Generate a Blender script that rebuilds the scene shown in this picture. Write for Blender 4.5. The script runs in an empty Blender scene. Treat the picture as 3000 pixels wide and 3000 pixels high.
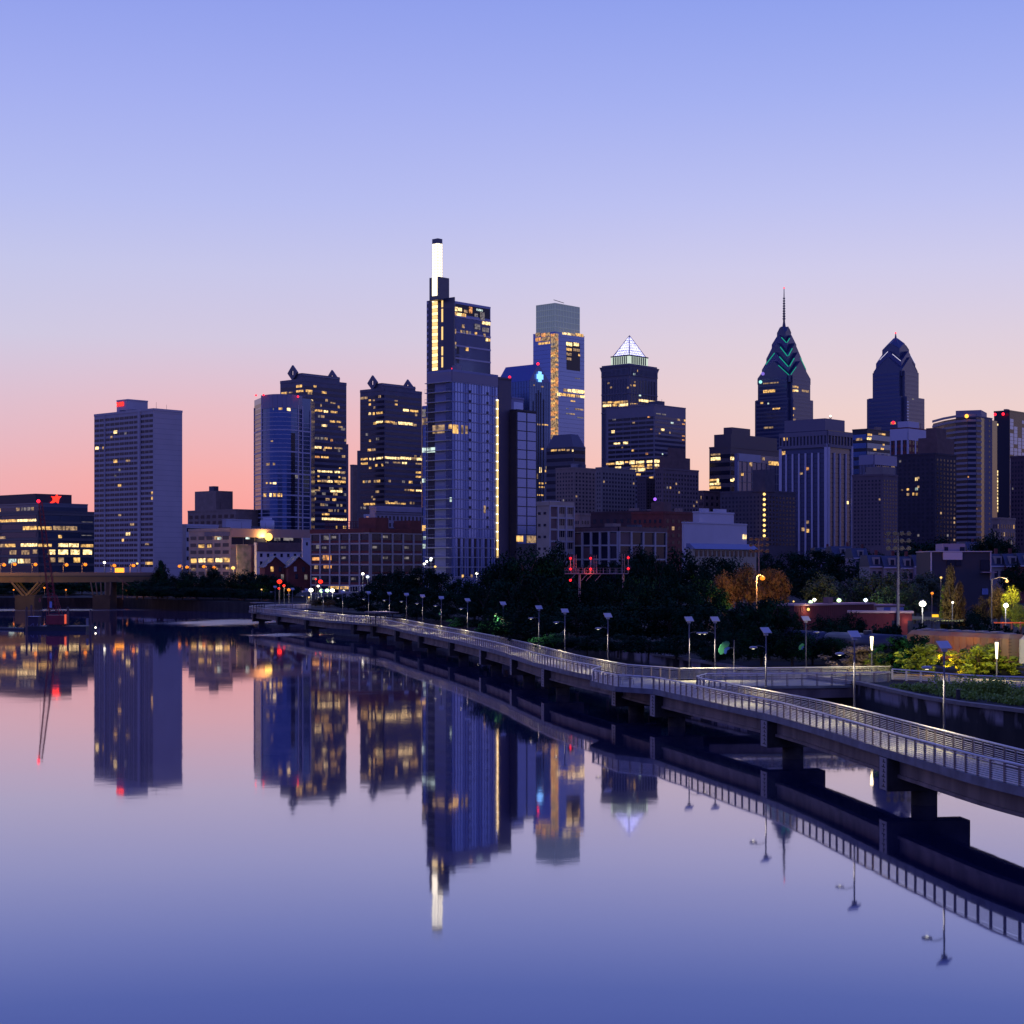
import bpy, math, random
from mathutils import Vector, Matrix
from mathutils.geometry import tessellate_polygon
RN = random.Random(11)
sc = bpy.context.scene
col = sc.collection
rad = math.radians
# ------------------------------------------------------------------ camera
F, HC, HY = 4950.0, 17.5, 1662.0          # focal length in photo pixels, eye height over the river, horizon row
cam = bpy.data.cameras.new('camera'); co = bpy.data.objects.new('camera', cam); col.objects.link(co)
co.location = (0, 0, HC); co.rotation_euler = (rad(90), 0, 0)
cam.sensor_width = 36; cam.lens = 59.4; cam.shift_y = 162 / 3000.0
cam.clip_start = 1; cam.clip_end = 30000
sc.camera = co
# ------------------------------------------------------------------ sky
w = bpy.data.worlds.new('World'); sc.world = w; w.use_nodes = True
nt = w.node_tree; N = nt.nodes; Lk = nt.links; N.clear()
out = N.new('ShaderNodeOutputWorld'); bg = N.new('ShaderNodeBackground'); Lk.new(bg.outputs[0], out.inputs[0])
def s2l(c):
    return tuple((v / 255 / 12.92) if v / 255 <= .04045 else ((v / 255 + .055) / 1.055) ** 2.4 for v in c)
tc = N.new('ShaderNodeTexCoord'); sx = N.new('ShaderNodeSeparateXYZ'); Lk.new(tc.outputs['Generated'], sx.inputs[0])
mx = N.new('ShaderNodeMath'); mx.operation = 'MAXIMUM'; mx.inputs[1].default_value = 0; Lk.new(sx.outputs['Z'], mx.inputs[0])
pw = N.new('ShaderNodeMath'); pw.operation = 'POWER'; pw.inputs[1].default_value = .5; Lk.new(mx.outputs[0], pw.inputs[0])
def ramp(stops):
    r = N.new('ShaderNodeValToRGB'); r.color_ramp.interpolation = 'EASE' if 0 else 'LINEAR'
    el = r.color_ramp.elements
    while len(el) > 1: el.remove(el[0])
    for i, (deg, c) in enumerate(stops):
        p = math.sqrt(math.sin(rad(deg)))
        e = el[0] if i == 0 else el.new(p)
        e.position = p; e.color = (*s2l(c), 1)
    Lk.new(pw.outputs[0], r.inputs[0]); return r
SKY_L = [(0, (252, 150, 142)), (1.3, (252, 157, 150)), (3, (246, 172, 170)), (5.3, (230, 187, 198)), (7.6, (210, 200, 224)), (9.9, (198, 198, 234)),
         (12.1, (182, 189, 240)), (15.4, (163, 174, 240)), (18.5, (145, 160, 236)), (30, (106, 124, 226)), (60, (80, 98, 222)), (90, (66, 86, 205))]
SKY_R = [(0, (252, 184, 158)), (1.3, (250, 192, 170)), (3, (244, 203, 190)), (5.3, (235, 208, 207)), (7.6, (221, 207, 222)), (9.9, (206, 203, 235)),
         (12.1, (188, 193, 241)), (15.4, (163, 176, 241)), (18.5, (143, 161, 237)), (30, (106, 124, 226)), (60, (80, 98, 222)), (90, (66, 86, 205))]
SKY_B = [(0, (104, 106, 196)), (5, (114, 117, 208)), (12, (120, 126, 222)), (30, (98, 110, 222)), (60, (74, 90, 208)), (90, (60, 78, 190))]
rl, rr, rb = ramp(SKY_L), ramp(SKY_R), ramp(SKY_B)
def mrange(src, a, b):
    m = N.new('ShaderNodeMapRange'); m.interpolation_type = 'SMOOTHSTEP'
    m.inputs['From Min'].default_value = a; m.inputs['From Max'].default_value = b; Lk.new(src, m.inputs['Value']); return m.outputs[0]
def mix(f, a, b, typ='MIX'):
    m = N.new('ShaderNodeMix'); m.data_type = 'RGBA'; m.blend_type = typ
    if isinstance(f, float): m.inputs[0].default_value = f
    else: Lk.new(f, m.inputs[0])
    Lk.new(a, m.inputs[6]); Lk.new(b, m.inputs[7]); return m.outputs[2]
SKY_LL = [(0, (246, 158, 160)), (1.3, (242, 164, 168)), (3, (236, 176, 182)), (5.3, (222, 190, 206)), (7.6, (207, 201, 226)), (9.9, (196, 198, 234)),
         (12.1, (181, 189, 240)), (15.4, (163, 174, 240)), (18.5, (145, 160, 236)), (30, (106, 124, 226)), (60, (80, 98, 222)), (90, (66, 86, 205))]
rll = ramp(SKY_LL)
front = mix(mrange(sx.outputs['X'], -.17, -.33), mix(mrange(sx.outputs['X'], -.16, .2), rl.outputs[0], rr.outputs[0]), rll.outputs[0])
dusk = mix(mrange(sx.outputs['Y'], .75, -.3), front, rb.outputs[0])
sky = N.new('ShaderNodeTexSky'); sky.sky_type = 'NISHITA'; sky.sun_disc = False
sky.sun_elevation = rad(0.5); sky.sun_rotation = rad(4); sky.altitude = 30
dim = N.new('ShaderNodeVectorMath'); dim.operation = 'SCALE'; dim.inputs['Scale'].default_value = .003; Lk.new(sky.outputs[0], dim.inputs[0])
tot = mix(1.0, dusk, dim.outputs[0], 'ADD')
Lk.new(tot, bg.inputs[0]); bg.inputs[1].default_value = 1.0
# ------------------------------------------------------------------ last glow of the sun still under the horizon
sun = bpy.data.lights.new('sun', 'SUN'); so = bpy.data.objects.new('sun', sun); col.objects.link(so)
sun.energy = .004; sun.angle = rad(60); sun.color = (1, .62, .5)
so.rotation_euler = Vector((-.07, -1, -.06)).to_track_quat('-Z', 'Y').to_euler(); so.location = (0, 300, 400)
sc.view_settings.view_transform = 'Standard'; sc.view_settings.look = 'None'
sc.view_settings.exposure = 0; sc.view_settings.gamma = 1
sc.render.engine = 'CYCLES'
sc.cycles.max_bounces = 6; sc.cycles.diffuse_bounces = 2; sc.cycles.glossy_bounces = 4
sc.cycles.transparent_max_bounces = 6; sc.cycles.sample_clamp_indirect = 4
sc.cycles.use_denoising = True; sc.cycles.caustics_reflective = False
# ------------------------------------------------------------------ materials
MATS = {}
def mat(name, c=(.5, .5, .5), rough=.7, metal=0., em=None, es=0., var=0., scale=.3, spec=.5, bump=0., stretch=(1, 1, 1), c2=None, samp=True):
    if name in MATS: return MATS[name]
    m = bpy.data.materials.new(name); m.use_nodes = True; t = m.node_tree
    b = t.nodes['Principled BSDF']
    b.inputs['Base Color'].default_value = (*c, 1); b.inputs['Roughness'].default_value = rough
    b.inputs['Metallic'].default_value = metal; b.inputs['Specular IOR Level'].default_value = spec
    if em: b.inputs['Emission Color'].default_value = (*em, 1); b.inputs['Emission Strength'].default_value = es
    if var or bump or c2:
        g = t.nodes.new('ShaderNodeNewGeometry'); mp = t.nodes.new('ShaderNodeMapping'); mp.inputs['Scale'].default_value = stretch
        t.links.new(g.outputs['Position'], mp.inputs[0])
        n = t.nodes.new('ShaderNodeTexNoise'); n.inputs['Scale'].default_value = scale; n.inputs['Detail'].default_value = 5
        t.links.new(mp.outputs[0], n.inputs['Vector'])
        if var or c2:
            r = t.nodes.new('ShaderNodeValToRGB'); e = r.color_ramp.elements
            e[0].position = .3; e[1].position = .7
            lo = tuple(v * (1 - var) for v in c); hi = c2 if c2 else tuple(min(1, v * (1 + var)) for v in c)
            e[0].color = (*lo, 1); e[1].color = (*hi, 1)
            t.links.new(n.outputs[0], r.inputs[0]); t.links.new(r.outputs[0], b.inputs['Base Color'])
            if em and es:
                t.links.new(r.outputs[0], b.inputs['Emission Color'])
        if bump:
            bp = t.nodes.new('ShaderNodeBump'); bp.inputs['Strength'].default_value = bump; bp.inputs['Distance'].default_value = .1
            t.links.new(n.outputs[0], bp.inputs['Height']); t.links.new(bp.outputs[0], b.inputs['Normal'])
    if not samp: m.cycles.emission_sampling = 'NONE'
    MATS[name] = m; return m
def glow(name, c, s, samp=False):
    return mat(name, (0, 0, 0), .5, em=c, es=s, samp=samp)
def litmat(name, c, s):
    """an interior seen through a pane: uneven warm light, ceiling lamps and dark furniture"""
    if name in MATS: return MATS[name]
    m = mat(name, (.02, .02, .02), .4, em=c, es=s, samp=False); t = m.node_tree; b = t.nodes['Principled BSDF']
    g = t.nodes.new('ShaderNodeNewGeometry'); n = t.nodes.new('ShaderNodeTexNoise'); n.inputs['Scale'].default_value = .55; n.inputs['Detail'].default_value = 3
    t.links.new(g.outputs['Position'], n.inputs['Vector'])
    r = t.nodes.new('ShaderNodeMapRange'); r.inputs['From Min'].default_value = .36; r.inputs['From Max'].default_value = .64
    r.inputs['To Min'].default_value = s * .25; r.inputs['To Max'].default_value = s * 1.5
    t.links.new(n.outputs[0], r.inputs[0]); t.links.new(r.outputs[0], b.inputs['Emission Strength']); return m
LIT = {'w': litmat('warm_lit_pane', (1, .56, .16), .95), 'd': litmat('dim_lit_pane', (1, .62, .30), .38), 'h': litmat('bright_lit_pane', (1, .70, .30), 1.7),
       'c': litmat('cool_lit_pane', (.75, .95, .85), .8), 'o': litmat('orange_lit_pane', (1, .42, .12), .8), 'f': litmat('faint_lit_pane', (.75, .65, .62), .22)}
dark_glass = mat('dark_glass', (.010, .012, .03), .2, 0, spec=.3)
blue_glass = mat('blue_glass', (.065, .11, .25), .16, .8, var=.12, scale=.02)
pale_glass = mat('pale_blue_glass', (.19, .26, .52), .2, .75, var=.12, scale=.03)
navy_panel = mat('navy_granite_panel', (.11, .105, .15), .5, 0, var=.15, scale=.1)
grey_panel = mat('grey_metal_panel', (.2, .2, .24), .45, .2, var=.1, scale=.05)
pale_stone = mat('pale_concrete', (.36, .34, .36), .8, var=.08, scale=.15)
white_panel = mat('white_precast', (.5, .48, .52), .6, var=.06, scale=.1)
cream_wall = mat('cream_masonry', (.40, .33, .24), .8, var=.12, scale=.3)
tan_brick = mat('tan_brick', (.28, .20, .16), .85, var=.15, scale=.3)
brown_brick = mat('brown_brick', (.15, .09, .08), .85, var=.2, scale=.3)
red_brick = mat('red_brick', (.17, .045, .035), .85, var=.2, scale=.5)
dark_wall = mat('dark_cladding', (.035, .033, .045), .6, var=.2, scale=.1)
concrete = mat('river_concrete', (.17, .15, .14), .85, var=.25, scale=.6, bump=.2)
steel = mat('galvanised_steel', (.62, .60, .56), .45, .15, var=.08, scale=2)
bronze = mat('weathered_steel_post', (.20, .165, .15), .5, .3, var=.2, scale=3)
black_steel = mat('dark_painted_steel', (.03, .03, .035), .5, .3)
red_paint = mat('red_machine_paint', (.28, .02, .03), .5, var=.2, scale=1)
solar = mat('solar_panel_glass', (.46, .45, .44), .35, .15)  # pale base colour stands in for sky reflected in the panels
roof_grey = mat('grey_roofing', (.10, .10, .12), .8, var=.2, scale=.2)
deckm = mat('concrete_deck', (.20, .20, .17), .75, var=.3, scale=.5, bump=.1)
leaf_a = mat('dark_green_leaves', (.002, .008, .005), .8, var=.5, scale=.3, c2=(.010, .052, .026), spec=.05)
leaf_b = mat('lamplit_green_leaves', (.22, .27, .02), .6, var=.3, scale=1.5, spec=.3)  # lamp light falling on these trees is put into the leaf colour
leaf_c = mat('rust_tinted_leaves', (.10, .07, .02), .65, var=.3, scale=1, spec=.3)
bark = mat('dark_bark', (.045, .035, .028), .9, var=.3, scale=3)
# ------------------------------------------------------------------ mesh helpers
def tag(o, label=None, cat=None, group=None, kind=None):
    if label: o['label'] = label
    if cat: o['category'] = cat
    if group: o['group'] = group
    if kind: o['kind'] = kind
    return o
class MB:
    def __init__(s): s.v = []; s.f = []; s.m = []; s.k = 0
    def add(s, vs, fs):
        n = len(s.v); s.v += [tuple(v) for v in vs]
        for f in fs: s.f.append(tuple(i + n for i in f)); s.m.append(s.k)
        return s
    def box(s, x0, x1, y0, y1, z0, z1):
        return s.add([(x0, y0, z0), (x1, y0, z0), (x1, y1, z0), (x0, y1, z0), (x0, y0, z1), (x1, y0, z1), (x1, y1, z1), (x0, y1, z1)],
                     [(3, 2, 1, 0), (4, 5, 6, 7), (0, 1, 5, 4), (1, 2, 6, 5), (2, 3, 7, 6), (3, 0, 4, 7)])
    def prism(s, poly, z0, z1, poly1=None):
        """poly counterclockwise list of (x,y); poly1 an optional top outline; z0/z1 numbers or per-vertex lists"""
        n = len(poly); p1 = poly1 or poly
        a = z0 if isinstance(z0, (list, tuple)) else [z0] * n; b = z1 if isinstance(z1, (list, tuple)) else [z1] * n
        vs = [(p[0], p[1], a[i]) for i, p in enumerate(poly)] + [(p[0], p[1], b[i]) for i, p in enumerate(p1)]
        fs = [(i, (i + 1) % n, n + (i + 1) % n, n + i) for i in range(n)]
        tri = tessellate_polygon([[Vector((p[0], p[1], 0)) for p in poly]])
        for t in tri: fs.append(tuple(reversed(t)) if 1 else t); fs.append(tuple(i + n for i in t))
        return s.add(vs, fs)
    def ubox(s, o, u, lu, n, ln, z0, z1):
        """box from corner o=(x,y) along unit u by lu and unit n by ln"""
        p = [o, (o[0] + u[0] * lu, o[1] + u[1] * lu), (o[0] + u[0] * lu + n[0] * ln, o[1] + u[1] * lu + n[1] * ln), (o[0] + n[0] * ln, o[1] + n[1] * ln)]
        return s.prism(p, z0, z1)
    def tube(s, a, b, r0, r1=None, seg=8, cap=True):
        a, b = Vector(a), Vector(b); r1 = r0 if r1 is None else r1
        d = (b - a).normalized(); x = d.orthogonal().normalized(); y = d.cross(x)
        vs = []
        for c, r in ((a, r0), (b, r1)):
            for i in range(seg):
                t = 2 * math.pi * i / seg; vs.append(c + x * (r * math.cos(t)) + y * (r * math.sin(t)))
        fs = [(i, (i + 1) % seg, seg + (i + 1) % seg, seg + i) for i in range(seg)]
        if cap: fs += [tuple(range(seg - 1, -1, -1)), tuple(range(seg, 2 * seg))]
        return s.add(vs, fs)
    def path(s, pts, r, seg=6):
        for a, b in zip(pts, pts[1:]): s.tube(a, b, r, r, seg)
        return s
    def ball(s, c, r, nu=10, nv=6, sz=1.0):
        vs = []; fs = []
        for j in range(nv + 1):
            ph = math.pi * j / nv
            for i in range(nu):
                t = 2 * math.pi * i / nu
                vs.append((c[0] + r * math.sin(ph) * math.cos(t), c[1] + r * math.sin(ph) * math.sin(t), c[2] + r * sz * math.cos(ph)))
        for j in range(nv):
            for i in range(nu):
                fs.append((j * nu + i, (j + 1) * nu + i, (j + 1) * nu + (i + 1) % nu, j * nu + (i + 1) % nu))
        return s.add(vs, fs)
    def sweep(s, pts, o0, o1, z0, z1):
        """a band along the polyline pts between side offsets o0 and o1 and heights z0..z1"""
        a, b = offset(pts, o0), offset(pts, o1)
        for i in range(len(pts) - 1):
            s.prism([a[i], a[i + 1], b[i + 1], b[i]], z0, z1)
        return s
    def build(s, name, m, parent=None, smooth=False):
        if not s.v: return None
        o0 = parent_loc(parent)
        me = bpy.data.meshes.new(name); me.from_pydata([(v[0] - o0[0], v[1] - o0[1], v[2] - o0[2]) for v in s.v], [], s.f)
        ms = m if isinstance(m, list) else [m]
        for k in ms: me.materials.append(k)
        if len(ms) > 1: me.polygons.foreach_set('material_index', s.m)
        if smooth: me.polygons.foreach_set('use_smooth', [True] * len(me.polygons))
        o = bpy.data.objects.new(name, me); col.objects.link(o)
        if parent: o.parent = parent
        return o
def parent_loc(p):
    v = Vector((0, 0, 0))
    while p is not None: v = v + p.location; p = p.parent
    return v
def empty(name, loc, label, cat, group=None, kind=None):
    o = bpy.data.objects.new(name, None); col.objects.link(o); o.location = loc; o.empty_display_size = .5
    return tag(o, label, cat, group, kind)
def offset(pts, d):
    out = []
    for i, p in enumerate(pts):
        a = pts[max(0, i - 1)]; b = pts[min(len(pts) - 1, i + 1)]
        dx, dy = b[0] - a[0], b[1] - a[1]; l = math.hypot(dx, dy) or 1
        out.append((p[0] + dy / l * d, p[1] - dx / l * d))
    return out
def smooth(pts, step):
    q = [Vector(p) for p in pts]; out = []
    for i in range(len(q) - 1):
        p0 = q[max(0, i - 1)]; p1 = q[i]; p2 = q[i + 1]; p3 = q[min(len(q) - 1, i + 2)]
        n = max(1, int((p2 - p1).length / step))
        for k in range(n):
            t = k / n
            out.append(.5 * ((2 * p1) + (-p0 + p2) * t + (2 * p0 - 5 * p1 + 4 * p2 - p3) * t * t + (-p0 + 3 * p1 - 3 * p2 + p3) * t ** 3))
    out.append(q[-1]); return [tuple(v) for v in out]
def resample(pts, step):
    out = [pts[0]]; need = step
    for a, b in zip(pts, pts[1:]):
        l = math.hypot(b[0] - a[0], b[1] - a[1]); pos = 0
        while l - pos >= need:
            pos += need; t = pos / l; out.append((a[0] + (b[0] - a[0]) * t, a[1] + (b[1] - a[1]) * t)); need = step
        need -= l - pos
    return out
def at(px, D): return ((px - 1500) / F * D, D)
def zz(py, D): return HC + (HY - py) / F * D
def cross_ray(pts, px):
    k = (px - 1500) / F
    for a, b in zip(pts, pts[1:]):
        fa, fb = a[0] - k * a[1], b[0] - k * b[1]
        if fa * fb <= 0 and fa != fb:
            t = fa / (fa - fb); return (a[0] + (b[0] - a[0]) * t, a[1] + (b[1] - a[1]) * t)
    return None
ZM = {'a': (0, 1100, .388), 'b': (500, 1050, .388), 'c': (700, 1040, .3623), 'd': (1200, 680, .3106), 'e': (1200, 1080, .321), 'f': (1600, 950, .3623),
      'g': (2050, 830, .4244), 'h': (2450, 950, .3623), 'i': (0, 1550, .388), 'j': (700, 1600, .388), 'k': (1400, 1550, .44), 'l': (2150, 1550, .44), 'n': (850, 1480, .1294)}
def P(k, x, y): o = ZM[k]; return (o[0] + x * o[2], o[1] + y * o[2])
# ------------------------------------------------------------------ water
wm = bpy.data.materials.new('river_water'); wm.use_nodes = True; t = wm.node_tree
t.nodes.remove(t.nodes['Principled BSDF'])
# a mirror whose strength falls from grazing to steep as on still, slightly silty water, over a dark body
b = t.nodes.new('ShaderNodeBsdfAnisotropic'); df = t.nodes.new('ShaderNodeBsdfDiffuse'); df.inputs['Color'].default_value = (.004, .006, .02, 1)
lw = t.nodes.new('ShaderNodeLayerWeight'); lw.inputs['Blend'].default_value = .5
wr = t.nodes.new('ShaderNodeValToRGB'); we = wr.color_ramp.elements; we[0].position = 0; we[0].color = (.03, .04, .1, 1); we[1].position = 1; we[1].color = (.85, .83, .83, 1)
for p_, c_ in ((.6, (.09, .12, .25, 1)), (.70, (.15, .19, .34, 1)), (.758, (.215, .265, .43, 1)), (.833, (.50, .50, .62, 1)), (.913, (.78, .72, .74, 1)), (.965, (.82, .78, .79, 1))):
    e_ = we.new(p_); e_.color = c_
t.links.new(lw.outputs['Facing'], wr.inputs[0]); t.links.new(wr.outputs[0], b.inputs['Color'])
ash = t.nodes.new('ShaderNodeAddShader'); t.links.new(b.outputs[0], ash.inputs[0]); t.links.new(df.outputs[0], ash.inputs[1]); t.links.new(ash.outputs[0], t.nodes['Material Output'].inputs['Surface'])
g = t.nodes.new('ShaderNodeNewGeometry'); n1 = t.nodes.new('ShaderNodeTexNoise'); n1.inputs['Scale'].default_value = .12; n1.inputs['Detail'].default_value = 2
n2 = t.nodes.new('ShaderNodeTexNoise'); n2.inputs['Scale'].default_value = .9; n2.inputs['Detail'].default_value = 3
t.links.new(g.outputs['Position'], n1.inputs['Vector']); t.links.new(g.outputs['Position'], n2.inputs['Vector'])
# two wind-ruffled patches where the current breaks the mirror
def patch(cx, cy, sx_, sy_, soft):
    mp = t.nodes.new('ShaderNodeMapping'); mp.inputs['Location'].default_value = (-cx / sx_, -cy / sy_, 0); mp.inputs['Scale'].default_value = (1 / sx_, 1 / sy_, 0)
    t.links.new(g.outputs['Position'], mp.inputs[0]); wn = t.nodes.new('ShaderNodeTexNoise'); wn.inputs['Scale'].default_value = 1.6
    t.links.new(mp.outputs[0], wn.inputs['Vector'])
    l = t.nodes.new('ShaderNodeVectorMath'); l.operation = 'LENGTH'; t.links.new(mp.outputs[0], l.inputs[0])
    ad = t.nodes.new('ShaderNodeMath'); ad.operation = 'ADD'; t.links.new(l.outputs['Value'], ad.inputs[0]); t.links.new(wn.outputs[0], ad.inputs[1])
    m = t.nodes.new('ShaderNodeMapRange'); m.inputs['From Min'].default_value = 1.5; m.inputs['From Max'].default_value = 1.5 - soft * .6
    t.links.new(ad.outputs[0], m.inputs['Value']); return m.outputs[0]
a1 = patch(-88, 540, 30, 42, .9); a2 = patch(-58, 440, 12, 14, .9); a3 = patch(-190, 694, 80, 22, .8)
def mth(op, x, y):
    m = t.nodes.new('ShaderNodeMath'); m.operation = op
    for i, v in enumerate((x, y)):
        if isinstance(v, (int, float)): m.inputs[i].default_value = v
        else: t.links.new(v, m.inputs[i])
    return m.outputs[0]
am = mth('MAXIMUM', a1, mth('MAXIMUM', a2, a3))
rg = mth('ADD', mth('MULTIPLY', am, .16), mth('ADD', .022, mth('MULTIPLY', n1.outputs[0], .025)))
t.links.new(rg, b.inputs['Roughness'])
bp = t.nodes.new('ShaderNodeBump'); bp.inputs['Strength'].default_value = 1; bp.inputs['Distance'].default_value = 1
hh = mth('ADD', mth('MULTIPLY', n1.outputs[0], .006), mth('MULTIPLY', n2.outputs[0], .0007))
hh = mth('MULTIPLY', hh, mth('ADD', 1, mth('MULTIPLY', am, 30)))
t.links.new(hh, bp.inputs['Height']); t.links.new(bp.outputs[0], b.inputs['Normal'])
MATS['river_water'] = wm
mb = MB(); mb.add([(-420, -400, 0), (420, -400, 0), (420, 900, 0), (-420, 900, 0)], [(0, 1, 2, 3)])
tag(mb.build('river_water', wm), kind='structure')
# ------------------------------------------------------------------ ground with the river bank walls
BANK = [(160, -380), (120, -60), (90, 40), (62, 110), (47, 155), (43.5, 164), (41.6, 172), (39.5, 193), (30, 222), (21, 258), (11, 305), (-2, 360), (-18, 420), (-40, 480), (-58, 520), (-66, 545),
        (-80, 580), (-96, 637), (-121, 671), (-170, 738), (-235, 748), (-330, 735), (-350, 600), (-350, 200), (-360, -380)]
BK = []
for a_, b_ in zip(BANK, BANK[1:]):
    n_ = max(1, int(math.hypot(b_[0] - a_[0], b_[1] - a_[1]) / 12))
    for k in range(n_): BK.append((a_[0] + (b_[0] - a_[0]) * k / n_, a_[1] + (b_[1] - a_[1]) * k / n_))
BK.append(BANK[-1])
def bank_dist(x, y): return min(math.hypot(x - p[0], y - p[1]) for p in BK)
PROF = [(0, 4.2), (12, 4.5), (40, 4.9), (110, 7), (200, 10), (400, 11), (1e6, 11)]
def gz_d(d):
    for (d0, z0), (d1, z1) in zip(PROF, PROF[1:]):
        if d <= d1: return z0 + (z1 - z0) * (d - d0) / (d1 - d0)
def gz(x, y): return gz_d(bank_dist(x, y))
RINGS = [(0, -3), (0, 4.2), (6, None), (14, None), (28, None), (45, None), (75, None), (110, None), (150, None), (200, None), (300, None), (600, None), (2000, None), (12000, None)]
vs = []; fs = []; nb = len(BK); C0 = (-80, 260)
for p in BK:
    d = Vector((p[0] - C0[0], p[1] - C0[1])).normalized()
    for r, z in RINGS:
        q = (p[0] + d.x * r, p[1] + d.y * r)
        vs.append((q[0], q[1], z if z is not None else gz_d(min(r, bank_dist(*q)))))
nr = len(RINGS)
for i in range(nb - 1):
    for k in range(nr - 1): fs.append((i * nr + k, (i + 1) * nr + k, (i + 1) * nr + k + 1, i * nr + k + 1))
gm = mat('bank_ground', (.010, .016, .009), .95, var=.4, scale=.2, c2=(.022, .022, .018), bump=.3)
me = MB(); me.v = vs
for i, f in enumerate(fs):
    me.f.append(f); me.m.append(1 if (i % (nr - 1)) == 0 else 0)
wallm = mat('stained_river_wall', (.015, .013, .014), .95, var=.5, scale=.45, stretch=(1, 1, .3), c2=(.03, .027, .028), bump=.4)
# pale mineral wash left in ragged patches along the top metre of the old wall
t = wallm.node_tree; b = t.nodes['Principled BSDF']; g = t.nodes.new('ShaderNodeNewGeometry'); sp = t.nodes.new('ShaderNodeSeparateXYZ'); t.links.new(g.outputs['Position'], sp.inputs[0])
nz = t.nodes.new('ShaderNodeTexNoise'); nz.inputs['Scale'].default_value = .35; nz.inputs['Detail'].default_value = 7; mp = t.nodes.new('ShaderNodeMapping'); mp.inputs['Scale'].default_value = (1, 1, .35)
t.links.new(g.outputs['Position'], mp.inputs[0]); t.links.new(mp.outputs[0], nz.inputs['Vector'])
zr = t.nodes.new('ShaderNodeMapRange'); zr.inputs['From Min'].default_value = 2.5; zr.inputs['From Max'].default_value = 3.1; t.links.new(sp.outputs['Z'], zr.inputs['Value'])
nr_ = t.nodes.new('ShaderNodeMapRange'); nr_.inputs['From Min'].default_value = .46; nr_.inputs['From Max'].default_value = .56; t.links.new(nz.outputs[0], nr_.inputs['Value'])
yr = t.nodes.new('ShaderNodeMapRange'); yr.inputs['From Min'].default_value = 300; yr.inputs['From Max'].default_value = 270; t.links.new(sp.outputs['Y'], yr.inputs['Value'])
m1_ = t.nodes.new('ShaderNodeMath'); m1_.operation = 'MULTIPLY'; t.links.new(zr.outputs[0], m1_.inputs[0]); t.links.new(nr_.outputs[0], m1_.inputs[1])
m2_ = t.nodes.new('ShaderNodeMath'); m2_.operation = 'MULTIPLY'; t.links.new(m1_.outputs[0], m2_.inputs[0]); t.links.new(yr.outputs[0], m2_.inputs[1])
mxx = t.nodes.new('ShaderNodeMix'); mxx.data_type = 'RGBA'; src = b.inputs['Base Color'].links[0].from_socket; t.links.new(m2_.outputs[0], mxx.inputs[0]); t.links.new(src, mxx.inputs[6]); mxx.inputs[7].default_value = (.24, .21, .24, 1); t.links.new(mxx.outputs[2], b.inputs['Base Color'])
tag(me.build('ground', [gm, wallm]), kind='structure')
# coping on the near river wall
wl = [p for p in BANK[2:10]]
cp = MB(); cp.sweep(resample(wl, 4), -.35, .5, 4.15, 4.5)
o = cp.build('river_wall_coping', concrete); tag(o, 'weathered concrete coping along the top of the river wall', 'coping')
# ================================================================== boardwalk
FA = smooth([(46, 70), (40, 80), (36, 88), (33, 96), (31, 103.2), (29.7, 109), (28.6, 116.5), (27.7, 123), (26.7, 131), (25.3, 142), (23.5, 153), (21.3, 162), (15.6, 185.6)], 1.5)
FB = smooth([(10.75, 205.5), (7.5, 218), (4.4, 232), (1.4, 249), (-1.8, 268), (-5.2, 285), (-9, 303), (-14.6, 327), (-22, 357), (-30, 392), (-38, 412), (-46, 426), (-54, 446), (-61.5, 468), (-70, 490), (-77, 508),
             (-81.5, 524), (-80, 538), (-74, 546), (-66, 549)], 2)
BAY = [(11.7, 189.7), (9.3, 198.6), (9.6, 201.5)]
FRONT = FA + BAY + FB
BA = offset(FA, 4.5)
BB = offset(FB, 4.7)
BACK_NEAR = BA[:-3] + [(20.6, 187.2)]
BACK_FAR = [(20, 201.7)] + [p for p in BB if p[1] > 209]
DZ = 4.0
bw = empty('boardwalk', (22, 150, 0), 'long curving concrete boardwalk on piers over the river with steel railings', 'boardwalk')
poly = FRONT + list(reversed(BACK_FAR)) + [(22.1, 191.6)] + list(reversed(BACK_NEAR))
MB().prism(poly, 3.72, DZ).build('deck', deckm, bw)
# edge beam of the slab, proud of it
slabm = mat('slab_edge_concrete', (.14, .14, .16), .75, var=.35, scale=.7)
for pl_, a_, b_ in ((FRONT, -.12, .02), (BACK_NEAR, -.02, .12), (BACK_FAR, -.02, .12)):
    e = MB(); e.sweep(pl_, a_, b_, 3.55, DZ + .12); e.build('slab_edge', slabm, bw)
girdm = mat('girder_concrete', (.17, .125, .11), .8, var=.45, scale=.5, stretch=(1, 1, .25), bump=.2)
spine = FA + [(13.4, 194), (12.2, 200)] + FB
for off in (.55, 3.3):
    g_ = MB(); g_.sweep(spine, off + .18, off + .48, 2.35, 3.72); g_.sweep(spine, off, off + .66, 2.1, 2.36); g_.build('girder', girdm, bw)
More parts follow.
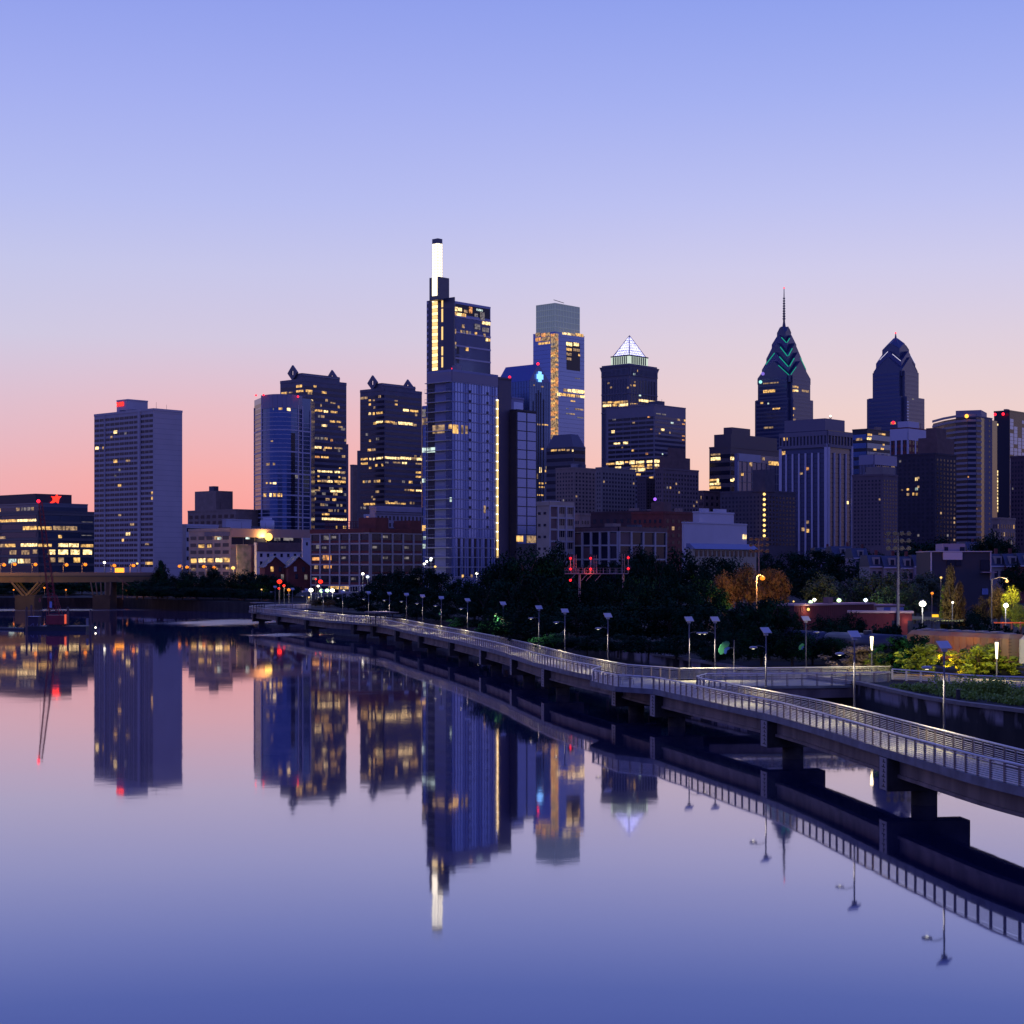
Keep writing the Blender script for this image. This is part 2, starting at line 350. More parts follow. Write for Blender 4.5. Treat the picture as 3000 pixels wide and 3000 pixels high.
# piers
pier_D = [92, 124, 154, 187.6, 198.5, 232, 258, 284, 315, 345, 373, 401, 414, 448, 482, 512]
def nearest(pts, D):
    i = min(range(len(pts)), key=lambda k: abs(pts[k][1] - D)); a = pts[max(0, i - 1)]; b = pts[min(len(pts) - 1, i + 1)]
    d = Vector((b[0] - a[0], b[1] - a[1])).normalized(); return pts[i], d
gauge = mat('gauge_board', (.22, .20, .22), .6, var=.2, scale=1)
black = mat('black_marking', (.01, .01, .012), .7)
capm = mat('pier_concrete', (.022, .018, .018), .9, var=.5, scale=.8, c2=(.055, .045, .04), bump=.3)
for D in pier_D:
    p, d = nearest(spine, D); n = Vector((d.y, -d.x))
    near = D < 300
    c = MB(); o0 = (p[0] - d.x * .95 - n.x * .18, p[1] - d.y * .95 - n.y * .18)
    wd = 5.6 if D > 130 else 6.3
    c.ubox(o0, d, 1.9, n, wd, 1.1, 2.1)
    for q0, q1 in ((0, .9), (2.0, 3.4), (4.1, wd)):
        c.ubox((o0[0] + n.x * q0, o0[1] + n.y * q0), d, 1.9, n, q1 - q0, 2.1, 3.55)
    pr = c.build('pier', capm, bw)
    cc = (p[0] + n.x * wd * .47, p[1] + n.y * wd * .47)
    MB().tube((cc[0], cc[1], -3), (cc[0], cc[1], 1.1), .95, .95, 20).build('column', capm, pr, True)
    if near:
        gb = MB(); q = (o0[0] + d.x * .15 - n.x * .04, o0[1] + d.y * .15 - n.y * .04)
        gb.ubox(q, d, 1.5, n, .03, 1.15, 3.5).build('gauge_board', gauge, pr)
        tk = MB()
        for k in range(6):
            qq = (q[0] + d.x * .25 - n.x * .02, q[1] + d.y * .25 - n.y * .02)
            tk.ubox(qq, d, .7 if k % 2 == 0 else .5, n, .018, 1.35 + k * .36, 1.43 + k * .36)
            tk.ubox((qq[0] + d.x * .25, qq[1] + d.y * .25), d, .16, n, .018, 1.35 + k * .36, 1.6 + k * .36)
        tk.build('gauge_marking', black, pr)
# railings ------------------------------------------------------------
def railing(parent, pts, inset, npost, zb=DZ, sp=1.75, h=1.42, zfun=None, mpost=bronze, nbar=8):
    """a part of PARENT: top rail, horizontal bars and posts along pts"""
    line = offset(pts, inset); zf = zfun or (lambda x, y: zb)
    post_pts = resample(line, sp)
    step = [line[0]] + [p for p in line[1:]]
    top = MB()
    for a, b in zip(step, step[1:]): top.tube((a[0], a[1], zf(*a) + h), (b[0], b[1], zf(*b) + h), .085, .085, 6, False)
    rail = top.build('railing', steel, parent)
    bars = MB()
    for a, b in zip(step, step[1:]):
        for k in range(nbar):
            z = .2 + k * (h - .32) / nbar + (.06 if k == nbar - 1 else 0)
            r = .04 if k in (0, nbar - 1) else .03
            bars.tube((a[0], a[1], zf(*a) + z), (b[0], b[1], zf(*b) + z), r, r, 4, False)
    bars.build('rail_grille', steel, rail)
    def one(m, q, nx):
        dx, dy = q[0] - nx[0], q[1] - nx[1]; l = math.hypot(dx, dy) or 1; u = (dx / l, dy / l); nn = (-u[1], u[0])
        z = zf(*q)
        for s in (-1, 1):
            o = (q[0] + u[0] * (s * .075 - .025) - nn[0] * .06, q[1] + u[1] * (s * .075 - .025) - nn[1] * .06)
            m.ubox(o, u, .05, nn, .12, z + .02, z + h)
        m.ubox((q[0] - u[0] * .12 - nn[0] * .09, q[1] - u[1] * .12 - nn[1] * .09), u, .24, nn, .18, z, z + .05)
    order = sorted(range(len(post_pts)), key=lambda i: (post_pts[i][1] if abs(post_pts[i][0] / max(1, post_pts[i][1])) < .31 else 900))
    keep = set(order[:npost]); rest = MB()
    for i, q in enumerate(post_pts):
        nx = post_pts[i + 1] if i + 1 < len(post_pts) else post_pts[i - 1]
        if i in keep:
            m = MB(); one(m, q, nx); m.build('post', mpost, rail)
        else: one(rest, q, nx)
    o = rest.build('post', mpost, rail)
    if o: o['kind'] = 'stuff'
    return rail
railing(bw, FRONT, .12, 90)
railing(bw, BACK_NEAR, -.12, 60)
railing(bw, BACK_FAR, -.12, 40)
# branch to the shore --------------------------------------------------
BR_FAR = [(20, 201.7), (30.8, 203), (42, 205), (46.5, 206)]
BR_NEAR = [(20.6, 187.2), (22.1, 191.6), (29, 191.8), (36, 192.6), (43.6, 194.5)]
br = empty('footbridge', (32, 198, 0), 'short level footbridge joining the boardwalk to the river bank', 'footbridge')
MB().prism([(22.14, 191.62), (29, 191.8), (36, 192.6), (43.6, 194.5), (46.5, 206), (42, 205), (30.8, 203), (20.05, 201.65)], 3.72, DZ + .005).build('deck', deckm, br)
g_ = MB(); g_.sweep([(22.4, 192), (29, 192.2), (36, 193), (40, 194)], -.3, .2, 2.6, 3.72); g_.build('girder', girdm, br)
g_ = MB(); g_.sweep([(20.4, 201), (30.8, 202.4), (41, 204)], -.2, .3, 2.6, 3.72); g_.build('girder', girdm, br)
railing(br, smooth(BR_FAR, 3), .1, 40)
railing(br, BR_NEAR, -.12, 40)
# bridge path lands on the bank
pth = MB(); pth.prism([(43.6, 194.4), (50, 189), (58, 181), (75, 172), (110, 160), (112, 166), (78, 179), (60, 188), (52, 198), (46.6, 206.1)], 4.3, 4.62)
tag(pth.build('bank_path', mat('path_paving', (.13, .115, .10), .8, var=.15, scale=.6)), kind='structure')
fence = empty('path_railing', (49, 183, 4.6), 'pale mesh panel railing beside the lit bank path', 'railing')
railing(fence, smooth([(43.7, 194.2), (47, 188), (50, 182.5), (57.5, 178.5), (74, 169.5), (100, 160)], 3), 0, 30, 4.6, 2.4, 1.2, mpost=steel, nbar=4)
fl = MB()
# lamps -----------------------------------------------------------------
glow_lamp = glow('lamp_diode', (1, .9, .6), 3)
def solar_lamp(x, y, zb, ztop, ang, label, side=1, on=True, sc_=1):
    ang += RN.uniform(-.16, .16)
    r = empty('solar_lamp', (x, y, zb), label, 'street lamp', 'solar lamps along the boardwalk')
    MB().tube((x, y, zb), (x, y, ztop - .35), .1, .065, 10).build('pole', mat('lamp_pole_steel', (.10, .10, .13), .6, .1), r, True)
    u = Vector((math.cos(ang), math.sin(ang), 0)) * side
    zh = ztop - 1.75; a = MB(); pts = []
    for k in range(7):
        t_ = k / 6; pts.append((x + u.x * t_ * 1.0, y + u.y * t_ * 1.0, zh + .22 * math.sin(t_ * math.pi * .7)))
    a.path(pts, .035, 6); a.build('arm', mat('lamp_pole_steel'), r)
    hx, hy = x + u.x * 1.25, y + u.y * 1.25
    h = MB().ball((hx, hy, zh + .06), .42, 12, 6, .32).build('lamp_head', mat('lamp_head_paint', (.3, .3, .36), .4, .3), r, True)
    MB().tube((hx, hy, zh - .09), (hx, hy, zh - .07), .13, .13, 10).build('diode', glow_lamp if on else dark_glass, h)
    # tilted photovoltaic panel with its battery box
    p = MB(); c = Vector((x, y, ztop)); ux = Vector((math.cos(ang + .5), math.sin(ang + .5), 0)); uy = Vector((-ux.y, ux.x, 0)) * .72 - Vector((0, 0, .66)); nn = ux.cross(uy).normalized()
    vs_ = [c + ux * sx_ * .52 + uy * sy_ * .4 + nn * sz_ for sz_ in (-.035, .035) for sx_, sy_ in ((-1, -1), (1, -1), (1, 1), (-1, 1))]
    p.add(vs_, [(0, 3, 2, 1), (4, 5, 6, 7), (0, 1, 5, 4), (1, 2, 6, 5), (2, 3, 7, 6), (3, 0, 4, 7)])
    p.build('solar_panel', solar, r)
    MB().box(x - .2, x + .2, y - .15, y + .15, ztop - .5, ztop - .2).build('battery_box', mat('lamp_head_paint'), r)
    if on:
        L = bpy.data.lights.new('lamp_light', 'SPOT'); L.energy = 4200; L.color = (1, .84, .5); L.spot_size = rad(150); L.spot_blend = .6; L.shadow_soft_size = .25
        lo = bpy.data.objects.new('lamp_light', L); lo.visible_glossy = False; col.objects.link(lo); lo.parent = r; lo.location = (hx - x, hy - y, zh - .15 - zb)
    return r
ORD = ['first', 'second', 'third', 'fourth', 'fifth', 'sixth', 'seventh', 'eighth', 'ninth', 'tenth', 'eleventh', 'twelfth', 'thirteenth', 'fourteenth', 'fifteenth', 'sixteenth', 'seventeenth', 'eighteenth', 'nineteenth', 'twentieth', 'last']
spec = [(2766, 1879, 'BN', 1, 1), (2503, 1859, 'BN', 1, 1), (2244, 1842, 'BN', 1, 1), (2095, 1820, 'BX', 1, 1), (2019, 1814, 'BX', -1, 1), (1781, 1803, 'BF', 1, 1), (1655, 1787, 'BF', 1, 1), (1579, 1773, 'BF', 1, 1),
        (1474, 1762, 'BF', 1, 1), (1370, 1756, 'BF', 1, 1), (1293, 1748, 'BF', 1, 1), (1238, 1745, 'BF', 1, 1), (1191, 1742, 'BF', 1, 1), (1141, 1738, 'BF', 1, 1), (1080, 1736, 'BF', 1, 1),
        (1004, 1738, 'BF', 1, 1), (947, 1737, 'BF', 1, 1), (899, 1735, 'BF', 1, 1), (857, 1731, 'BF', 1, 0), (806, 1733, 'BF', 1, 0)]
desc = ['tall solar lamp with a long arm at the near end of the railing', 'solar lamp behind the railing over the nearest big pier', 'solar lamp in front of the footbridge span, third from the near end',
        'solar lamp beside the green leaf banner pole', 'solar lamp with reversed head, before the footbridge landing', 'solar lamp across the deck from the benches in the widened bay']
for i, (px, py, kind, side, on) in enumerate(spec):
    if kind == 'BN': q = cross_ray(offset(BACK_NEAR, .1), px)
    elif kind == 'BF': q = cross_ray(offset(BACK_FAR, .1), px)
    else: q = at(px, 202.5)
    if q is None: q = at(px, 545)
    if q[1] > 500: q = at(px, 530 + (900 - px) * .1)
    lab = desc[i] if i < len(desc) else 'slim solar lamp behind the boardwalk railing, %s counted from its near end' % ORD[i]
    solar_lamp(q[0], q[1], DZ, 11.3 if i > 1 else 11.75, math.pi - .1, lab, side, bool(on))
q = at(2361, 207); solar_lamp(q[0], q[1], 4.0, zz(1812, 207), math.pi, 'solar lamp carrying a yellow green leaf banner behind the footbridge', -1, False)
# leaf banners
def banner(px, D, py, hpx, lab, pole):
    x, y = at(px, D); z = zz(py, D); h = hpx / F * D
    r = empty('leaf_banner', (x, y, 4), lab, 'banner')
    def leaf(cx, cz, s, tilt, th):
        vs_ = []
        n_ = 12
        for k in range(n_):
            t_ = 2 * math.pi * k / n_; a = math.cos(t_) * .62 * abs(math.sin(t_ / 2 + .0)) ** .35; c = math.sin(t_)
            u_ = s * .5 * (a * math.cos(tilt) - c * math.sin(tilt)); v_ = s * .5 * (a * math.sin(tilt) + c * math.cos(tilt)); vs_.append((cx + u_, cz + v_))
        return vs_
    for k, (s, m, dx, dz, th) in enumerate(((h, mat('banner_green', (.03, .15, .08), .7), 0, 0, .05), (h * .52, mat('banner_blue', (.02, .05, .25), .7), h * .16, -h * .16, .08))):
        pts = leaf(x + dx, z + dz, s, -.6, th); mb_ = MB(); n_ = len(pts)
        mb_.add([(p_[0], y - th, p_[1]) for p_ in pts] + [(p_[0], y + th, p_[1]) for p_ in pts], [tuple(range(n_)), tuple(range(2 * n_ - 1, n_ - 1, -1))] + [(i_, n_ + i_, n_ + (i_ + 1) % n_, (i_ + 1) % n_) for i_ in range(n_)])
        mb_.build('leaf' if k == 0 else 'inner_leaf', m, r)
    if pole:
        xp = x + h * .62; MB().tube((xp, y, 4), (xp, y, z + h * .5), .07, .06, 8).build('pole', mat('lamp_pole_steel'), r); MB().tube((x, y, z), (xp, y, z), .03).build('bracket', mat('lamp_pole_steel'), r)
banner(2122, 203, 1898, 46, 'dark green leaf banner with a blue drop on its own pole', True)
banner(2348, 206.8, 1895, 22, 'small yellow green leaf banner halfway up a lamp pole', False)
banner(1290, 351, 1796, 13, 'tiny pale leaf banner far back along the boardwalk', False)
# benches in the bay
def bench(x, y, ang, lab):
    r = empty('bench', (x, y, DZ), lab, 'bench'); u = Vector((math.cos(ang), math.sin(ang))); n = Vector((-u.y, u.x)); wood = mat('bench_steel', (.12, .12, .13), .4, .5)
    s = MB(); bk_ = MB(); l = MB()
    for k in range(5): s.ubox((x + n.x * k * .1, y + n.y * k * .1), u, 1.7, n, .07, DZ + .44, DZ + .48)
    for k in range(4): bk_.ubox((x + n.x * (.52 + .02 * k), y + n.y * (.52 + .02 * k)), u, 1.7, n, .03, DZ + .55 + k * .1, DZ + .62 + k * .1)
    s.build('seat', wood, r); bk_.build('backrest', wood, r)
    for f_ in (.1, 1.55):
        m = MB(); o_ = (x + u.x * f_, y + u.y * f_); m.ubox(o_, u, .05, n, .05, DZ, DZ + .64); m.ubox((o_[0] + n.x * .5, o_[1] + n.y * .5), u, .05, n, .05, DZ, DZ + .95); m.ubox((o_[0], o_[1]), u, .05, n, .5, DZ + .6, DZ + .64)
        m.build('arm_frame', wood, r)
bench(12.6, 193.5, .5, 'dark steel bench nearer the footbridge in the widened bay'); bench(11.4, 197.2, 1.2, 'dark steel bench beside the corner of the railing where the bay begins')
# shade shelters
def shelter(D, lab, ln):
    p, d = nearest(spine, D); n = Vector((d.y, -d.x)); r = empty('shelter', (p[0], p[1], DZ), lab, 'shelter')
    o = (p[0] - n.x * 1.2 - d.x * ln / 2, p[1] - n.y * 1.2 - d.y * ln / 2)
    MB().ubox(o, d, ln, n, 3.2, DZ - .1, DZ + .02).build('floor', deckm, r)
    MB().ubox((o[0] - d.x * .6, o[1] - d.y * .6), d, ln + 1.2, n, 5.6, DZ + 2.75, DZ + 2.98).build('roof', mat('shelter_roof', (.06, .05, .08), .6), r)
    for a_ in (.4, ln / 2, ln - .4):
        for b_ in (.15, 2.6):
            q = (o[0] + d.x * a_ + n.x * b_, o[1] + d.y * a_ + n.y * b_); MB().tube((q[0], q[1], DZ), (q[0], q[1], DZ + 2.75), .11, .11, 6).build('post', black_steel, r)
    bm_ = MB(); bm_.ubox((o[0] + d.x, o[1] + d.y), d, ln - 2, n, .4, DZ + .4, DZ + .5); bm_.build('seat', mat('bench_steel'), r)
shelter(400, 'flat roofed shade shelter halfway along the boardwalk', 9); shelter(506, 'flat roofed shade shelter at the far bend of the boardwalk', 9)
# ================================================================== buildings
UN = Vector((-.745, .667)).normalized(); UE = Vector((.667, .745)).normalized()
UNIT = {}
def unit_mesh(m):
    if m.name not in UNIT:
        me = bpy.data.meshes.new('window'); b_ = MB().box(0, 1, -1, 0, 0, 1); me.from_pydata(b_.v, [], b_.f); me.materials.append(m); UNIT[m.name] = me
    return UNIT[m.name]
class Fac:
    def __init__(s, B, L, R, z0, z1):
        s.B = B; s.L = Vector(L); s.R = Vector(R); s.W = (s.R - s.L).length; s.u = (s.R - s.L) / s.W; s.n = Vector((s.u.y, -s.u.x)); s.z0 = z0; s.z1 = z1
    def U(s, px):
        a = (px - 1500) / F; return (a * s.L.y - s.L.x) / (s.u.x - a * s.u.y)
    def Z(s, u, py): return zz(py, s.L.y + s.u.y * u)
    def win(s, u0, u1, z0, z1, m, lit=0, t=.1, th=None):
        u0 = max(.02, u0); u1 = min(s.W - .02, u1)
        if u1 - u0 < .2 or z1 - z0 < .1: return
        s.B.wins.append((s, u0, u1, z0, z1, m, lit, t))
    def strip(s, mb, u0, u1, z0, z1, t=.3):
        o = s.L + s.u * u0; mb.ubox(tuple(o), tuple(s.u), u1 - u0, tuple(s.n), t, z0, z1)
    def px(s, k, rects, key='w', t=.22):
        """lit panes read off the photograph: rects in the zoom window k"""
        for r in rects:
            m = LIT[r[4]] if len(r) > 4 else LIT[key]
            x0, y0 = P(k, r[0], r[1]); x1, y1 = P(k, r[2], r[3])
            u0, u1 = s.U(x0), s.U(x1)
            um = (max(0, u0) + min(s.W, u1)) / 2
            n = max(1, round((u1 - u0) / 7))
            for i in range(n):
                a = u0 + (u1 - u0) * i / n; b = u0 + (u1 - u0) * (i + .9) / n
                mm = m if (n == 1 or RN.random() < .8) else LIT['d']
                s.win(a, b, s.Z(um, y1), s.Z(um, y0), mm, 1, t)
    def bands(s, nf, zb, zt, hf=.5, m=None, p=0, ml=.5, mr=.5, seg=1, litm=('w', 'd', 'f', 'd')):
        """one long dark window band per storey, some lengths of it lit"""
        h = (zt - zb) / nf
        for f in range(nf):
            z = zb + f * h + h * (1 - hf) * .6; z1_ = z + h * hf
            for g in range(seg):
                w_ = (s.W - ml - mr) / seg; s.win(ml + g * w_, ml + (g + (1 if seg == 1 else .96)) * w_, z, z1_, m or dark_glass)
            if p:
                u = ml
                row = RN.random() < .22
                while u < s.W - mr - 1:
                    l = RN.uniform(1.5, 5)
                    if RN.random() < (p * 4 if row else p * .6): s.win(u, min(u + l, s.W - mr), z + .1, z1_ - .1, LIT[RN.choice(litm)], 1, .16)
                    u += l + RN.uniform(.4, 2)
    def grid(s, nb, nf, zb, zt, wf=.6, hf=.55, m=None, p=0, ml=.6, mr=.6, litm=('w', 'd', 'd', 'f')):
        bw_ = (s.W - ml - mr) / nb; h = (zt - zb) / nf
        for f in range(nf):
            for i in range(nb):
                u = ml + (i + .5 - wf / 2) * bw_; z = zb + (f + .5 - hf / 2) * h
                if p and RN.random() < p: s.win(u, u + wf * bw_, z, z + hf * h, LIT[RN.choice(litm)], 1)
                else: s.win(u, u + wf * bw_, z, z + hf * h, m or dark_glass)
    def lines(s, mb, nv, nh, zb, zt, wv=.5, wh=.5, t=.3, tv=None, ml=0, mr=0):
        """nv+1 piers and nh+1 spandrel bands standing proud of the wall"""
        for i in range(nv + 1) if nv else ():
            u = ml + (s.W - ml - mr) * i / nv; s.strip(mb, max(0, u - wv / 2), min(s.W, u + wv / 2), zb, zt, tv or t + .06)
        for j in range(nh + 1) if nh else ():
            z = zb + (zt - zb) * j / nh; s.strip(mb, .01, s.W - .01, z - wh / 2, z + wh / 2, t)
ALL = []
class Bld:
    def __init__(s, name, label, C, D, l=None, r=None, cat='building', wall=None, zb=None, dl=None, dr=None, group=None, par=1.0, root=None, part='wall', htaper=0):
        """corner building: C=(px,py) of the near top corner at depth D; l and r the photo columns of its far ends"""
        s.D = D; c = Vector(at(C[0], D)); s.C = c; s.z1 = zz(C[1], D); s.z0 = (gz(*c) - 1) if zb is None else zb
        s.wins = []; s.extra = []
        tl = tr = None
        if l is not None: a = (l - 1500) / F; tl = (a * c.y - c.x) / (UN.x - a * UN.y)
        if r is not None: a = (r - 1500) / F; tr = (a * c.y - c.x) / (UE.x - a * UE.y)
        tl = tl if tl is not None else (dl or 20); tr = tr if tr is not None else (dr or 20)
        s.l = c + UN * tl; s.r = c + UE * tr; s.b = s.l + UE * tr; s.tl = tl; s.tr = tr
        s.root = root or empty(name, (c.x, c.y, s.z0), label, cat, group)
        wall = wall or navy_panel; s.name_ = name
        if root is None and par: ALL.append(s)
        m = MB(); m.prism([tuple(c), tuple(s.r), tuple(s.b), tuple(s.l)], s.z0, s.z1)
        s.wall = m.build(part, wall, s.root)
        s.FL = Fac(s, s.l, c, s.z0, s.z1); s.FR = Fac(s, c, s.r, s.z0, s.z1)
        if par:
            q = MB(); e = .25; hh_ = par
            for a, b in ((s.l, c), (c, s.r), (s.r, s.b), (s.b, s.l)):
                u = (b - a).normalized(); n = Vector((u.y, -u.x)); q.ubox(tuple(a + n * e), tuple(u), (b - a).length + e * (1 if 0 else 0), tuple(-n), .6, s.z1 - .3, s.z1 + hh_)
            q.build('parapet', wall, s.root)
    def roof(s, a0, a1, b0, b1, h, m=None, name='penthouse'):
        """box on the roof: fractions a along the left facade from the corner, b along the right facade"""
        o = s.C + UN * (s.tl * a0) + UE * (s.tr * b0)
        mb_ = MB(); mb_.ubox(tuple(o), tuple(UN), s.tl * (a1 - a0), tuple(UE), s.tr * (b1 - b0), s.z1 - .05, s.z1 + h)
        return mb_.build(name, m or roof_grey, s.root)
    def done(s, keep=100):
        s.wins.sort(key=lambda q: (-q[6], -(q[2] - q[1]) * (q[4] - q[3])))
        rest = MB(); mats = []
        for i, (f, u0, u1, z0, z1, m, lit, t) in enumerate(s.wins):
            if i < keep:
                o = bpy.data.objects.new('window', unit_mesh(m)); col.objects.link(o); o.parent = s.root
                q = f.L + f.u * u0; pl = s.root.location
                o.location = (q.x - pl.x, q.y - pl.y, z0 - pl.z); o.scale = (u1 - u0, t, z1 - z0); o.rotation_euler = (0, 0, math.atan2(f.u.y, f.u.x))
            else:
                if m not in mats: mats.append(m)
                rest.k = mats.index(m); f.strip(rest, u0, u1, z0, z1, t)
        if rest.v:
            o = rest.build('window', mats, s.root); o['kind'] = 'stuff'
        return s
def beacon(parent, x, y, z, r=.9, c='r'):
    m = {'r': glow('red_beacon', (1, .012, .03), 3.2), 'g': glow('green_lamp', (.1, 1, .3), 2), 'w': glow('white_lamp', (1, .85, .6), 3.5), 'o': glow('sodium_lamp', (1, .36, .04), 3), 'b': glow('blue_lamp', (.15, .4, 1), 3)}[c]
    return MB().ball((x, y, z), r, 8, 5).build('beacon', m, parent)
def text(s_, parent, loc, u, size, m, name='sign_lettering', ext=.1):
    cu = bpy.data.curves.new(name, 'FONT'); cu.body = s_; cu.size = size; cu.extrude = ext; cu.align_x = 'LEFT'; cu.materials.append(m)
    o = bpy.data.objects.new(name, cu); col.objects.link(o); pl = parent_loc(parent); o.parent = parent
    bpy.context.view_layer.update(); me = bpy.data.meshes.new_from_object(o.evaluated_get(bpy.context.evaluated_depsgraph_get())); bpy.data.objects.remove(o)
    o = bpy.data.objects.new(name, me); col.objects.link(o); o.parent = parent
    o.location = (loc[0] - pl.x, loc[1] - pl.y, loc[2] - pl.z); o.rotation_euler = (rad(90), 0, math.atan2(u[1], u[0])); return o
# ---- office block with the red star sign
Bx = Bld('office_building', 'glassy stepped office block with a glowing red star emblem, behind the road bridge', (112, 1500), 1000, -190, 300, wall=mat('office_dark', (.05, .06, .09), .4, .2), zb=8)
for f in (Bx.FL, Bx.FR):
    f.bands(7, 14, Bx.z1 - 1, .62, mat('office_glass', (.03, .05, .09), .15, .5), 0, seg=3)
    q = MB(); f.lines(q, 0, 7, 14, Bx.z1 - 1, wh=1.2, t=.4); q.build('floor_band', mat('office_band', (.10, .10, .12), .5, .2), Bx.root)
Bx.FL.px('a', [(0, 1088, 130, 1112), (130, 1085, 278, 1108, 'h'), (175, 1138, 285, 1170), (0, 1272, 120, 1298), (160, 1268, 285, 1292, 'h'), (75, 1320, 130, 1352, 'd'), (165, 1320, 230, 1352, 'd'), (68, 1385, 130, 1418, 'c'), (138, 1385, 235, 1418, 'h'), (250, 1315, 285, 1345, 'd'), (0, 1215, 45, 1238, 'd')])
Bx.FR.px('a', [(290, 1140, 400, 1168), (400, 1138, 590, 1172), (290, 1272, 400, 1298), (440, 1268, 600, 1295, 'h'), (610, 1275, 712, 1298), (360, 1316, 422, 1352, 'h'), (440, 1316, 520, 1352, 'h'), (533, 1316, 608, 1352, 'h'), (626, 1316, 700, 1352, 'h'),
              (375, 1375, 420, 1410, 'd'), (440, 1375, 485, 1410, 'd'), (555, 1375, 608, 1412, 'w'), (440, 1205, 468, 1228, 'w'), (615, 1105, 705, 1112, 'f'), (615, 1205, 705, 1210, 'f')])
Bx.done()
t1 = Bld('x', 'x', (118, 1475), 1015, -150, 257, wall=mat('office_upper', (.10, .12, .17), .3, .4), zb=Bx.z1 - 1, root=Bx.root, part='upper_storey', par=.5)
t1.FR.bands(1, t1.z0 + 2, t1.z1 - 1.5, .7, mat('office_glass'), .1); t1.FL.bands(1, t1.z0 + 2, t1.z1 - 1.5, .7, mat('office_glass'), .1); t1.done(20)
t2 = Bld('x', 'x', (104, 1446), 1018, -170, 210, wall=mat('plum_screen', (.06, .035, .05), .6), zb=t1.z1 - .5, root=Bx.root, part='roof_screen', par=0)
sg = MB(); f = t2.FR; star = [(372, 966), (398, 942), (396, 925), (384, 913), (412, 916), (428, 898), (436, 912), (462, 912), (444, 932), (438, 968), (420, 952), (400, 962)]
pts = []
for x, y in star:
    px_, py_ = P('a', x, y); u = f.U(px_); q = f.L + f.u * u + f.n * .5; pts.append((q.x, q.y, f.Z(u, py_)))
n_ = len(pts); sg.add(pts + [(p[0] - f.n.x * .4, p[1] - f.n.y * .4, p[2]) for p in pts], [tuple(range(n_)), tuple(range(2 * n_ - 1, n_ - 1, -1))] + [(i, n_ + i, n_ + (i + 1) % n_, (i + 1) % n_) for i in range(n_)])
sg.build('star_emblem', glow('red_sign_glow', (1, .03, .015), 2.2), Bx.root)
# ---- tall slab apartment tower
B = Bld('apartment_tower', 'tall pale slab tower with a blank side and small red number sign on its penthouse', (450, 1201), 940, 276, 534, wall=mat('slab_concrete', (.46, .42, .42), .8, var=.06, scale=.1), zb=8)
f = B.FL; nfl = 30; zb_ = 17; zt_ = B.z1 - 1.5
q = MB()
groups = [(0, 78), (84, 335), (352, 445)]
for f_ in range(nfl):
    z = zb_ + (zt_ - zb_) * f_ / nfl; h = (zt_ - zb_) / nfl
    for (a, b) in groups:
        u0 = f.U(276 + a * .388); u1 = f.U(276 + b * .388); nn_ = max(1, round((u1 - u0) / 4.4))
        for i in range(nn_):
            for k in range(2):
                x0 = u0 + (u1 - u0) * (i + .08 + k * .46) / nn_
                lt_ = RN.random() < .012; f.win(x0, x0 + (u1 - u0) / nn_ * .38, z + h * .25, z + h * .78, LIT[RN.choice('ddwf')] if lt_ else dark_glass, int(lt_))
B.FL.px('a', [(860, 415, 888, 438, 'h'), (720, 538, 748, 560, 'h'), (776, 538, 792, 556, 'w'), (858, 636, 888, 658, 'w'), (952, 636, 985, 650, 'd'), (892, 822, 918, 840, 'w'), (952, 1186, 986, 1208, 'h'), (985, 1116, 1016, 1132, 'd'), (1098, 1266, 1130, 1280, 'd'), (836, 458, 850, 474, 'd'), (895, 1048, 918, 1062, 'd'), (1100, 1408, 1160, 1428, 'w'), (865, 750, 880, 764, 'f'), (898, 705, 912, 722, 'f')], t=.2)
f.strip(q, f.U(276 + 78 * .388), f.U(276 + 84 * .388), B.z0, B.z1, .5); f.strip(q, f.U(276 + 335 * .388), f.U(276 + 352 * .388), B.z0, B.z1, .8); q.build('wall_rib', mat('slab_concrete'), B.root)
q = MB(); B.FR.lines(q, 0, 30, zb_, zt_, wh=.12, t=.05); q.build('panel_joint', grey_panel, B.root)
B.done()
ph = Bld('x', 'x', (375, 1171), 975, 342, 433, wall=mat('slab_concrete'), zb=B.z1 - .5, root=B.root, part='penthouse', par=.4)
text('2400', ph.wall, (*tuple(ph.FL.L + ph.FL.u * .2 + ph.FL.n * .5), zz(1193, 985)), ph.FL.u, 3.6, glow('red_sign_glow', (1, .03, .015), 2.2), ext=.15)
# ---- low blocks between slab tower and curved tower
B = Bld('brown_office_block', 'wide brown block with a stepped roof under the pink sky, next to the slab tower', (690, 1495), 1300, 550, 760, wall=tan_brick); B.roof(.45, .9, .1, .8, 16, tan_brick); B.roof(.6, .7, .3, .5, 20, roof_grey)
B.FL.grid(8, 3, B.z1 - 16, B.z1 - 2, p=.02); B.done(40)
B = Bld('hospital_block', 'low pale lavender block just right of the slab tower base', (545, 1540), 1000, 534, 640, wall=white_panel); B.FR.bands(5, 14, B.z1, .4); B.done(20)
B = Bld('white_roof_block', 'plain white windowless roof block below the brown office block', (662, 1522), 960, 651, 737, wall=white_panel, par=.3)
cyl = empty('rooftop_tank', (*at(783, 940), 30), 'wide pale round rooftop tank below the curved glass tower', 'tank')
MB().tube((*at(783, 940), zz(1560, 940)), (*at(783, 940), zz(1525, 940)), 3.9, 3.9, 20).build('drum', white_panel, cyl, True); MB().tube((*at(783, 940), zz(1525, 940)), (*at(783, 940), zz(1517, 940)), 2.6, 2.6, 16).build('lid', white_panel, cyl, True); MB().tube((*at(783, 940), 8), (*at(783, 940), zz(1560, 940)), 3.7, 3.7, 12).build('base', grey_panel, cyl)
B = Bld('cream_office_building', 'cream five storey building with one glowing row of windows, above the river trees', (676, 1553), 800, 553, 914, wall=cream_wall)
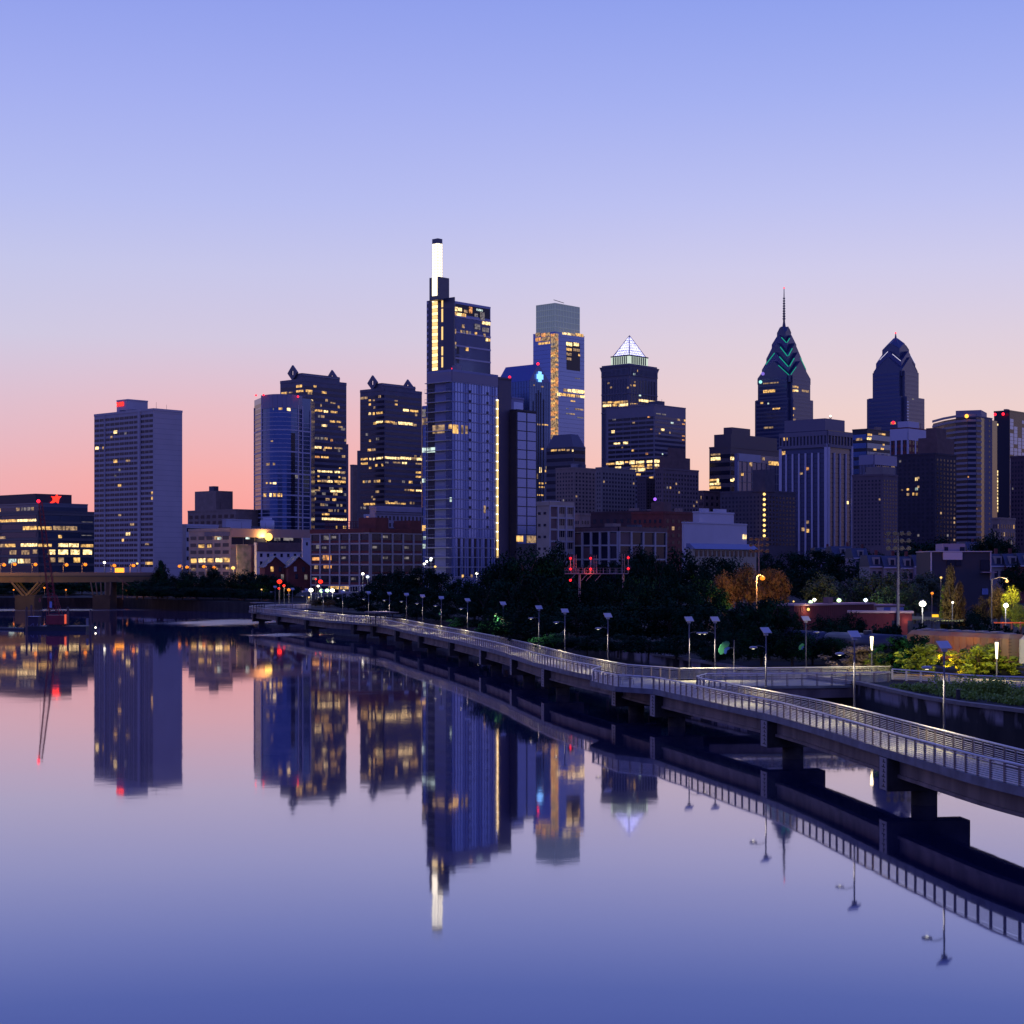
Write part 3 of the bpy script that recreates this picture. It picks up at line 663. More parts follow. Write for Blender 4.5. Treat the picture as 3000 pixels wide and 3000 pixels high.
f = B.FL; zt_ = f.Z(f.W / 2, 1566); zb_ = f.Z(f.W / 2, 1690)
f.grid(5, 6, zb_, zt_, .72, .5, mat('olive_glass', (.05, .055, .05), .2), .12)
f.px('b', [(155, 1512, 200, 1545), (213, 1510, 268, 1540, 'h'), (275, 1510, 328, 1540), (342, 1508, 396, 1538, 'h'), (405, 1508, 450, 1538), (212, 1405, 260, 1430), (280, 1405, 310, 1428), (325, 1580, 360, 1595, 'd'), (420, 1575, 445, 1592, 'w'), (355, 1350, 385, 1368, 'c'), (160, 1583, 190, 1600, 'd')], t=.2)
B.FR.px('b', [(565, 1346, 600, 1365, 'c'), (660, 1350, 700, 1362, 'f'), (780, 1350, 830, 1376, 'f'), (850, 1350, 930, 1376, 'f'), (852, 1404, 876, 1416, 'w')])
q = MB(); B.FR.strip(q, 0, B.FR.W, B.z1 - 8.4, B.z1 - 7.2, .8); B.FR.strip(q, 0, B.FR.W, B.z1 - 3.2, B.z1 + .8, .5); q.build('fascia', mat('peach_fascia', (.42, .27, .2), .8), B.root)
B.FR.bands(1, B.z1 - 7.2, B.z1 - 3, .8, dark_glass, 0, seg=7); B.done()
bn = MB(); f.strip(bn, f.U(600), f.U(674), f.Z(5, 1572), f.Z(5, 1560), .3); bn.build('banner_panel', mat('faded_banner', (.4, .4, .42), .7, var=.5, scale=.5, c2=(.12, .12, .15)), B.root)
# floodlamp on that facade
q = B.FR.L + B.FR.u * B.FR.U(781) + B.FR.n * 1.5
beacon(B.root, q.x, q.y, zz(1573, q.y), 1.9, 'w').data.materials[0] = glow('yellow_flood', (1, .6, .12), 2.6)
L = bpy.data.lights.new('floodlight', 'POINT'); L.energy = 6000; L.color = (1, .6, .2); L.shadow_soft_size = 1; lo = bpy.data.objects.new('floodlight', L); lo.visible_glossy = False; col.objects.link(lo); lo.location = (q.x - 1, q.y - 3, zz(1573, q.y)); 
# mural wall
B = Bld('mural_wall_building', 'blank walled building painted with a faded sage mural beside the cream offices', (695, 1598), 775, 692, 735, wall=mat('mural_paint', (.16, .17, .12), .8, var=.3, scale=.35, c2=(.33, .24, .2), bump=0), par=.2)
B = Bld('brick_service_block', 'dark brick block with an orange lit doorway, right of the mural wall', (737, 1600), 790, 728, 765, wall=brown_brick)
B.FR.px('b', [(650, 1578, 708, 1625, 'o')], t=.5); B.done(5)
B = Bld('white_loft_building', 'long pale building with brick top storey in front of the curved glass tower', (752, 1596), 780, 745, 915, wall=white_panel)
B.FR.grid(8, 3, 14, B.z1 - 3, .35, .45); q = MB(); B.FR.strip(q, 0, B.FR.W, B.z1 - 3, B.z1 + 1.2, .4); q.build('brick_band', brown_brick, B.root); B.FR.px('b', [(1000, 1370, 1030, 1390, 'f')]); B.done(30)
B = Bld('stair_head_house', 'small bright white rooftop hut beside the factory corner', (886, 1577), 770, 884, 912, wall=white_panel, par=.2); B.FR.grid(1, 1, B.z1 - 4, B.z1 - 1, .25, .5); B.done()
# brick row with pitched roofs
for k, (pc, r_, py, D, lab) in enumerate(((776, 842, 1640, 700, 'brick gabled house with white eaves and a lit window, left of its pair'), (844, 911, 1640, 690, 'brick gabled house with pale slot windows, touching the factory corner'))):
    c = Vector(at(pc, D)); W_ = (r_ - pc) / F * D; z0_ = 8; z1_ = zz(py + 22, D); zr = zz(py - 8, D); r = empty('brick_house', (c.x, c.y, z0_), lab, 'house')
    dpt = 26
    MB().prism([(c.x, c.y), (c.x + W_, c.y + 2), (c.x + W_ - 6, c.y + dpt), (c.x - 6, c.y + dpt)], z0_, z1_).build('wall', red_brick, r)
    g_ = MB(); xm = c.x + W_ * .48
    g_.add([(c.x, c.y, z1_), (xm, c.y + 1, zr), (c.x + W_, c.y + 2, z1_), (c.x, c.y + .5, z1_), (xm, c.y + 1.5, zr), (c.x + W_, c.y + 2.5, z1_)], [(0, 2, 1), (3, 4, 5)]); g_.build('gable', red_brick, r)
    rf = MB(); sl = mat('slate_roof', (.04, .045, .07), .5, var=.2, scale=1)
    for a, b in (((c.x - .6, c.y - .6, z1_ - .3), (xm, c.y, zr + .2)), ((xm, c.y, zr + .2), (c.x + W_ + .5, c.y + 1.5, z1_ - .3))):
        rf.add([a, b, (b[0] - 6, b[1] + dpt, b[2]), (a[0] - 6, a[1] + dpt, a[2]), (a[0], a[1], a[2] + .35), (b[0], b[1], b[2] + .35), (b[0] - 6, b[1] + dpt, b[2] + .35), (a[0] - 6, a[1] + dpt, a[2] + .35)], [(0, 1, 2, 3), (7, 6, 5, 4), (0, 4, 5, 1), (1, 5, 6, 2), (2, 6, 7, 3), (3, 7, 4, 0)])
    rf.build('roof', sl, r)
    ev = MB(); ev.tube((c.x - .6, c.y - .7, z1_ - .1), (xm, c.y - .1, zr + .4), .22, .22, 4); ev.tube((xm, c.y - .1, zr + .4), (c.x + W_ + .5, c.y + 1.4, z1_ - .1), .22, .22, 4); ev.build('eave', white_panel, r)
    for (fx, fz, m_) in ((.25, .82, LIT['w'] if k == 0 else white_panel), (.6, .8, dark_glass), (.3, .5, dark_glass), (.7, .48, LIT['f'])):
        MB().box(c.x + W_ * fx, c.x + W_ * fx + 1.1, c.y - .1 + fx * 2, c.y + .6 + fx * 2, z0_ + (z1_ - z0_) * fz, z0_ + (z1_ - z0_) * fz + 2).build('window', m_, r)
# ---- factory lofts
pier_m = mat('lavender_grid_concrete', (.40, .37, .36), .7, var=.06, scale=.4)
B = Bld('loft_factory', 'five storey brick factory lofts with a pale square concrete grid and dark windows', (1085, 1556), 655, 912, 1240, wall=dark_glass, zb=7)
zt_ = zz(1561, 655); zb_ = zz(1716, 655); h = (zt_ - zb_) / 5
for f, nb in ((B.FL, 6), (B.FR, 5)):
    q = MB(); f.lines(q, nb, 5, zb_, zt_, wv=.75, wh=.62, t=.45); f.strip(q, .01, f.W - .01, zb_ - 3.4, zb_ - 3, .4)
    for i in range(nb + 1): f.strip(q, max(0, f.W * i / nb - .4), min(f.W, f.W * i / nb + .4), 7, zb_ - .4, .5)
    q.build('facade_frame', pier_m, B.root)
    q = MB()
    for k in range(5): f.strip(q, .02, f.W - .02, zb_ + k * h + .3, zb_ + k * h + 1.25, .25)
    q.build('spandrel', red_brick, B.root)
    for k in range(5):
        for i in range(nb):
            x0 = f.W * i / nb + .5; x1 = f.W * (i + 1) / nb - .5
            f.win(x0, x1, zb_ + k * h + 1.3, zb_ + (k + 1) * h - .3, mat('loft_pane', (.02, .025, .035), .15, .1, var=.5, scale=.8))
            for j in (1, 2, 3): f.win(x0 + (x1 - x0) * j / 4 - .06, x0 + (x1 - x0) * j / 4 + .06, zb_ + k * h + 1.3, zb_ + (k + 1) * h - .35, grey_panel, 0, .16)
            if RN.random() < .22: f.win(x0 + .3, x0 + (x1 - x0) * .6, zb_ + k * h + 2.2, zb_ + (k + 1) * h - 1, LIT['f'], 1, .14)
B.FL.px('n', [(515, 1180, 705, 1250, 'o'), (755, 1120, 955, 1245, 'o'), (770, 1345, 960, 1430, 'o'), (560, 1335, 640, 1440, 'd'), (775, 690, 950, 780, 'f'), (600, 890, 700, 980, 'f'), (880, 1830, 1400, 1900, 'w')], t=.3)
q = MB()
for f in (B.FL, B.FR): f.strip(q, -.2, f.W + .2, B.z1 - .5, B.z1 + 1.1, .6)
q.build('brick_parapet', red_brick, B.root)
B.roof(.02, .3, .12, .36, 5.4, red_brick); B.roof(.02, .3, .78, .99, 4.6, red_brick)
B.done()
# roof sign scaffold with unreadable dark letters
r = empty('rooftop_sign_frame', (*at(985, 668), B.z1), 'long dark red scaffold sign seen edge on above the factory roof', 'sign')
q = MB(); f = B.FL
for i in range(24):
    u = f.U(925 + i * 5.2); p = f.L + f.u * u - f.n * 5; q.tube((p.x, p.y, B.z1), (p.x, p.y, zz(1528, p.y)), .13, .13, 4)
for zq in (1528, 1535, 1545):
    a = f.L + f.u * f.U(925) - f.n * 5; b_ = f.L + f.u * f.U(1046) - f.n * 5; q.tube((a.x, a.y, zz(zq, a.y)), (b_.x, b_.y, zz(zq, b_.y)), .15, .15, 4)
q.build('scaffold_frame', mat('rust_scaffold', (.12, .03, .04), .8), r)
# ---- curved glass tower
c0 = [(745, 1330), (766, 1306), (800, 1296), (840, 1296), (872, 1304), (884, 1312), (910, 1320)]
pt = [Vector(at(p, d)) for p, d in c0]; pt = [pt[0]] + [Vector(p) for p in smooth([tuple(p) for p in pt[1:5]], 3.4)] + pt[5:]; zt_ = zz(1162, 1300)
class G: pass
def poly_tower(name, label, pts, z0, z1, wall, back):
    s = G(); s.__class__ = type('T', (), {'done': Bld.done}); s.wins = []; s.root = empty(name, (pts[0].x, pts[0].y, z0), label, 'building'); s.z0 = z0; s.z1 = z1
    poly_ = [tuple(p) for p in pts] + [(p[0] * 1.0 + back[0], p[1] + back[1]) for p in (pts[-1], pts[0])]
    MB().prism(poly_, z0, z1).build('wall', wall, s.root); s.F = [Fac(s, a, b, z0, z1) for a, b in zip(pts, pts[1:])]; return s
B = poly_tower('curved_glass_tower', 'blue glass tower with a curved front, white grid lines and red roof beacons', pt, 8, zt_, blue_glass, (0, 28))
q = MB(); lm = mat('tower_line', (.5, .46, .52), .6)
for i, f in enumerate(B.F):
    zt2 = zt_ if i < len(B.F) - 1 else zz(1192, 1310)
    for k in range(43):
        z = 12 + k * 3.35
        if z > zt2 - 11: break
        big = k % 5 == 3
        if 1: f.strip(q, 0, f.W, z, z + (1.1 if big else .45), .3 if big else .2)
for f in (B.F[0], B.F[1], B.F[-2], B.F[-1]): f.strip(q, 0, 1.2, 8, B.z1 - 6, .5)
B.F[-1].strip(q, B.F[-1].W - 1, B.F[-1].W, 8, B.z1 - 9, .5)
q.build('facade_line', lm, B.root)
q = MB()
for f in B.F[1:-1]: f.strip(q, 0, f.W, zt_ - 9, zt_ + 1.5, .45)
q.build('crown', mat('tower_crown', (.28, .25, .32), .6), B.root)
for f in B.F[:1]: f.bands(34, 12, zt_ - 4, .75, dark_glass)
B.F[-4].win(0, 5, 40, zt_ - 28, dark_glass, 0, .2)
for rc_ in [(705, 1020, 735, 1045), (738, 1018, 765, 1045, 'h'), (712, 935, 735, 948), (738, 935, 762, 948, 'h'), (712, 790, 760, 808, 'd'), (768, 935, 800, 950, 'h'), (770, 1018, 800, 1045), (806, 1018, 828, 1045), (832, 1020, 852, 1045), (815, 368, 845, 388, 'w'), (770, 788, 790, 806, 'd'), (768, 376, 780, 390, 'f'), (758, 620, 776, 630, 'd'), (878, 368, 905, 396, 'h'), (940, 880, 960, 905, 'f')]:
    cx_ = P('b', (rc_[0] + rc_[2]) / 2, 0)[0]
    for f in B.F:
        if 0 <= f.U(cx_) <= f.W: f.px('b', [rc_], t=.4)
B.done(60)
for px_, py_ in ((750, 1158), (772, 1157), (833, 1160), (873, 1162)): x, y = at(px_, 1300); beacon(B.root, x, y, zz(py_, 1300), .8)
# ---- twin dark towers with diamond finials
def twin(lab, Cpx, D, l, r, yC, wing, fin, litL, litR, zwing):
    B = Bld('diamond_topped_tower', lab, (Cpx, yC), D, l, r, wall=navy_panel, zb=8, par=2.2)
    for f in (B.FL, B.FR):
        f.bands(34, 12, B.z1 - 3, .5, mat('twin_glass', (.03, .03, .06), .15, .2), .08)
    B.FL.px('c', litL, t=.25); B.FR.px('c', litR, t=.25)
    B.done()
    # crown wall running between the two finials
    m1 = B.C + UN * (B.tl * .5); w2 = B.tl * .26
    (x1, yt1, x2, yt2) = fin
    zr = zz(yt1 + 21, m1.y)
    o = m1 - UN * w2 * 1.3 + UE * 1.5
    MB().ubox(tuple(o), tuple(UE), B.tr - 4.5, tuple(UN), 1.3 * w2 + .6, B.z1 - 1, zr).build('crown_block', navy_panel, B.root)
    q = MB()
    for k in range(3):
        q.ubox(tuple(o - UN * .4 + UE * 0), tuple(UE), B.tr - 4.5, tuple(UN), .3, zr - 2 - k * 3.5, zr - 1 - k * 3.5)
    q.build('crown_ledge', grey_panel, B.root)
    for t_ in (0, 1):
        a = B.C + UN * (B.tl * .5) + UE * (-.3 if t_ == 0 else B.tr - 3)
        R_ = 5.9; cz = zz(yt1 + 18.5 if t_ == 0 else yt2 + 17, a.y); hole = 1.5; vs_ = []
        for th in (0, 1.6):
            for rr_, sh in ((R_, 0), (hole, 1)):
                for k in range(4):
                    if sh: du, dz_ = [(-1, -1), (1, -1), (1, 1), (-1, 1)][k]; du *= hole * .8; dz_ *= hole * 1.2
                    else: du, dz_ = [(0, -1), (1, 0), (0, 1), (-1, 0)][k]; du *= R_ * 1.05; dz_ *= R_ * 1.1
                    p = a + UN * (-du) + UE * th; vs_.append((p.x, p.y, cz + dz_))
        d_ = MB()
        # outer k, inner k quads: outer 0..3 at bottom,right,top,left; inner corners
        def ring(o_): return [(o_ + 0, o_ + 1, o_ + 5, ), (o_ + 1, o_ + 2, o_ + 6), (o_ + 2, o_ + 3, o_ + 7), (o_ + 3, o_ + 0, o_ + 4), (o_ + 0, o_ + 5, o_ + 4), (o_ + 1, o_ + 6, o_ + 5), (o_ + 2, o_ + 7, o_ + 6), (o_ + 3, o_ + 4, o_ + 7)]
        d_.add(vs_, ring(0) + ring(8) + [(k, 8 + k, 8 + (k + 1) % 4, (k + 1) % 4) for k in range(4)] + [(4 + k, 12 + k, 12 + (k + 1) % 4, 4 + (k + 1) % 4) for k in range(4)])
        d_.build('diamond_finial', navy_panel, B.root)
    if wing:
        c = Vector(B.r) if wing[1] == 'r' else Vector(B.l)
        w_ = MB(); uu = UE if wing[1] == 'r' else UN
        o = (B.r - UE * 2 + UN * 3) if wing[1] == 'r' else (B.l - UN * 2 + UE * 3)
        ln = wing[2]
        w_.ubox(tuple(o), tuple(uu), ln, tuple(UN if wing[1] == 'r' else UE), 24, 8, zz(wing[0], o.y)); w_.build('side_wing', navy_panel, B.root)
    return B
twin('dark tower with diamond finials rising behind the curved glass tower, many floors lit', 893, 1400, 821, 1015, 1116, (1300, 'r', 7), (858, 1074, 978, 1089),
     [(345, 300, 395, 318), (405, 298, 435, 308, 'd'), (465, 284, 527, 300), (465, 242, 515, 262)],
     [(540, 282, 600, 300), (670, 294, 712, 312), (570, 360, 600, 376, 'h'), (575, 398, 600, 416), (603, 246, 628, 262), (740, 382, 782, 394, 'd'), (608, 442, 680, 458), (686, 448, 722, 466, 'h'), (742, 454, 800, 470), (736, 530, 780, 546), (790, 534, 828, 548), (668, 562, 716, 580, 'h'), (805, 576, 842, 588, 'd'),
      (575, 738, 600, 752), (604, 738, 672, 756, 'h'), (690, 744, 755, 758), (770, 748, 842, 760, 'd'), (575, 815, 655, 830, 'o'), (665, 820, 730, 834), (635, 932, 660, 948, 'h'), (668, 936, 760, 950, 'h'), (770, 940, 865, 956, 'h'), (635, 1012, 662, 1026), (668, 1012, 760, 1030, 'h'), (770, 1016, 865, 1034, 'w'),
      (740, 1094, 838, 1110, 'h'), (604, 1088, 660, 1100, 'd'), (755, 1160, 782, 1180), (870, 1208, 905, 1222), (672, 1280, 735, 1295), (672, 1318, 905, 1336, 'h'), (740, 680, 760, 698, 'o'), (810, 910, 828, 920), (635, 975, 650, 988), (805, 980, 818, 994)], None)
twin('dark tower with diamond finials, left neighbour of the riverside balcony tower', 1127, 1450, 1055, 1236, 1143, (1319, 'l', 9), (1091, 1103, 1200, 1116),
     [(1052, 360, 1068, 374), (1052, 392, 1068, 410), (1084, 358, 1100, 372, 'd'), (1050, 464, 1070, 484, 'h'), (1084, 464, 1100, 484), (1112, 460, 1170, 476), (1110, 534, 1170, 550, 'h'), (1054, 684, 1068, 702), (988, 834, 1048, 850), (1056, 832, 1072, 850, 'h'), (1086, 832, 1100, 850, 'h'), (1112, 826, 1170, 842, 'h'), (988, 870, 1046, 886), (1054, 904, 1072, 920), (1010, 1198, 1105, 1214), (1086, 1160, 1104, 1174, 'd')],
     [(1180, 534, 1262, 550), (1288, 544, 1412, 566, 'h'), (1328, 438, 1376, 456, 'h'), (1382, 446, 1452, 462), (1180, 824, 1300, 842, 'h'), (1306, 828, 1482, 848, 'h'), (1184, 864, 1210, 876, 'f'), (1245, 864, 1310, 876, 'd'), (1320, 866, 1360, 882, 'h'), (1430, 874, 1480, 886, 'd'), (1430, 942, 1476, 958), (1430, 978, 1476, 992), (1340, 1086, 1420, 1100), (1432, 1090, 1480, 1104, 'h'), (1112, 1194, 1170, 1206, 'c'), (1184, 1194, 1350, 1206, 'w'), (1260, 366, 1284, 376, 'd'), (1262, 394, 1282, 408, 'w')], None)
B = Bld('narrow_grey_slab', 'narrow plain grey slab filling the gap between the twin dark towers', (1034, 1364), 1600, 1026, 1048, wall=tan_brick)
B = Bld('classical_hall', 'pale old building with a heavy cornice below the second twin tower', (1100, 1488), 800, 1083, 1240, wall=mat('hall_stone', (.30, .27, .32), .8, var=.1), zb=8)
B.FR.grid(12, 4, B.z1 - 16, B.z1 - 3, .45, .6, None, .06); q = MB(); B.FR.strip(q, -.5, B.FR.W, B.z1 - 1.6, B.z1 + .4, 1.2); B.FR.strip(q, 0, B.FR.W, B.z1 - 2.6, B.z1 - 1.9, .6); q.build('cornice', mat('hall_stone'), B.root); B.done(60)
B = Bld('small_cream_block', 'small cream block peeking out left of the old corniced building', (1070, 1512), 900, 1066, 1100, wall=white_panel); B.FR.px('c', [(1030, 1290, 1050, 1310, 'o')]); B.done()
# ---- riverside balcony tower
rib = mat('balcony_slab', (.36, .36, .44), .6)
B = Bld('riverside_tower', 'tall riverside apartment tower with stacked balconies and a glowing light line', (1324, 1086), 600, 1252, 1458, wall=mat('riverside_panel', (.20, .22, .38), .5, .1, var=.05), zb=6, par=.5)
zt_ = zz(1118, 600); zb_ = zz(1690, 600); nfl = 20; h = (zt_ - zb_) / nfl
q = MB(); f = B.FL
for k in range(nfl + 1): f.strip(q, .1, f.W + .05, zb_ + k * h - .12, zb_ + k * h + .14, 1.5)
q.build('balcony', rib, B.root)
q = MB(); railm = mat('balcony_glass', (.1, .12, .22), .1, .5)
for k in range(nfl): f.strip(q, -1.1, f.W * .98, zb_ + k * h + .16, zb_ + k * h + 1.2, 1.5); 
for k in range(nfl):
    f.win(.3, 1.8, zb_ + k * h + .3, zb_ + (k + 1) * h - .3, dark_glass); f.win(f.W * .12, f.W * .3, zb_ + k * h + .3, zb_ + (k + 1) * h - .3, dark_glass)
    f.win(f.W * .76, f.W * .99, zb_ + k * h + .3, zb_ + (k + 1) * h - .3, mat('corner_glass', (.05, .07, .15), .15, .6))
bal = MB()
for k in range(nfl):
    for i in range(16):
        u = f.W * i / 16 + .1; f_o = f.L + f.u * u + f.n * 1.5; bal.tube((f_o.x, f_o.y, zb_ + k * h + .16), (f_o.x, f_o.y, zb_ + k * h + 1.25), .03, .03, 3, False)
    a = f.L + f.u * .1 + f.n * 1.5; b_ = f.L + f.u * f.W + f.n * 1.5; bal.tube((a.x, a.y, zb_ + k * h + 1.25), (b_.x, b_.y, zb_ + k * h + 1.25), .05, .05, 4, False)
bal.build('balcony_rail_grille', grey_panel, B.root)
f = B.FR; q = MB(); f.lines(q, 0, nfl, zb_, zt_, wh=.22, t=.22); q.build('floor_line', rib, B.root)
ncol = 17
for k in range(nfl):
    for i in range(ncol):
        pale = (i * 7 + 3) % 5 in (0, 2, 4); u0 = f.W * (i + .12) / ncol; u1 = f.W * (i + (.86 if pale else .5)) / ncol
        low = k < 6 and i > 1
        m_ = dark_glass if (low and i % 2 == 0 and k < 4) else (pale_glass if pale else mat('riverside_glass', (.11, .17, .42), .18, .75))
        f.win(u0, u1, zb_ + k * h + .2, zb_ + (k + 1) * h - .2, m_)
    if k > 4:
        for fx in (.36, .745): f.win(f.W * fx, f.W * fx + 1.1, zb_ + k * h + .15, zb_ + k * h + 1.1, dark_wall, 0, .18)
f.px('e', [(392, 512, 445, 592, 'w'), (470, 516, 488, 596, 'd'), (510, 520, 528, 596, 'd'), (675, 1250, 692, 1320, 'd'), (475, 1880, 492, 1905, 'w'), (556, 1880, 572, 1905, 'd'), (675, 1880, 690, 1905, 'w')], t=.25)
B.FL.px('e', [(215, 515, 330, 590, 'd'), (360, 508, 388, 550, 'w'), (372, 1175, 388, 1215, 'c'), (160, 718, 240, 765, 'c')], t=.3)
B.done()
cap_ = MB()
for f in (B.FL, B.FR): f.strip(cap_, 0, f.W, zt_ + .2, B.z1 + .1, .2)
cap_.build('cornice_panel', mat('riverside_cap', (.26, .23, .28), .6), B.root)
# glazed side bay on the left; glowing panes imitate bronze shards of reflected light
s1 = Bld('x', 'x', (1262, 1190), 618, 1238, 1275, wall=mat('riverside_glass'), zb=6, root=B.root, part='glazed_bay', par=.3)
s1.FL.grid(2, nfl - 3, zb_, s1.z1 - .5, .8, .8, blue_glass); 
s1.FL.px('e', [(120, 372, 152, 440, 'f'), (120, 450, 205, 512, 'd'), (108, 722, 160, 765, 'c'), (120, 1005, 150, 1040, 'c'), (118, 1430, 150, 1480, 'w'), (130, 1530, 160, 1560, 'c'), (125, 1600, 150, 1640, 'c')], t=.3)
q = MB(); s1.FL.lines(q, 2, nfl - 3, zb_, s1.z1, wv=.18, wh=.3, t=.25); q.build('bay_frame', grey_panel, B.root); s1.done(60)
# light line at the far edge
f = B.FR; q = f.R + f.n * .35
for k in range(18):
    z0_ = zz(1634, f.R.y) + k * (zz(1172, f.R.y) - zz(1634, f.R.y)) / 18
    MB().ubox(tuple(q - f.u * .9), tuple(f.u), .8, tuple(f.n), .15, z0_ + .15, z0_ + 3.0).build('light_strip', glow('edge_light_warm', (1, .62, .22), 1.3), B.root)
    MB().ball((q.x - f.u.x * .5, q.y - f.u.y * .5 - .2, z0_ + 3.1), .33, 8, 5).build('strip_lamp', glow('edge_lamp', (1, .8, .5), 3.5), B.root)
c1 = Bld('x', 'x', (1460, 1107), B.FR.R.y + 3, 1457, 1498, wall=mat('core_dark', (.10, .085, .12), .6), zb=6, root=B.root, part='stair_core', par=.4)
w1 = Bld('service_wing_tower', 'dark and glass wing tower with square panes joined to the riverside tower', (1513, 1201), 622, 1494, 1572, wall=dark_wall, zb=6, par=.3)
f = w1.FR; zt_ = zz(1208, 625); nf2 = 14
f.grid(2, nf2, zz(1595, 630), zt_, .88, .9, mat('wing_pane', (.17, .23, .46), .22, .7), 0, ml=.2, mr=.2)
for k in range(nf2):
    for i in range(2): f.win(f.W * (i + .35) / 2, f.W * (i + .37) / 2, zz(1595, 630) + k * (zt_ - zz(1595, 630)) / nf2 + .3, zz(1595, 630) + (k + 1) * (zt_ - zz(1595, 630)) / nf2 - .5, dark_wall, 0, .15)
f.px('e', [(962, 1525, 1040, 1580, 'w'), (1070, 1525, 1158, 1590, 'd')], t=.2); w1.done()
u1 = Bld('x', 'x', (1499, 1165), 640, 1490, 1534, wall=mat('riverside_panel'), zb=w1.z1 - 1, root=w1.root, part='penthouse', par=.3); u1.FR.win(1, u1.FR.W - .5, u1.z0 + 1, u1.z1 - 1.5, pale_glass); u1.done()
# ---- tallest tower with the glowing lantern
slate = mat('slate_metal_panel', (.085, .085, .115), .4, .3, var=.08, scale=.05)
B = Bld('lantern_tower', 'tallest tower of all, its mast a blazing white lantern with a stripe of light below', (1328, 884), 1655, 1253, 1437, wall=mat('tower_glass', (.13, .16, .33), .2, .65, var=.06, scale=.02), zb=8, par=1)
f = B.FR; q = MB()
for py_ in (925, 972, 1011, 1048, 1086): z = f.Z(0, py_); f.strip(q, 0, f.W, z - .8, z + .8, .6)
q.build('floor_band', mat('tower_line'), B.root)
q = MB()
for i in range(34): u = f.W * i / 34; f.strip(q, u, u + .35, 8, f.Z(0, 925), .3)
q.build('mullion', slate, B.root)
f.win(3, f.W - 1, f.Z(0, 918), f.Z(0, 888), dark_glass)
for i in range(26): z = f.Z(0, 1086) - 12 * i; 
for k in range(24): z = 20 + k * 9; f.win(f.W * .08, f.W * .16, z, z + 7, dark_glass, 0, .12)
f.px('d', [(412, 706, 450, 745, 'h'), (455, 716, 492, 745, 'h'), (412, 758, 440, 782, 'w'), (445, 764, 490, 790, 'h'), (495, 770, 530, 798, 'w'), (512, 735, 545, 760, 'd'), (560, 708, 588, 765, 'o'), (630, 728, 690, 745, 'c'), (610, 770, 640, 800, 'f'), (665, 756, 705, 830, 'f'), (682, 845, 716, 870, 'h'), (720, 850, 760, 878, 'h'), (685, 900, 712, 940, 'f'), (722, 905, 745, 945, 'f'),
           (494, 872, 515, 905, 'd'), (612, 868, 665, 918, 'f'), (420, 915, 435, 960, 'd'), (478, 925, 495, 950, 'd'), (532, 932, 548, 960, 'd'), (505, 928, 518, 955, 'f'), (560, 938, 575, 962, 'f'), (615, 945, 632, 972, 'w'), (697, 960, 712, 988, 'd'), (718, 1002, 735, 1030, 'h'), (738, 1006, 758, 1032, 'w'), (418, 1036, 438, 1060, 'd'), (528, 1090, 552, 1120, 'w'), (418, 1070, 438, 1096, 'f')], t=.9)
B.done()
sh = Bld('x', 'x', (1330, 870), 1650, 1250, 1333, wall=slate, zb=9, root=B.root, part='shaft', par=0)
co1 = Bld('x', 'x', (1286, 810), 1652, 1258, 1316, wall=slate, zb=sh.z1 - 2, root=B.root, part='core_block', par=0)
co2 = Bld('x', 'x', (1330, 872), 1649, 1297, 1328, wall=mat('shaft_dark', (.03, .035, .07), .4, .2), zb=10, root=B.root, part='shaft_panel', par=0) if 0 else None
lanm = glow('lantern_white', (1, .84, .55), 2.6, True)
zc0 = sh.z1
la = Bld('x', 'x', (1283, 712), 1653, 1266, 1296, wall=lanm, zb=co1.z1 - 1, root=B.root, part='lantern', par=0)
MB().prism([tuple(la.C), tuple(la.r), tuple(la.b), tuple(la.l)], la.z1, zz(699, 1655)).build('lantern_cap', mat('cap_mesh', (.16, .16, .17), .6), B.root)
q = MB()
for f in (la.FL, la.FR):
    f.lines(q, 2, 12, la.z0, la.z1, wv=.5, wh=.3, t=.15)
q.build('lantern_frame', mat('lantern_frame_paint', (.6, .6, .6), .5), B.root)
f = co1.FL; MB().ubox(tuple(f.L + f.u * f.U(1267)), tuple(f.u), f.U(1281) - f.U(1267), tuple(f.n), .5, f.Z(3, 868), f.Z(3, 810)).build('light_stripe', lanm, B.root)
f = sh.FL; q = MB(); cells = []
u0, u1 = f.U(1267), f.U(1282)
MB().ubox(tuple(f.L + f.u * u0), tuple(f.u), u1 - u0, tuple(f.n), .5, f.Z(3, 887), f.Z(3, 868)).build('light_stripe', lanm, B.root)
z = f.Z(3, 1087); k = 0
while z < f.Z(3, 892):
    hh_ = 2.9; MB().ubox(tuple(f.L + f.u * u0), tuple(f.u), u1 - u0, tuple(f.n), .4, z, z + hh_).build('light_stripe', glow('stripe_bright', (1, .7, .3), 2.4) if k % 2 == 0 else glow('stripe_soft', (1, .62, .22), 1.3), B.root)
    z += hh_ + .5; k += 1
uu0, uu1 = f.U(1294), f.U(1298)
for (a, b_) in ((886, 905), (910, 948), (962, 1000), (1020, 1045), (1050, 1080)):
    MB().ubox(tuple(f.L + f.u * uu0), tuple(f.u), uu1 - uu0, tuple(f.n), .4, f.Z(5, b_), f.Z(5, a)).build('side_stripe', glow('stripe_soft', (1, .62, .22), 1.3), B.root)
q = MB(); f.strip(q, f.U(1300), f.W, sh.z0, sh.z1 - 10, .5); q.build('shaft_panel', mat('shaft_dark', (.05, .055, .10), .4, .2), B.root)
q = MB()
for k in range(44): f.strip(q, .3, 2.6, 20 + k * 6, 22.5 + k * 6, .35)
q.build('edge_lattice', mat('tower_line'), B.root)
x, y = at(1326, 1655); beacon(B.root, x, y - 3, zz(1081, 1655), 1.3)
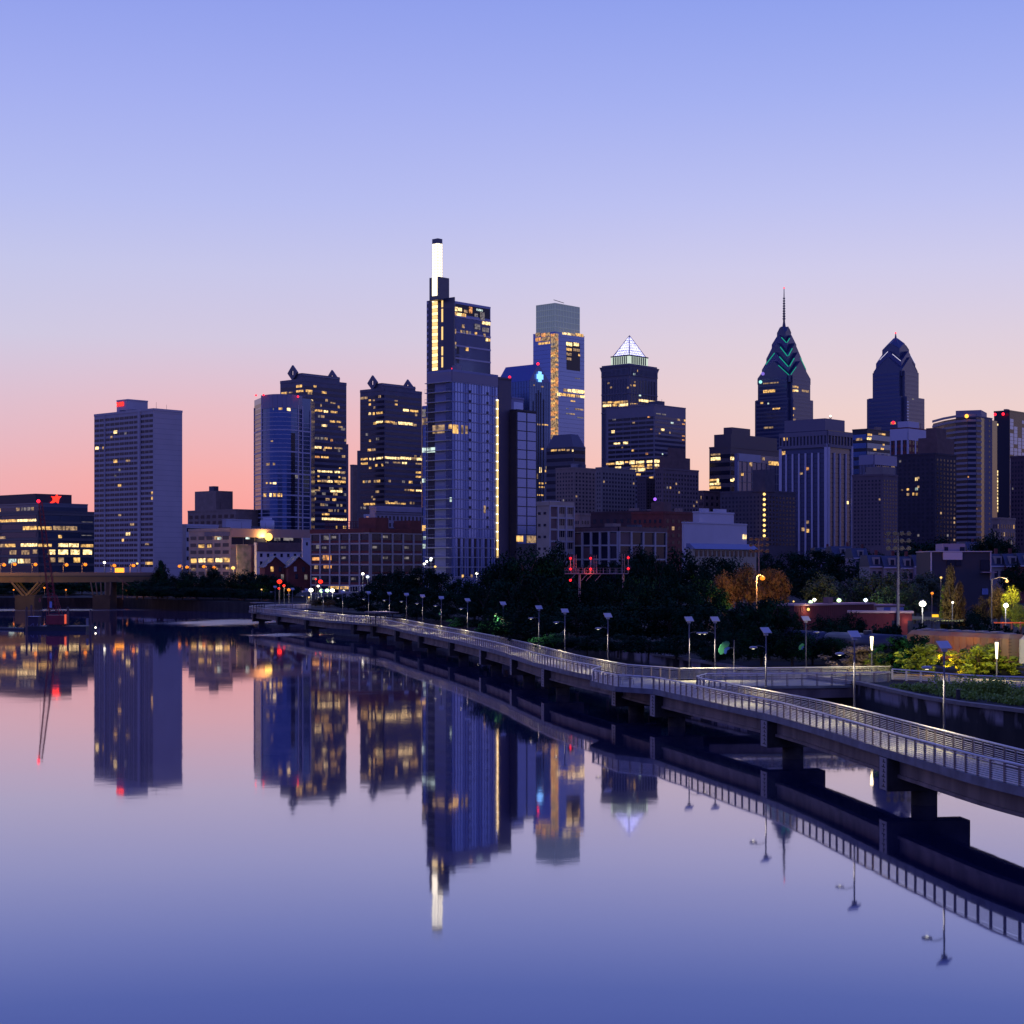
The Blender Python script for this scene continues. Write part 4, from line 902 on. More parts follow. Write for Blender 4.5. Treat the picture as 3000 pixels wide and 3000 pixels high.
# ---- gabled blue tower with the shining cross
def wedge(name, label):
    D = 1500; c = Vector(at(1551, D)); B = Bld(name, label, (1551, 1115), D, 1455, 1612, wall=blue_glass, zb=8, par=0)
    # gable roof whose ridge runs along the left facade direction
    mid = B.C + UE * (B.tr * .43); zr = zz(1066, mid.y); e1 = B.z1; g_ = MB()
    p = [B.C, B.r, B.l, B.b, mid, mid + UN * B.tl]
    g_.add([(p[0].x, p[0].y, e1), (p[1].x, p[1].y, e1), (p[4].x, p[4].y, zr), (p[2].x, p[2].y, e1), (p[3].x, p[3].y, e1), (p[5].x, p[5].y, zr)], [(0, 1, 2), (3, 5, 4), (0, 2, 5, 3), (1, 4, 5, 2)])
    g_.build('roof', mat('roof_glass', (.09, .11, .26), .25, .6), B.root)
    q = MB()
    for f in (B.FL, B.FR): f.lines(q, 0, 30, 10, B.z1, wh=.12, t=.1); f.lines(q, 12, 0, 10, B.z1, wv=.12, t=.1)
    q.build('glazing_bar', mat('glazing_line', (.05, .06, .12), .5), B.root)
    f = B.FR
    for px_, y0_, y1_ in ((1562, 1175, 1640), (1571, 1152, 1640), (1577, 1143, 1640), (1583, 1150, 1640), (1592, 1170, 1640)):
        u = f.U(px_); f.win(u - .5, u + .5, f.Z(u, y1_), f.Z(u, y0_), dark_wall, 0, .4)
    f.px('d', [(1168, 1438, 1180, 1450, 'd'), (1240, 1452, 1262, 1466, 'd'), (1205, 1808, 1245, 1822, 'd'), (1250, 1812, 1310, 1824, 'w')])
    f.px('e', [(1185, 900, 1205, 950, 'h'), (1235, 925, 1265, 945, 'w'), (1160, 960, 1180, 1005, 'd'), (1180, 1040, 1230, 1055, 'w'), (1180, 1075, 1235, 1088, 'w'), (1165, 1148, 1230, 1160, 'w'), (1240, 1040, 1300, 1050), (1200, 725, 1225, 740, 'w'), (1290, 960, 1330, 978, 'w'), (1245, 890, 1275, 915, 'h')])
    B.done()
    for k, (w_, h_) in enumerate(((2.2, 4.6), (4.3, 2.2))):
        u = f.U(1579); q2 = f.L + f.u * (u - w_ / 1.0) + f.n * 1.0; zc = f.Z(u, 1104)
        MB().ubox(tuple(q2), tuple(f.u), w_ * 2, tuple(f.n), .3 + .1 * k, zc - h_, zc + h_).build('cross_sign', glow('cross_blue_white', (.2, .5, 1), 1.9), B.root)
    for px_, py_ in ((1576, 1066), (1493, 1105)): x, y = at(px_, 1490); beacon(B.root, x, y, zz(py_, 1490), 1.2)
wedge('gabled_glass_tower', 'dark blue gabled glass tower with a shining blue white cross')
# ---- glass tower with the frosted box top
cg = mat('tower_glass')
B = Bld('box_topped_glass_tower', 'pale blue glass tower with a frosted glass box on top and an orange lit seam', (1627, 972), 1800, 1562, 1712, wall=mat('comb_glass', (.17, .23, .44), .18, .75, var=.08, scale=.015), zb=8, par=.3)
q = MB()
for f in (B.FL, B.FR): f.lines(q, 0, 56, 12, B.z1, wh=.25, t=.12)
q.build('floor_line', mat('comb_line', (.16, .18, .3), .4, .3), B.root)
frm = mat('frosted_box_glass', (.34, .38, .36), .5, 0, em=(.5, .62, .55), es=.10)
bx_ = Bld('x', 'x', (1626, 888), 1806, 1571, 1698, wall=frm, zb=B.z1, root=B.root, part='glass_box', par=.2)
q = MB()
for f in (bx_.FL, bx_.FR): f.lines(q, 9, 5, bx_.z0, bx_.z1, wv=.22, wh=.55, t=.3)
q.build('box_frame', mat('box_frame_glow', (.5, .55, .5), .5, em=(.6, .7, .6), es=.12), B.root)  # faint glow put into the frame colour, as if lit from behind
q = MB()
for k in range(46):
    z = B.FL.Z(B.FL.W, 1286) + k * (B.FL.Z(B.FL.W, 978) - B.FL.Z(B.FL.W, 1286)) / 46
    for (f, a, b_) in ((B.FL, B.FL.W - 6.2, B.FL.W), (B.FR, 0, 4.6)):
        f.win(a, b_, z, z + 2.9 * 1.0, LIT[RN.choice(['d', 'd', 'o', 'w', 'f', 'd', 'o'])], 1, .3)
for (f, rc) in ((B.FL, [(1190, 950, 1240, 985, 'd'), (1245, 950, 1330, 985, 'o'), (1190, 995, 1240, 1030, 'o'), (1245, 990, 1330, 1025, 'd'), (1215, 1038, 1330, 1058, 'w'), (1300, 1480, 1335, 1498, 'd')]),
                (B.FR, [(1440, 948, 1480, 966, 'h'), (1485, 955, 1560, 975, 'h'), (1565, 958, 1640, 985, 'w'), (1478, 1040, 1535, 1075, 'h'), (1545, 1045, 1600, 1075, 'h'), (1480, 1095, 1530, 1120, 'w'), (1480, 1140, 1530, 1165, 'd'), (1480, 1185, 1530, 1208, 'd'), (1540, 1100, 1605, 1125, 'd'), (1590, 1150, 1608, 1170, 'w'),
                 (1452, 1480, 1530, 1508, 'h'), (1535, 1486, 1655, 1520, 'h'), (1415, 1520, 1475, 1545, 'w'), (1480, 1528, 1560, 1555, 'w'), (1565, 1538, 1655, 1562, 'h'), (1390, 1515, 1425, 1545, 'h'), (1520, 1588, 1565, 1600, 'w'), (1560, 1378, 1610, 1386, 'f'), (1478, 1660, 1500, 1668, 'f'), (1560, 1665, 1640, 1680, 'f'), (1475, 1708, 1560, 1720, 'f'), (1580, 1745, 1640, 1756, 'f')])):
    f.px('d', rc, t=.5)
f = B.FR; f.win(f.U(1660), f.U(1699), f.Z(20, 1083), f.Z(20, 1000), dark_glass, 0, .2)
B.done(100)
MB().tube((*at(1622, 1806), bx_.z1 + 3.5), (*at(1652, 1815), bx_.z1 + 1.5), .35, .35, 4).build('roof_crane', black_steel, B.root)
# ---- sloped roof office in front
B = Bld('mansard_office_tower', 'dark banded office tower with a sloping cap and one lit floor', (1680, 1310), 1300, 1600, 1715, wall=mat('mansard_wall', (.10, .09, .11), .6), zb=8, par=.5)
for f in (B.FL, B.FR): f.bands(12, 40, B.z1 - 1, .45, dark_glass)
B.FL.px('e', [(1292, 738, 1350, 754, 'w'), (1358, 736, 1385, 752, 'd'), (1390, 734, 1420, 748, 'w'), (1425, 736, 1465, 752, 'd'), (1485, 736, 1540, 756, 'h')], t=.3); B.done()
base = [tuple(B.C), tuple(B.r), tuple(B.b), tuple(B.l)]; cc = (B.C + B.b) / 2
MB().prism(base, B.z1 + .5, zz(1273, 1310), [tuple(Vector(p) * .62 + cc * .38) for p in base]).build('roof', mat('mansard_roof', (.09, .085, .12), .5), B.root)
# ---- pyramid topped tower
B = Bld('pyramid_tower', 'dark stone tower crowned by a glowing violet white glass pyramid', (1843, 1085), 1650, 1762, 1926, wall=mat('pyramid_stone', (.15, .14, .17), .6, var=.08), zb=8, par=0)
for f in (B.FL, B.FR):
    for i in range(9): u = f.W * (.06 + .1 * i); f.win(u, u + f.W * .06, 20, B.z1 - 8, mat('pyramid_glass', (.05, .055, .09), .2, .4))
    q = MB(); f.lines(q, 0, 2, B.z1 - 40, B.z1 - 4, wh=1.2, t=.5); q.build('stone_band', mat('pyramid_stone'), B.root)
B.FL.px('f', [(460, 625, 540, 640, 'w'), (548, 620, 665, 638, 'w'), (460, 648, 530, 666, 'h'), (540, 645, 580, 662, 'w'), (590, 642, 665, 662, 'h'), (520, 505, 535, 518, 'd'), (500, 472, 515, 484, 'd'), (655, 505, 668, 520, 'd')], t=.5)
B.FR.px('f', [(680, 640, 740, 655, 'w'), (750, 610, 830, 628, 'h'), (835, 620, 900, 640, 'h'), (700, 398, 722, 412, 'c'), (728, 368, 742, 384, 'w'), (706, 488, 722, 502, 'w'), (680, 488, 692, 500, 'd'), (750, 570, 766, 582, 'c'), (710, 462, 722, 474, 'd')], t=.5)
B.done()
base = [B.C, B.r, B.b, B.l]; cc = (B.C + B.b) / 2
def sc_poly(k): return [tuple(cc + (p - cc) * k) for p in base]
MB().prism(sc_poly(1.0), B.z1, zz(1071, 1655), sc_poly(1.075)).build('flared_cornice', mat('pyramid_stone'), B.root)
q = MB()
for f in (B.FL, B.FR):
    for i in range(22): u = f.W * (i + .5) / 22; f.strip(q, u - .35, u + .35, B.z1 - 4, B.z1 + 3.4, .9)
q.build('cornice_fin', grey_panel, B.root)
MB().prism(sc_poly(.99), zz(1071, 1655), zz(1066, 1655)).build('roof_edge', mat('pyramid_stone'), B.root)
zA = zz(1067, 1668); zB = zz(1043, 1668)
MB().prism(sc_poly(.66), zA - 3, zB).build('lantern_base', glow('green_white_uplight', (.8, .95, .8), .8, True), B.root)
q = MB(); lf = [Vector(p) for p in sc_poly(.665)]
for a, b_ in ((lf[3], lf[0]), (lf[0], lf[1])):
    u = (b_ - a).normalized(); n = Vector((u.y, -u.x)); L_ = (b_ - a).length
    for i in range(10):
        if i in (0, 9): continue
        q.ubox(tuple(a + u * (L_ * (i + .2) / 10)), tuple(u), L_ * .055, tuple(n), .3, zA, zB - 1)
    q.ubox(tuple(a), tuple(u), L_, tuple(n), .5, zB - .8, zB + .4)
q.build('lantern_pier', mat('pier_stone', (.10, .12, .10), .8), B.root)
ap = (cc.x, cc.y, zz(983, cc.y)); pm = bpy.data.materials.new('pyramid_lights'); pm.use_nodes = True; t = pm.node_tree; b = t.nodes['Principled BSDF']
g = t.nodes.new('ShaderNodeNewGeometry'); ck = t.nodes.new('ShaderNodeTexBrick'); mp = t.nodes.new('ShaderNodeMapping'); t.links.new(g.outputs['Position'], mp.inputs[0])
mp.inputs['Rotation'].default_value = (rad(90), 0, 0); mp.inputs['Scale'].default_value = (1, 1, 1)
t.links.new(mp.outputs[0], ck.inputs['Vector']); ck.inputs['Scale'].default_value = .35; ck.inputs['Color1'].default_value = (.45, .42, 1, 1); ck.inputs['Color2'].default_value = (.95, .95, 1, 1); ck.inputs['Mortar'].default_value = (.05, .05, .2, 1); ck.inputs['Mortar Size'].default_value = .06
b.inputs['Base Color'].default_value = (.02, .02, .03, 1); t.links.new(ck.outputs[0], b.inputs['Emission Color']); b.inputs['Emission Strength'].default_value = 3.4
pb = [Vector(p) for p in sc_poly(.58)]; py = MB(); py.add([(p.x, p.y, zB + .3) for p in pb] + [ap], [(0, 1, 4), (1, 2, 4), (2, 3, 4), (3, 0, 4)]); py.build('glass_pyramid', pm, B.root)
q = MB()
for k in range(4): q.tube((pb[k].x, pb[k].y, zB + .3), ap, .55, .3, 5)
for s_ in range(1, 8):
    t_ = s_ / 8
    for k in range(4):
        a = Vector((pb[k].x, pb[k].y, zB + .3)).lerp(Vector(ap), t_); b_ = Vector((pb[(k + 1) % 4].x, pb[(k + 1) % 4].y, zB + .3)).lerp(Vector(ap), t_); q.tube(a, b_, .18, .18, 4)
    for k in range(4):
        a0 = Vector((pb[k].x, pb[k].y, zB + .3)); a1_ = Vector((pb[(k + 1) % 4].x, pb[(k + 1) % 4].y, zB + .3))
        q.tube(a0.lerp(a1_, t_), Vector(ap).lerp(a0 if t_ < .5 else a1_, abs(1 - 2 * t_) if 1 else 0), .15, .15, 4)
q.build('pyramid_lattice', mat('lattice_steel', (.12, .11, .2), .5, .3), B.root)
# ---- gridded office with blazing lower floors
og = mat('gridded_stone', (.20, .18, .21), .6, var=.06)
B = Bld('gridded_office_tower', 'broad gridded office tower with blazing white lit floors near its foot', (1917, 1186), 1350, 1776, 2009, wall=og, zb=8, par=.5)
zt_ = zz(1216, 1350); zb_ = zz(1475, 1350)
B.FL.grid(6, 19, zb_, zt_, .93, .55, mat('office_pane', (.02, .018, .03), .2, .1), .02, ml=2); B.FR.bands(19, zb_, zt_, .5, mat('office_pane2', (.07, .07, .12), .2, .4), .05)
B.FL.px('f', [(530, 858, 556, 880, 'h'), (548, 958, 606, 970, 'h'), (626, 950, 666, 968, 'h'), (610, 990, 622, 1002, 'd'), (694, 1014, 712, 1028, 'w'), (808, 1040, 826, 1054, 'o'), (822, 745, 842, 755, 'o'), (700, 790, 720, 802, 'd'), (540, 765, 566, 776, 'f'), (845, 845, 858, 852, 'o'),
               (488, 1122, 560, 1136, 'w'), (565, 1108, 635, 1134, 'h'), (640, 1108, 668, 1120, 'w'), (676, 1102, 720, 1130, 'h'), (728, 1105, 800, 1125, 'h'), (815, 1100, 862, 1118, 'h'), (560, 1150, 610, 1166, 'h'), (690, 1140, 735, 1155, 'w'), (730, 1135, 800, 1155, 'w'), (610, 1172, 670, 1196, 'h'), (678, 1168, 735, 1192, 'h'), (742, 1162, 808, 1188, 'h'), (820, 1130, 862, 1148, 'w'), (680, 1210, 712, 1226, 'w'), (732, 1206, 768, 1222, 'w'), (835, 1232, 870, 1246, 'w'), (815, 1158, 862, 1168, 'w')], t=.35)
B.FR.px('f', [(930, 845, 956, 862, 'h'), (912, 878, 922, 888, 'd'), (1008, 792, 1030, 806, 'c'), (1100, 804, 1120, 812, 'o'), (1100, 900, 1120, 908, 'o'), (1100, 932, 1120, 940, 'o'), (875, 1096, 930, 1120, 'h'), (940, 1108, 980, 1122, 'w'), (982, 1108, 1010, 1130, 'h'), (875, 1132, 950, 1150, 'h'), (960, 1140, 990, 1152, 'w'), (875, 1160, 905, 1170, 'w'), (936, 1045, 945, 1055, 'c'), (890, 720, 930, 728, 'f'), (935, 725, 970, 735, 'f')], t=.35)
B.roof(.05, .25, .2, .4, 4); B.done()
# ---- beige residential row
def resid(name, lab, C, D, l, r, nL, nR, nf, wall, zlow=1560, p=.02, **kw):
    B = Bld(name, lab, C, D, l, r, wall=wall, zb=kw.pop('zb', 8), par=.8); zt_ = B.z1 - 2; zb_ = zz(zlow, D)
    if nL: B.FL.grid(nL, nf, zb_, zt_, .42, .5, None, p)
    if nR: B.FR.grid(nR, nf, zb_, zt_, .42, .5, None, p)
    return B
resid('beige_apartment_block', 'beige apartment block with rows of balconies below the sloping capped tower', (1682, 1372), 1150, 1628, 1765, 6, 8, 16, tan_brick).done()
resid('beige_hotel_block', 'beige block of small square windows left of a dark balcony column', (1763, 1372), 1080, 1745, 1862, 2, 11, 15, mat('beige_brick', (.24, .20, .18), .85, var=.1), p=.01).done()
B = resid('brown_hotel_block', 'brown brick hotel with a stepped roof, right of the beige blocks', (1940, 1374), 1050, 1919, 2047, 3, 12, 14, mat('brown_hotel_brick', (.17, .12, .12), .85, var=.15), p=.06); B.roof(.2, .9, .1, .8, 8, brown_brick); B.roof(.4, .8, .3, .7, 14, brown_brick)
x, y = at(1919, 1040); beacon(B.root, x, y, zz(1464, 1048), 1.0, 'b').data.materials[0] = glow('violet_lamp', (.35, .12, 1), 1.6); B.done()
resid('balcony_column_block', 'narrow dark block of stacked balconies between the beige and brown hotels', (1893, 1404), 1070, 1866, 1922, 3, 3, 16, mat('balcony_block_wall', (.10, .075, .085), .8)).done()
B = resid('dark_infill_block', 'dark plain block in the notch of orange sky', (2062, 1440), 1200, 2046, 2110, 3, 3, 6, brown_brick, p=.03); B.done()
# ---- low buildings in the middle
B = Bld('cream_loft_building', 'cream sided loft building with white grid and brick panels behind the big tree', (1609, 1478), 520, 1573, 1681, wall=cream_wall, zb=6)
f = B.FR; zt_ = zz(1482, 520); zb_ = zz(1690, 520); h = (zt_ - zb_) / 6
q = MB(); f.lines(q, 3, 6, zb_, zt_, wv=.7, wh=.5, t=.35); q.build('facade_frame', pier_m, B.root)
for k in range(6):
    for i in range(3):
        x0 = f.W * i / 3 + .5; x1 = f.W * (i + 1) / 3 - .5; z0_ = zb_ + k * h + .4; z1_ = zb_ + (k + 1) * h - .3
        if i == 0: f.win(x0, x1, z0_, z1_, brown_brick, 0, .06)
        else:
            for j in range(3): f.win(x0 + (x1 - x0) * (j + .1) / 3, x0 + (x1 - x0) * (j + .75) / 3, z0_ + 1, z1_, dark_glass)
for k in range(6): B.FL.win(B.FL.W * .1, B.FL.W * .3, zb_ + k * h + 1, zb_ + k * h + 1.8, dark_glass); B.FL.win(B.FL.W * .55, B.FL.W * .75, zb_ + k * h + 1, zb_ + k * h + 1.8, dark_glass)
B.roof(.1, .8, .1, .5, 1.2, white_panel); B.done()
B = Bld('low_loft_building', 'low two storey loft with white concrete grid above the railway signals', (1812, 1552), 520, 1682, 1951, wall=dark_glass, zb=5)
for f, nb in ((B.FL, 5), (B.FR, 4)):
    q = MB(); f.lines(q, nb, 3, zz(1680, 520), zz(1556, 520), wv=.75, wh=.5, t=.4); q.build('facade_frame', pier_m, B.root)
    for k in range(3):
        for i in range(nb):
            z0_ = zz(1680, 520) + k * (zz(1556, 520) - zz(1680, 520)) / 3
            if (i + k) % 4 == 2: f.win(f.W * i / nb + .4, f.W * (i + 1) / nb - .4, z0_ + .3, z0_ + 3.8, brown_brick, 0, .1)
            else:
                for j in range(1, 4): f.win(f.W * (i + j / 4) / nb - .08, f.W * (i + j / 4) / nb + .08, z0_ + .3, z0_ + 4, grey_panel, 0, .15)
q = MB()
for f in (B.FL, B.FR): f.strip(q, 0, f.W, B.z1 - .4, B.z1 + .8, .5)
q.build('brick_parapet', brown_brick, B.root); B.done(60)
resid('orange_lit_house_block', 'low tan building with rusty lit windows next to the cream loft', (1700, 1508), 800, 1680, 1730, 3, 3, 4, tan_brick, 1600, .2).done()
resid('dark_brick_block', 'dark plum brick block with two orange windows in the middle distance', (1895, 1500), 850, 1730, 1960, 8, 5, 5, mat('plum_brick', (.07, .035, .04), .85, var=.2), 1640, .04).done()
B = resid('maroon_brick_block', 'maroon brick block with a few lit windows left of the white wall', (1945, 1503), 760, 1850, 2046, 6, 6, 6, red_brick, 1640, .05); B.roof(.1, .5, .1, .3, 5, brown_brick); B.done()
B = Bld('white_wall_building', 'windowless building with a big smooth white lavender side wall', (2005, 1530), 620, 1998, 2188, wall=white_panel, zb=6, par=.2)
s_ = Bld('x', 'x', (2048, 1500), 640, 2030, 2150, wall=white_panel, zb=B.z1 - 1, root=B.root, part='upper_wall', par=.3); s_.roof(.1, .6, .1, .3, 1.5, white_panel); s_.roof(.1, .6, .5, .8, 1.5, white_panel)
B.FR.px('g', [(297, 1735, 322, 1765, 'h')]); B.done()
B = Bld('cream_low_building', 'long low cream building with a blue roof and square windows', (2030, 1608), 480, 2010, 2216, wall=mat('cream_paint', (.36, .32, .22), .7), zb=5, par=0)
B.FR.grid(14, 1, zz(1632, 480), zz(1610, 480), .55, .8, None); MB().prism([tuple(B.C + B.FR.n * .8), tuple(B.r + B.FR.n * .8), tuple(B.b), tuple(B.l)], B.z1, B.z1 + 1.6, [tuple(B.C.lerp(B.l, .5)), tuple(B.r.lerp(B.b, .5)), tuple(B.b), tuple(B.l)]).build('roof', mat('blue_roof', (.16, .18, .3), .5, .3), B.root); B.done()
# ---- right cluster
B = Bld('brown_office_tower', 'brown banded office block with bright white floors, first on the right group', (2140, 1310), 1350, 2078, 2290, wall=mat('brown_stone', (.12, .09, .09), .6), zb=8)
B.FL.bands(12, 30, B.z1 - 4, .5, dark_glass); B.FR.bands(12, 30, B.z1 - 4, .5, dark_glass)
lit_ = [(78, 1200, 150, 1222, 'h'), (78, 1176, 150, 1188, 'd'), (65, 1352, 120, 1366, 'w'), (65, 1378, 145, 1392, 'h'), (65, 1402, 150, 1418, 'w'), (118, 1350, 134, 1392, 'h')]
B.FL.px('g', lit_, t=.3); B.FR.px('g', [(150, 1198, 238, 1220, 'h'), (150, 1352, 235, 1368, 'h'), (150, 1380, 185, 1390, 'w'), (226, 1346, 248, 1362, 'h')], t=.3)
B.roof(.1, .9, .05, .95, 11, mat('brown_stone')); B.roof(.3, .7, .15, .5, 17, mat('brown_stone')); B.done()
B = Bld('white_framed_tower', 'narrow glass block in a bright white frame before the brown offices', (2160, 1330), 1200, 2152, 2287, wall=mat('panel_glass', (.10, .11, .2), .2, .5), zb=8, par=.3)
q = MB(); f = B.FR; f.strip(q, 0, f.U(2226), B.z1 - 5, B.z1 + .5, .6); f.strip(q, 0, 1.2, 20, B.z1, .6); q.build('white_frame', white_panel, B.root)
q = MB(); f.lines(q, 9, 10, 20, B.z1 - 5, wv=.5, wh=.5, t=.35); q.build('facade_grid_frame', grey_panel, B.root)
f.px('g', [(346, 1203, 360, 1262, 'd'), (390, 1206, 416, 1224, 'w'), (432, 1202, 446, 1222, 'd'), (475, 1230, 545, 1256, 'w'), (392, 1300, 416, 1318, 'd'), (286, 1310, 300, 1328, 'w'), (432, 1300, 446, 1320, 'd'), (345, 1240, 358, 1262, 'w')], t=.45); B.done()
B = resid('old_brick_hotel', 'old dark brick hotel with a vertical row of golden lights', (2240, 1440), 1000, 2110, 2331, 12, 9, 12, mat('hotel_brick', (.095, .08, .095), .85, var=.15), 1600, .01)
B.roof(-.02, .25, -.02, .3, 13, mat('hotel_brick'))
for k in range(9): x, y = at(2238.5, 997); beacon(B.root, x, y - .8, zz(1448 + k * 15.2, 997), .85, 'w').data.materials[0] = glow('gold_lamp', (1, .62, .18), 2)
B.done()
B = Bld('striped_tower', 'tower with bold white vertical piers and a dark crown band', (2424, 1262), 1150, 2284, 2496, wall=mat('pier_tower_glass', (.03, .035, .07), .2, .4), zb=8, par=.6)
pm_ = mat('white_pier', (.56, .52, .58), .6)
for f, nb in ((B.FL, 7), (B.FR, 4)):
    q = MB()
    for i in range(nb + 1):
        u = (f.W - 2) * i / nb; f.strip(q, u, u + (2.2 if i in (0, nb) else 1.2), 8, zz(1300, 1150) if i in (0, nb) else zz(1325, 1150), .9)
    q.build('pier', pm_, B.root)
    q = MB(); f.strip(q, 0, f.W, B.z1 - 3, B.z1, .8); f.lines(q, nb * 2, 0, B.z1 - 9, B.z1 - 2, wv=1.4, t=.6); f.strip(q, 0, f.W, B.z1 - 11, B.z1 - 9, .9); q.build('crown_band', mat('crown_stone', (.17, .15, .19), .6), B.root)
    f.bands(26, 12, B.z1 - 12, .8, mat('pier_glass', (.05, .06, .12), .2, .4), .012)
B.FL.px('g', [(732, 1638, 756, 1660, 'd'), (732, 1696, 758, 1720, 'w'), (528, 1066, 548, 1082, 'w'), (580, 1062, 608, 1086, 'w'), (693, 1305, 712, 1320, 'd'), (730, 1270, 756, 1290, 'o')], t=.5); B.FR.px('g', [(1002, 1504, 1026, 1524, 'h')], t=.5)
B.roof(.1, .95, .1, .9, 9, mat('crown_stone'))
B.done()
ant = MB()
r_ = empty('lattice_mast', (*at(2433, 1400), 100), 'thin red and white lattice mast beside the striped tower roof', 'mast'); x, y = at(2433, 1400)
for a, b_ in ((-1, -1), (1, -1), (1, 1), (-1, 1)): ant.tube((x + a * 1.4, y + b_, zz(1262, 1400)), (x + a * .5, y + b_ * .4, zz(1222, 1400)), .22, .2, 4)
for k in range(6): z = zz(1262 - k * 6.5, 1400); ant.tube((x - 1.3, y, z), (x + 1, y, z + 1.8), .15, .15, 4); ant.tube((x + 1.3, y, z), (x - 1, y, z + 1.8), .15, .15, 4)
ant.build('lattice', mat('mast_red', (.3, .08, .06), .6), r_); beacon(r_, x, y, zz(1219, 1400), .8, 'w')
# ---- chevron crowned towers
def crowned(name, lab, pxc, D, tiers, body, spire, glowm, wallm_, pxl, pxr, yb, litL=(), litR=(), neon=(), pxs=None, kk='g'):
    """square tower turned on the city grid; tiers: (half side, corner eave row, gable peak row)"""
    cx, cy = at(pxc, D + 25); c = Vector((cx, cy)); s0 = body[0][0]
    r = empty(name, (cx, cy, 8), lab, 'building'); holder = G(); holder.__class__ = type('T', (), {'done': Bld.done}); holder.wins = []; holder.root = r
    facs = []
    def sq(s, notch=0):
        if not notch: return [c - UE * s - UN * s, c + UE * s - UN * s, c + UE * s + UN * s, c - UE * s + UN * s]
        o = []
        for a, b_ in ((-1, -1), (1, -1), (1, 1), (-1, 1)):
            k = [(a * (s), b_ * (s - notch)), (a * (s - notch), b_ * (s - notch)), (a * (s - notch), b_ * s)]
            if a * b_ < 0: k = k[::-1]
            if a * b_ > 0: pass
            o += [c + UE * p[0] + UN * p[1] for p in k]
        return o
    for (s, notch, ytop, ybot) in body:
        pts_ = sq(s, notch); zt_ = zz(ytop, cy); zb_ = zz(ybot, cy)
        MB().prism([tuple(p) for p in pts_], zb_, zt_).build('wall', wallm_, r)
        a = c - UE * (s) + UN * (s - notch); b_ = c - UE * s - UN * (s - notch)
        e = c - UN * s - UE * (s - notch); g_ = c - UN * s + UE * (s - notch)
        fl = Fac(holder, a, b_, zb_, zt_); fr = Fac(holder, e, g_, zb_, zt_); facs.append((fl, fr))
        for f in (fl, fr):
            nf = max(2, int((zt_ - max(zb_, 20)) / 4)); f.bands(nf, max(zb_, 20), zt_ - 1, .55, mat('chevron_glass', (.05, .065, .15), .2, .45), 0)
    roofm = mat('crown_glass', (.06, .07, .17), .25, .5)
    zp = None; prev = None
    for i, (s, ye, yp) in enumerate(tiers):
        ze, zpk = zz(ye, cy), zz(yp, cy); zb_ = ze - (6 if i == 0 else 14)
        ring = []
        for a, b_ in ((-1, -1), (0, -1), (1, -1), (1, 0), (1, 1), (0, 1), (-1, 1), (-1, 0)):
            p = c + UE * (a * s) + UN * (b_ * s); ring.append((p, ze if a and b_ else zpk))
        t_ = MB(); n8 = 8
        vs_ = [(p.x, p.y, zb_) for p, z in ring] + [(p.x, p.y, z) for p, z in ring]
        if i + 1 < len(tiers): s2, ye2, yp2 = tiers[i + 1]; zn = max(ze + 1, zz(ye2, cy) - 10)
        else: s2 = spire[0]; zn = zz(spire[1], cy)
        for a, b_ in ((-1, -1), (0, -1), (1, -1), (1, 0), (1, 1), (0, 1), (-1, 1), (-1, 0)):
            p = c + UE * (a * s2) + UN * (b_ * s2); vs_.append((p.x, p.y, max(zn, ze + 2) if (a and b_) else max(zpk, zn)))
        t_.add(vs_, [(k, (k + 1) % 8, 8 + (k + 1) % 8, 8 + k) for k in range(8)] + [(8 + k, 8 + (k + 1) % 8, 16 + (k + 1) % 8, 16 + k) for k in range(8)] + [tuple(range(16, 24))])
        t_.build('gabled_crown', roofm if i % 2 else wallm_, r)
        e_ = MB()
        for k in range(8):
            a, b_ = ring[k], ring[(k + 1) % 8]
            if k in (((7, 0) if i in (0, 2, 3) else (7, 0, 6, 1)) if len(tiers) > 3 else (6, 7, 1)):
                q0 = Vector((a[0].x, a[0].y, a[1])); q1 = Vector((b_[0].x, b_[0].y, b_[1])); q0, q1 = q0.lerp(q1, .08 if k == 0 else .3), q0.lerp(q1, .6 if k == 0 else .95); e_.tube(q0, q1, neon[i], None, 5)
        e_.build('chevron_edge', glowm[i], r)
    x, y = c
    q = MB(); q.tube((x, y, zz(spire[1], cy) - 1), (x, y, zz(spire[2], cy)), spire[0] * .9, spire[3], 8)
    if len(spire) > 5:
        q.tube((x, y, zz(spire[2], cy)), (x, y, zz(spire[4], cy)), spire[3], .35, 8)
        for k in range(9 if len(tiers) > 3 else 0): z = zz(spire[2], cy) + 3 + k * 2.6; q.tube((x, y, z), (x, y, z + 1), spire[3] + .5 - k * .05, spire[3] + .5 - k * .05, 8)
    q.build('spire', mat('spire_metal', (.09, .07, .11), .5, .3), r)
    beacon(r, x, y, zz(spire[4], cy) + .5, .8)
    return holder, facs, r
gn = glow('green_neon', (.015, .62, .40), .6); dk = mat('crown_edge_metal', (.10, .11, .18), .5, .4); wl = glow('pale_edge_light', (.8, .75, 1), .9)
H, fc, r = crowned('spired_tower', 'tall spired tower with green neon chevrons stepping up its crown', 2297, 1700,
    [(19.4, 1110, 1062), (16.2, 1084, 1036), (13, 1052, 1008), (9, 1010, 984), (5.2, 976, 958)], [(20.7, 4, 1108, 1180), (22.8, 4, 1174, 1640)], (2.9, 968, 944, 1.1, 845, 1), [gn, gn, gn, gn, dk], mat('spired_wall', (.085, .095, .16), .35, .3), 0, 0, 0, neon=[.35, .45, .45, .42, .3])
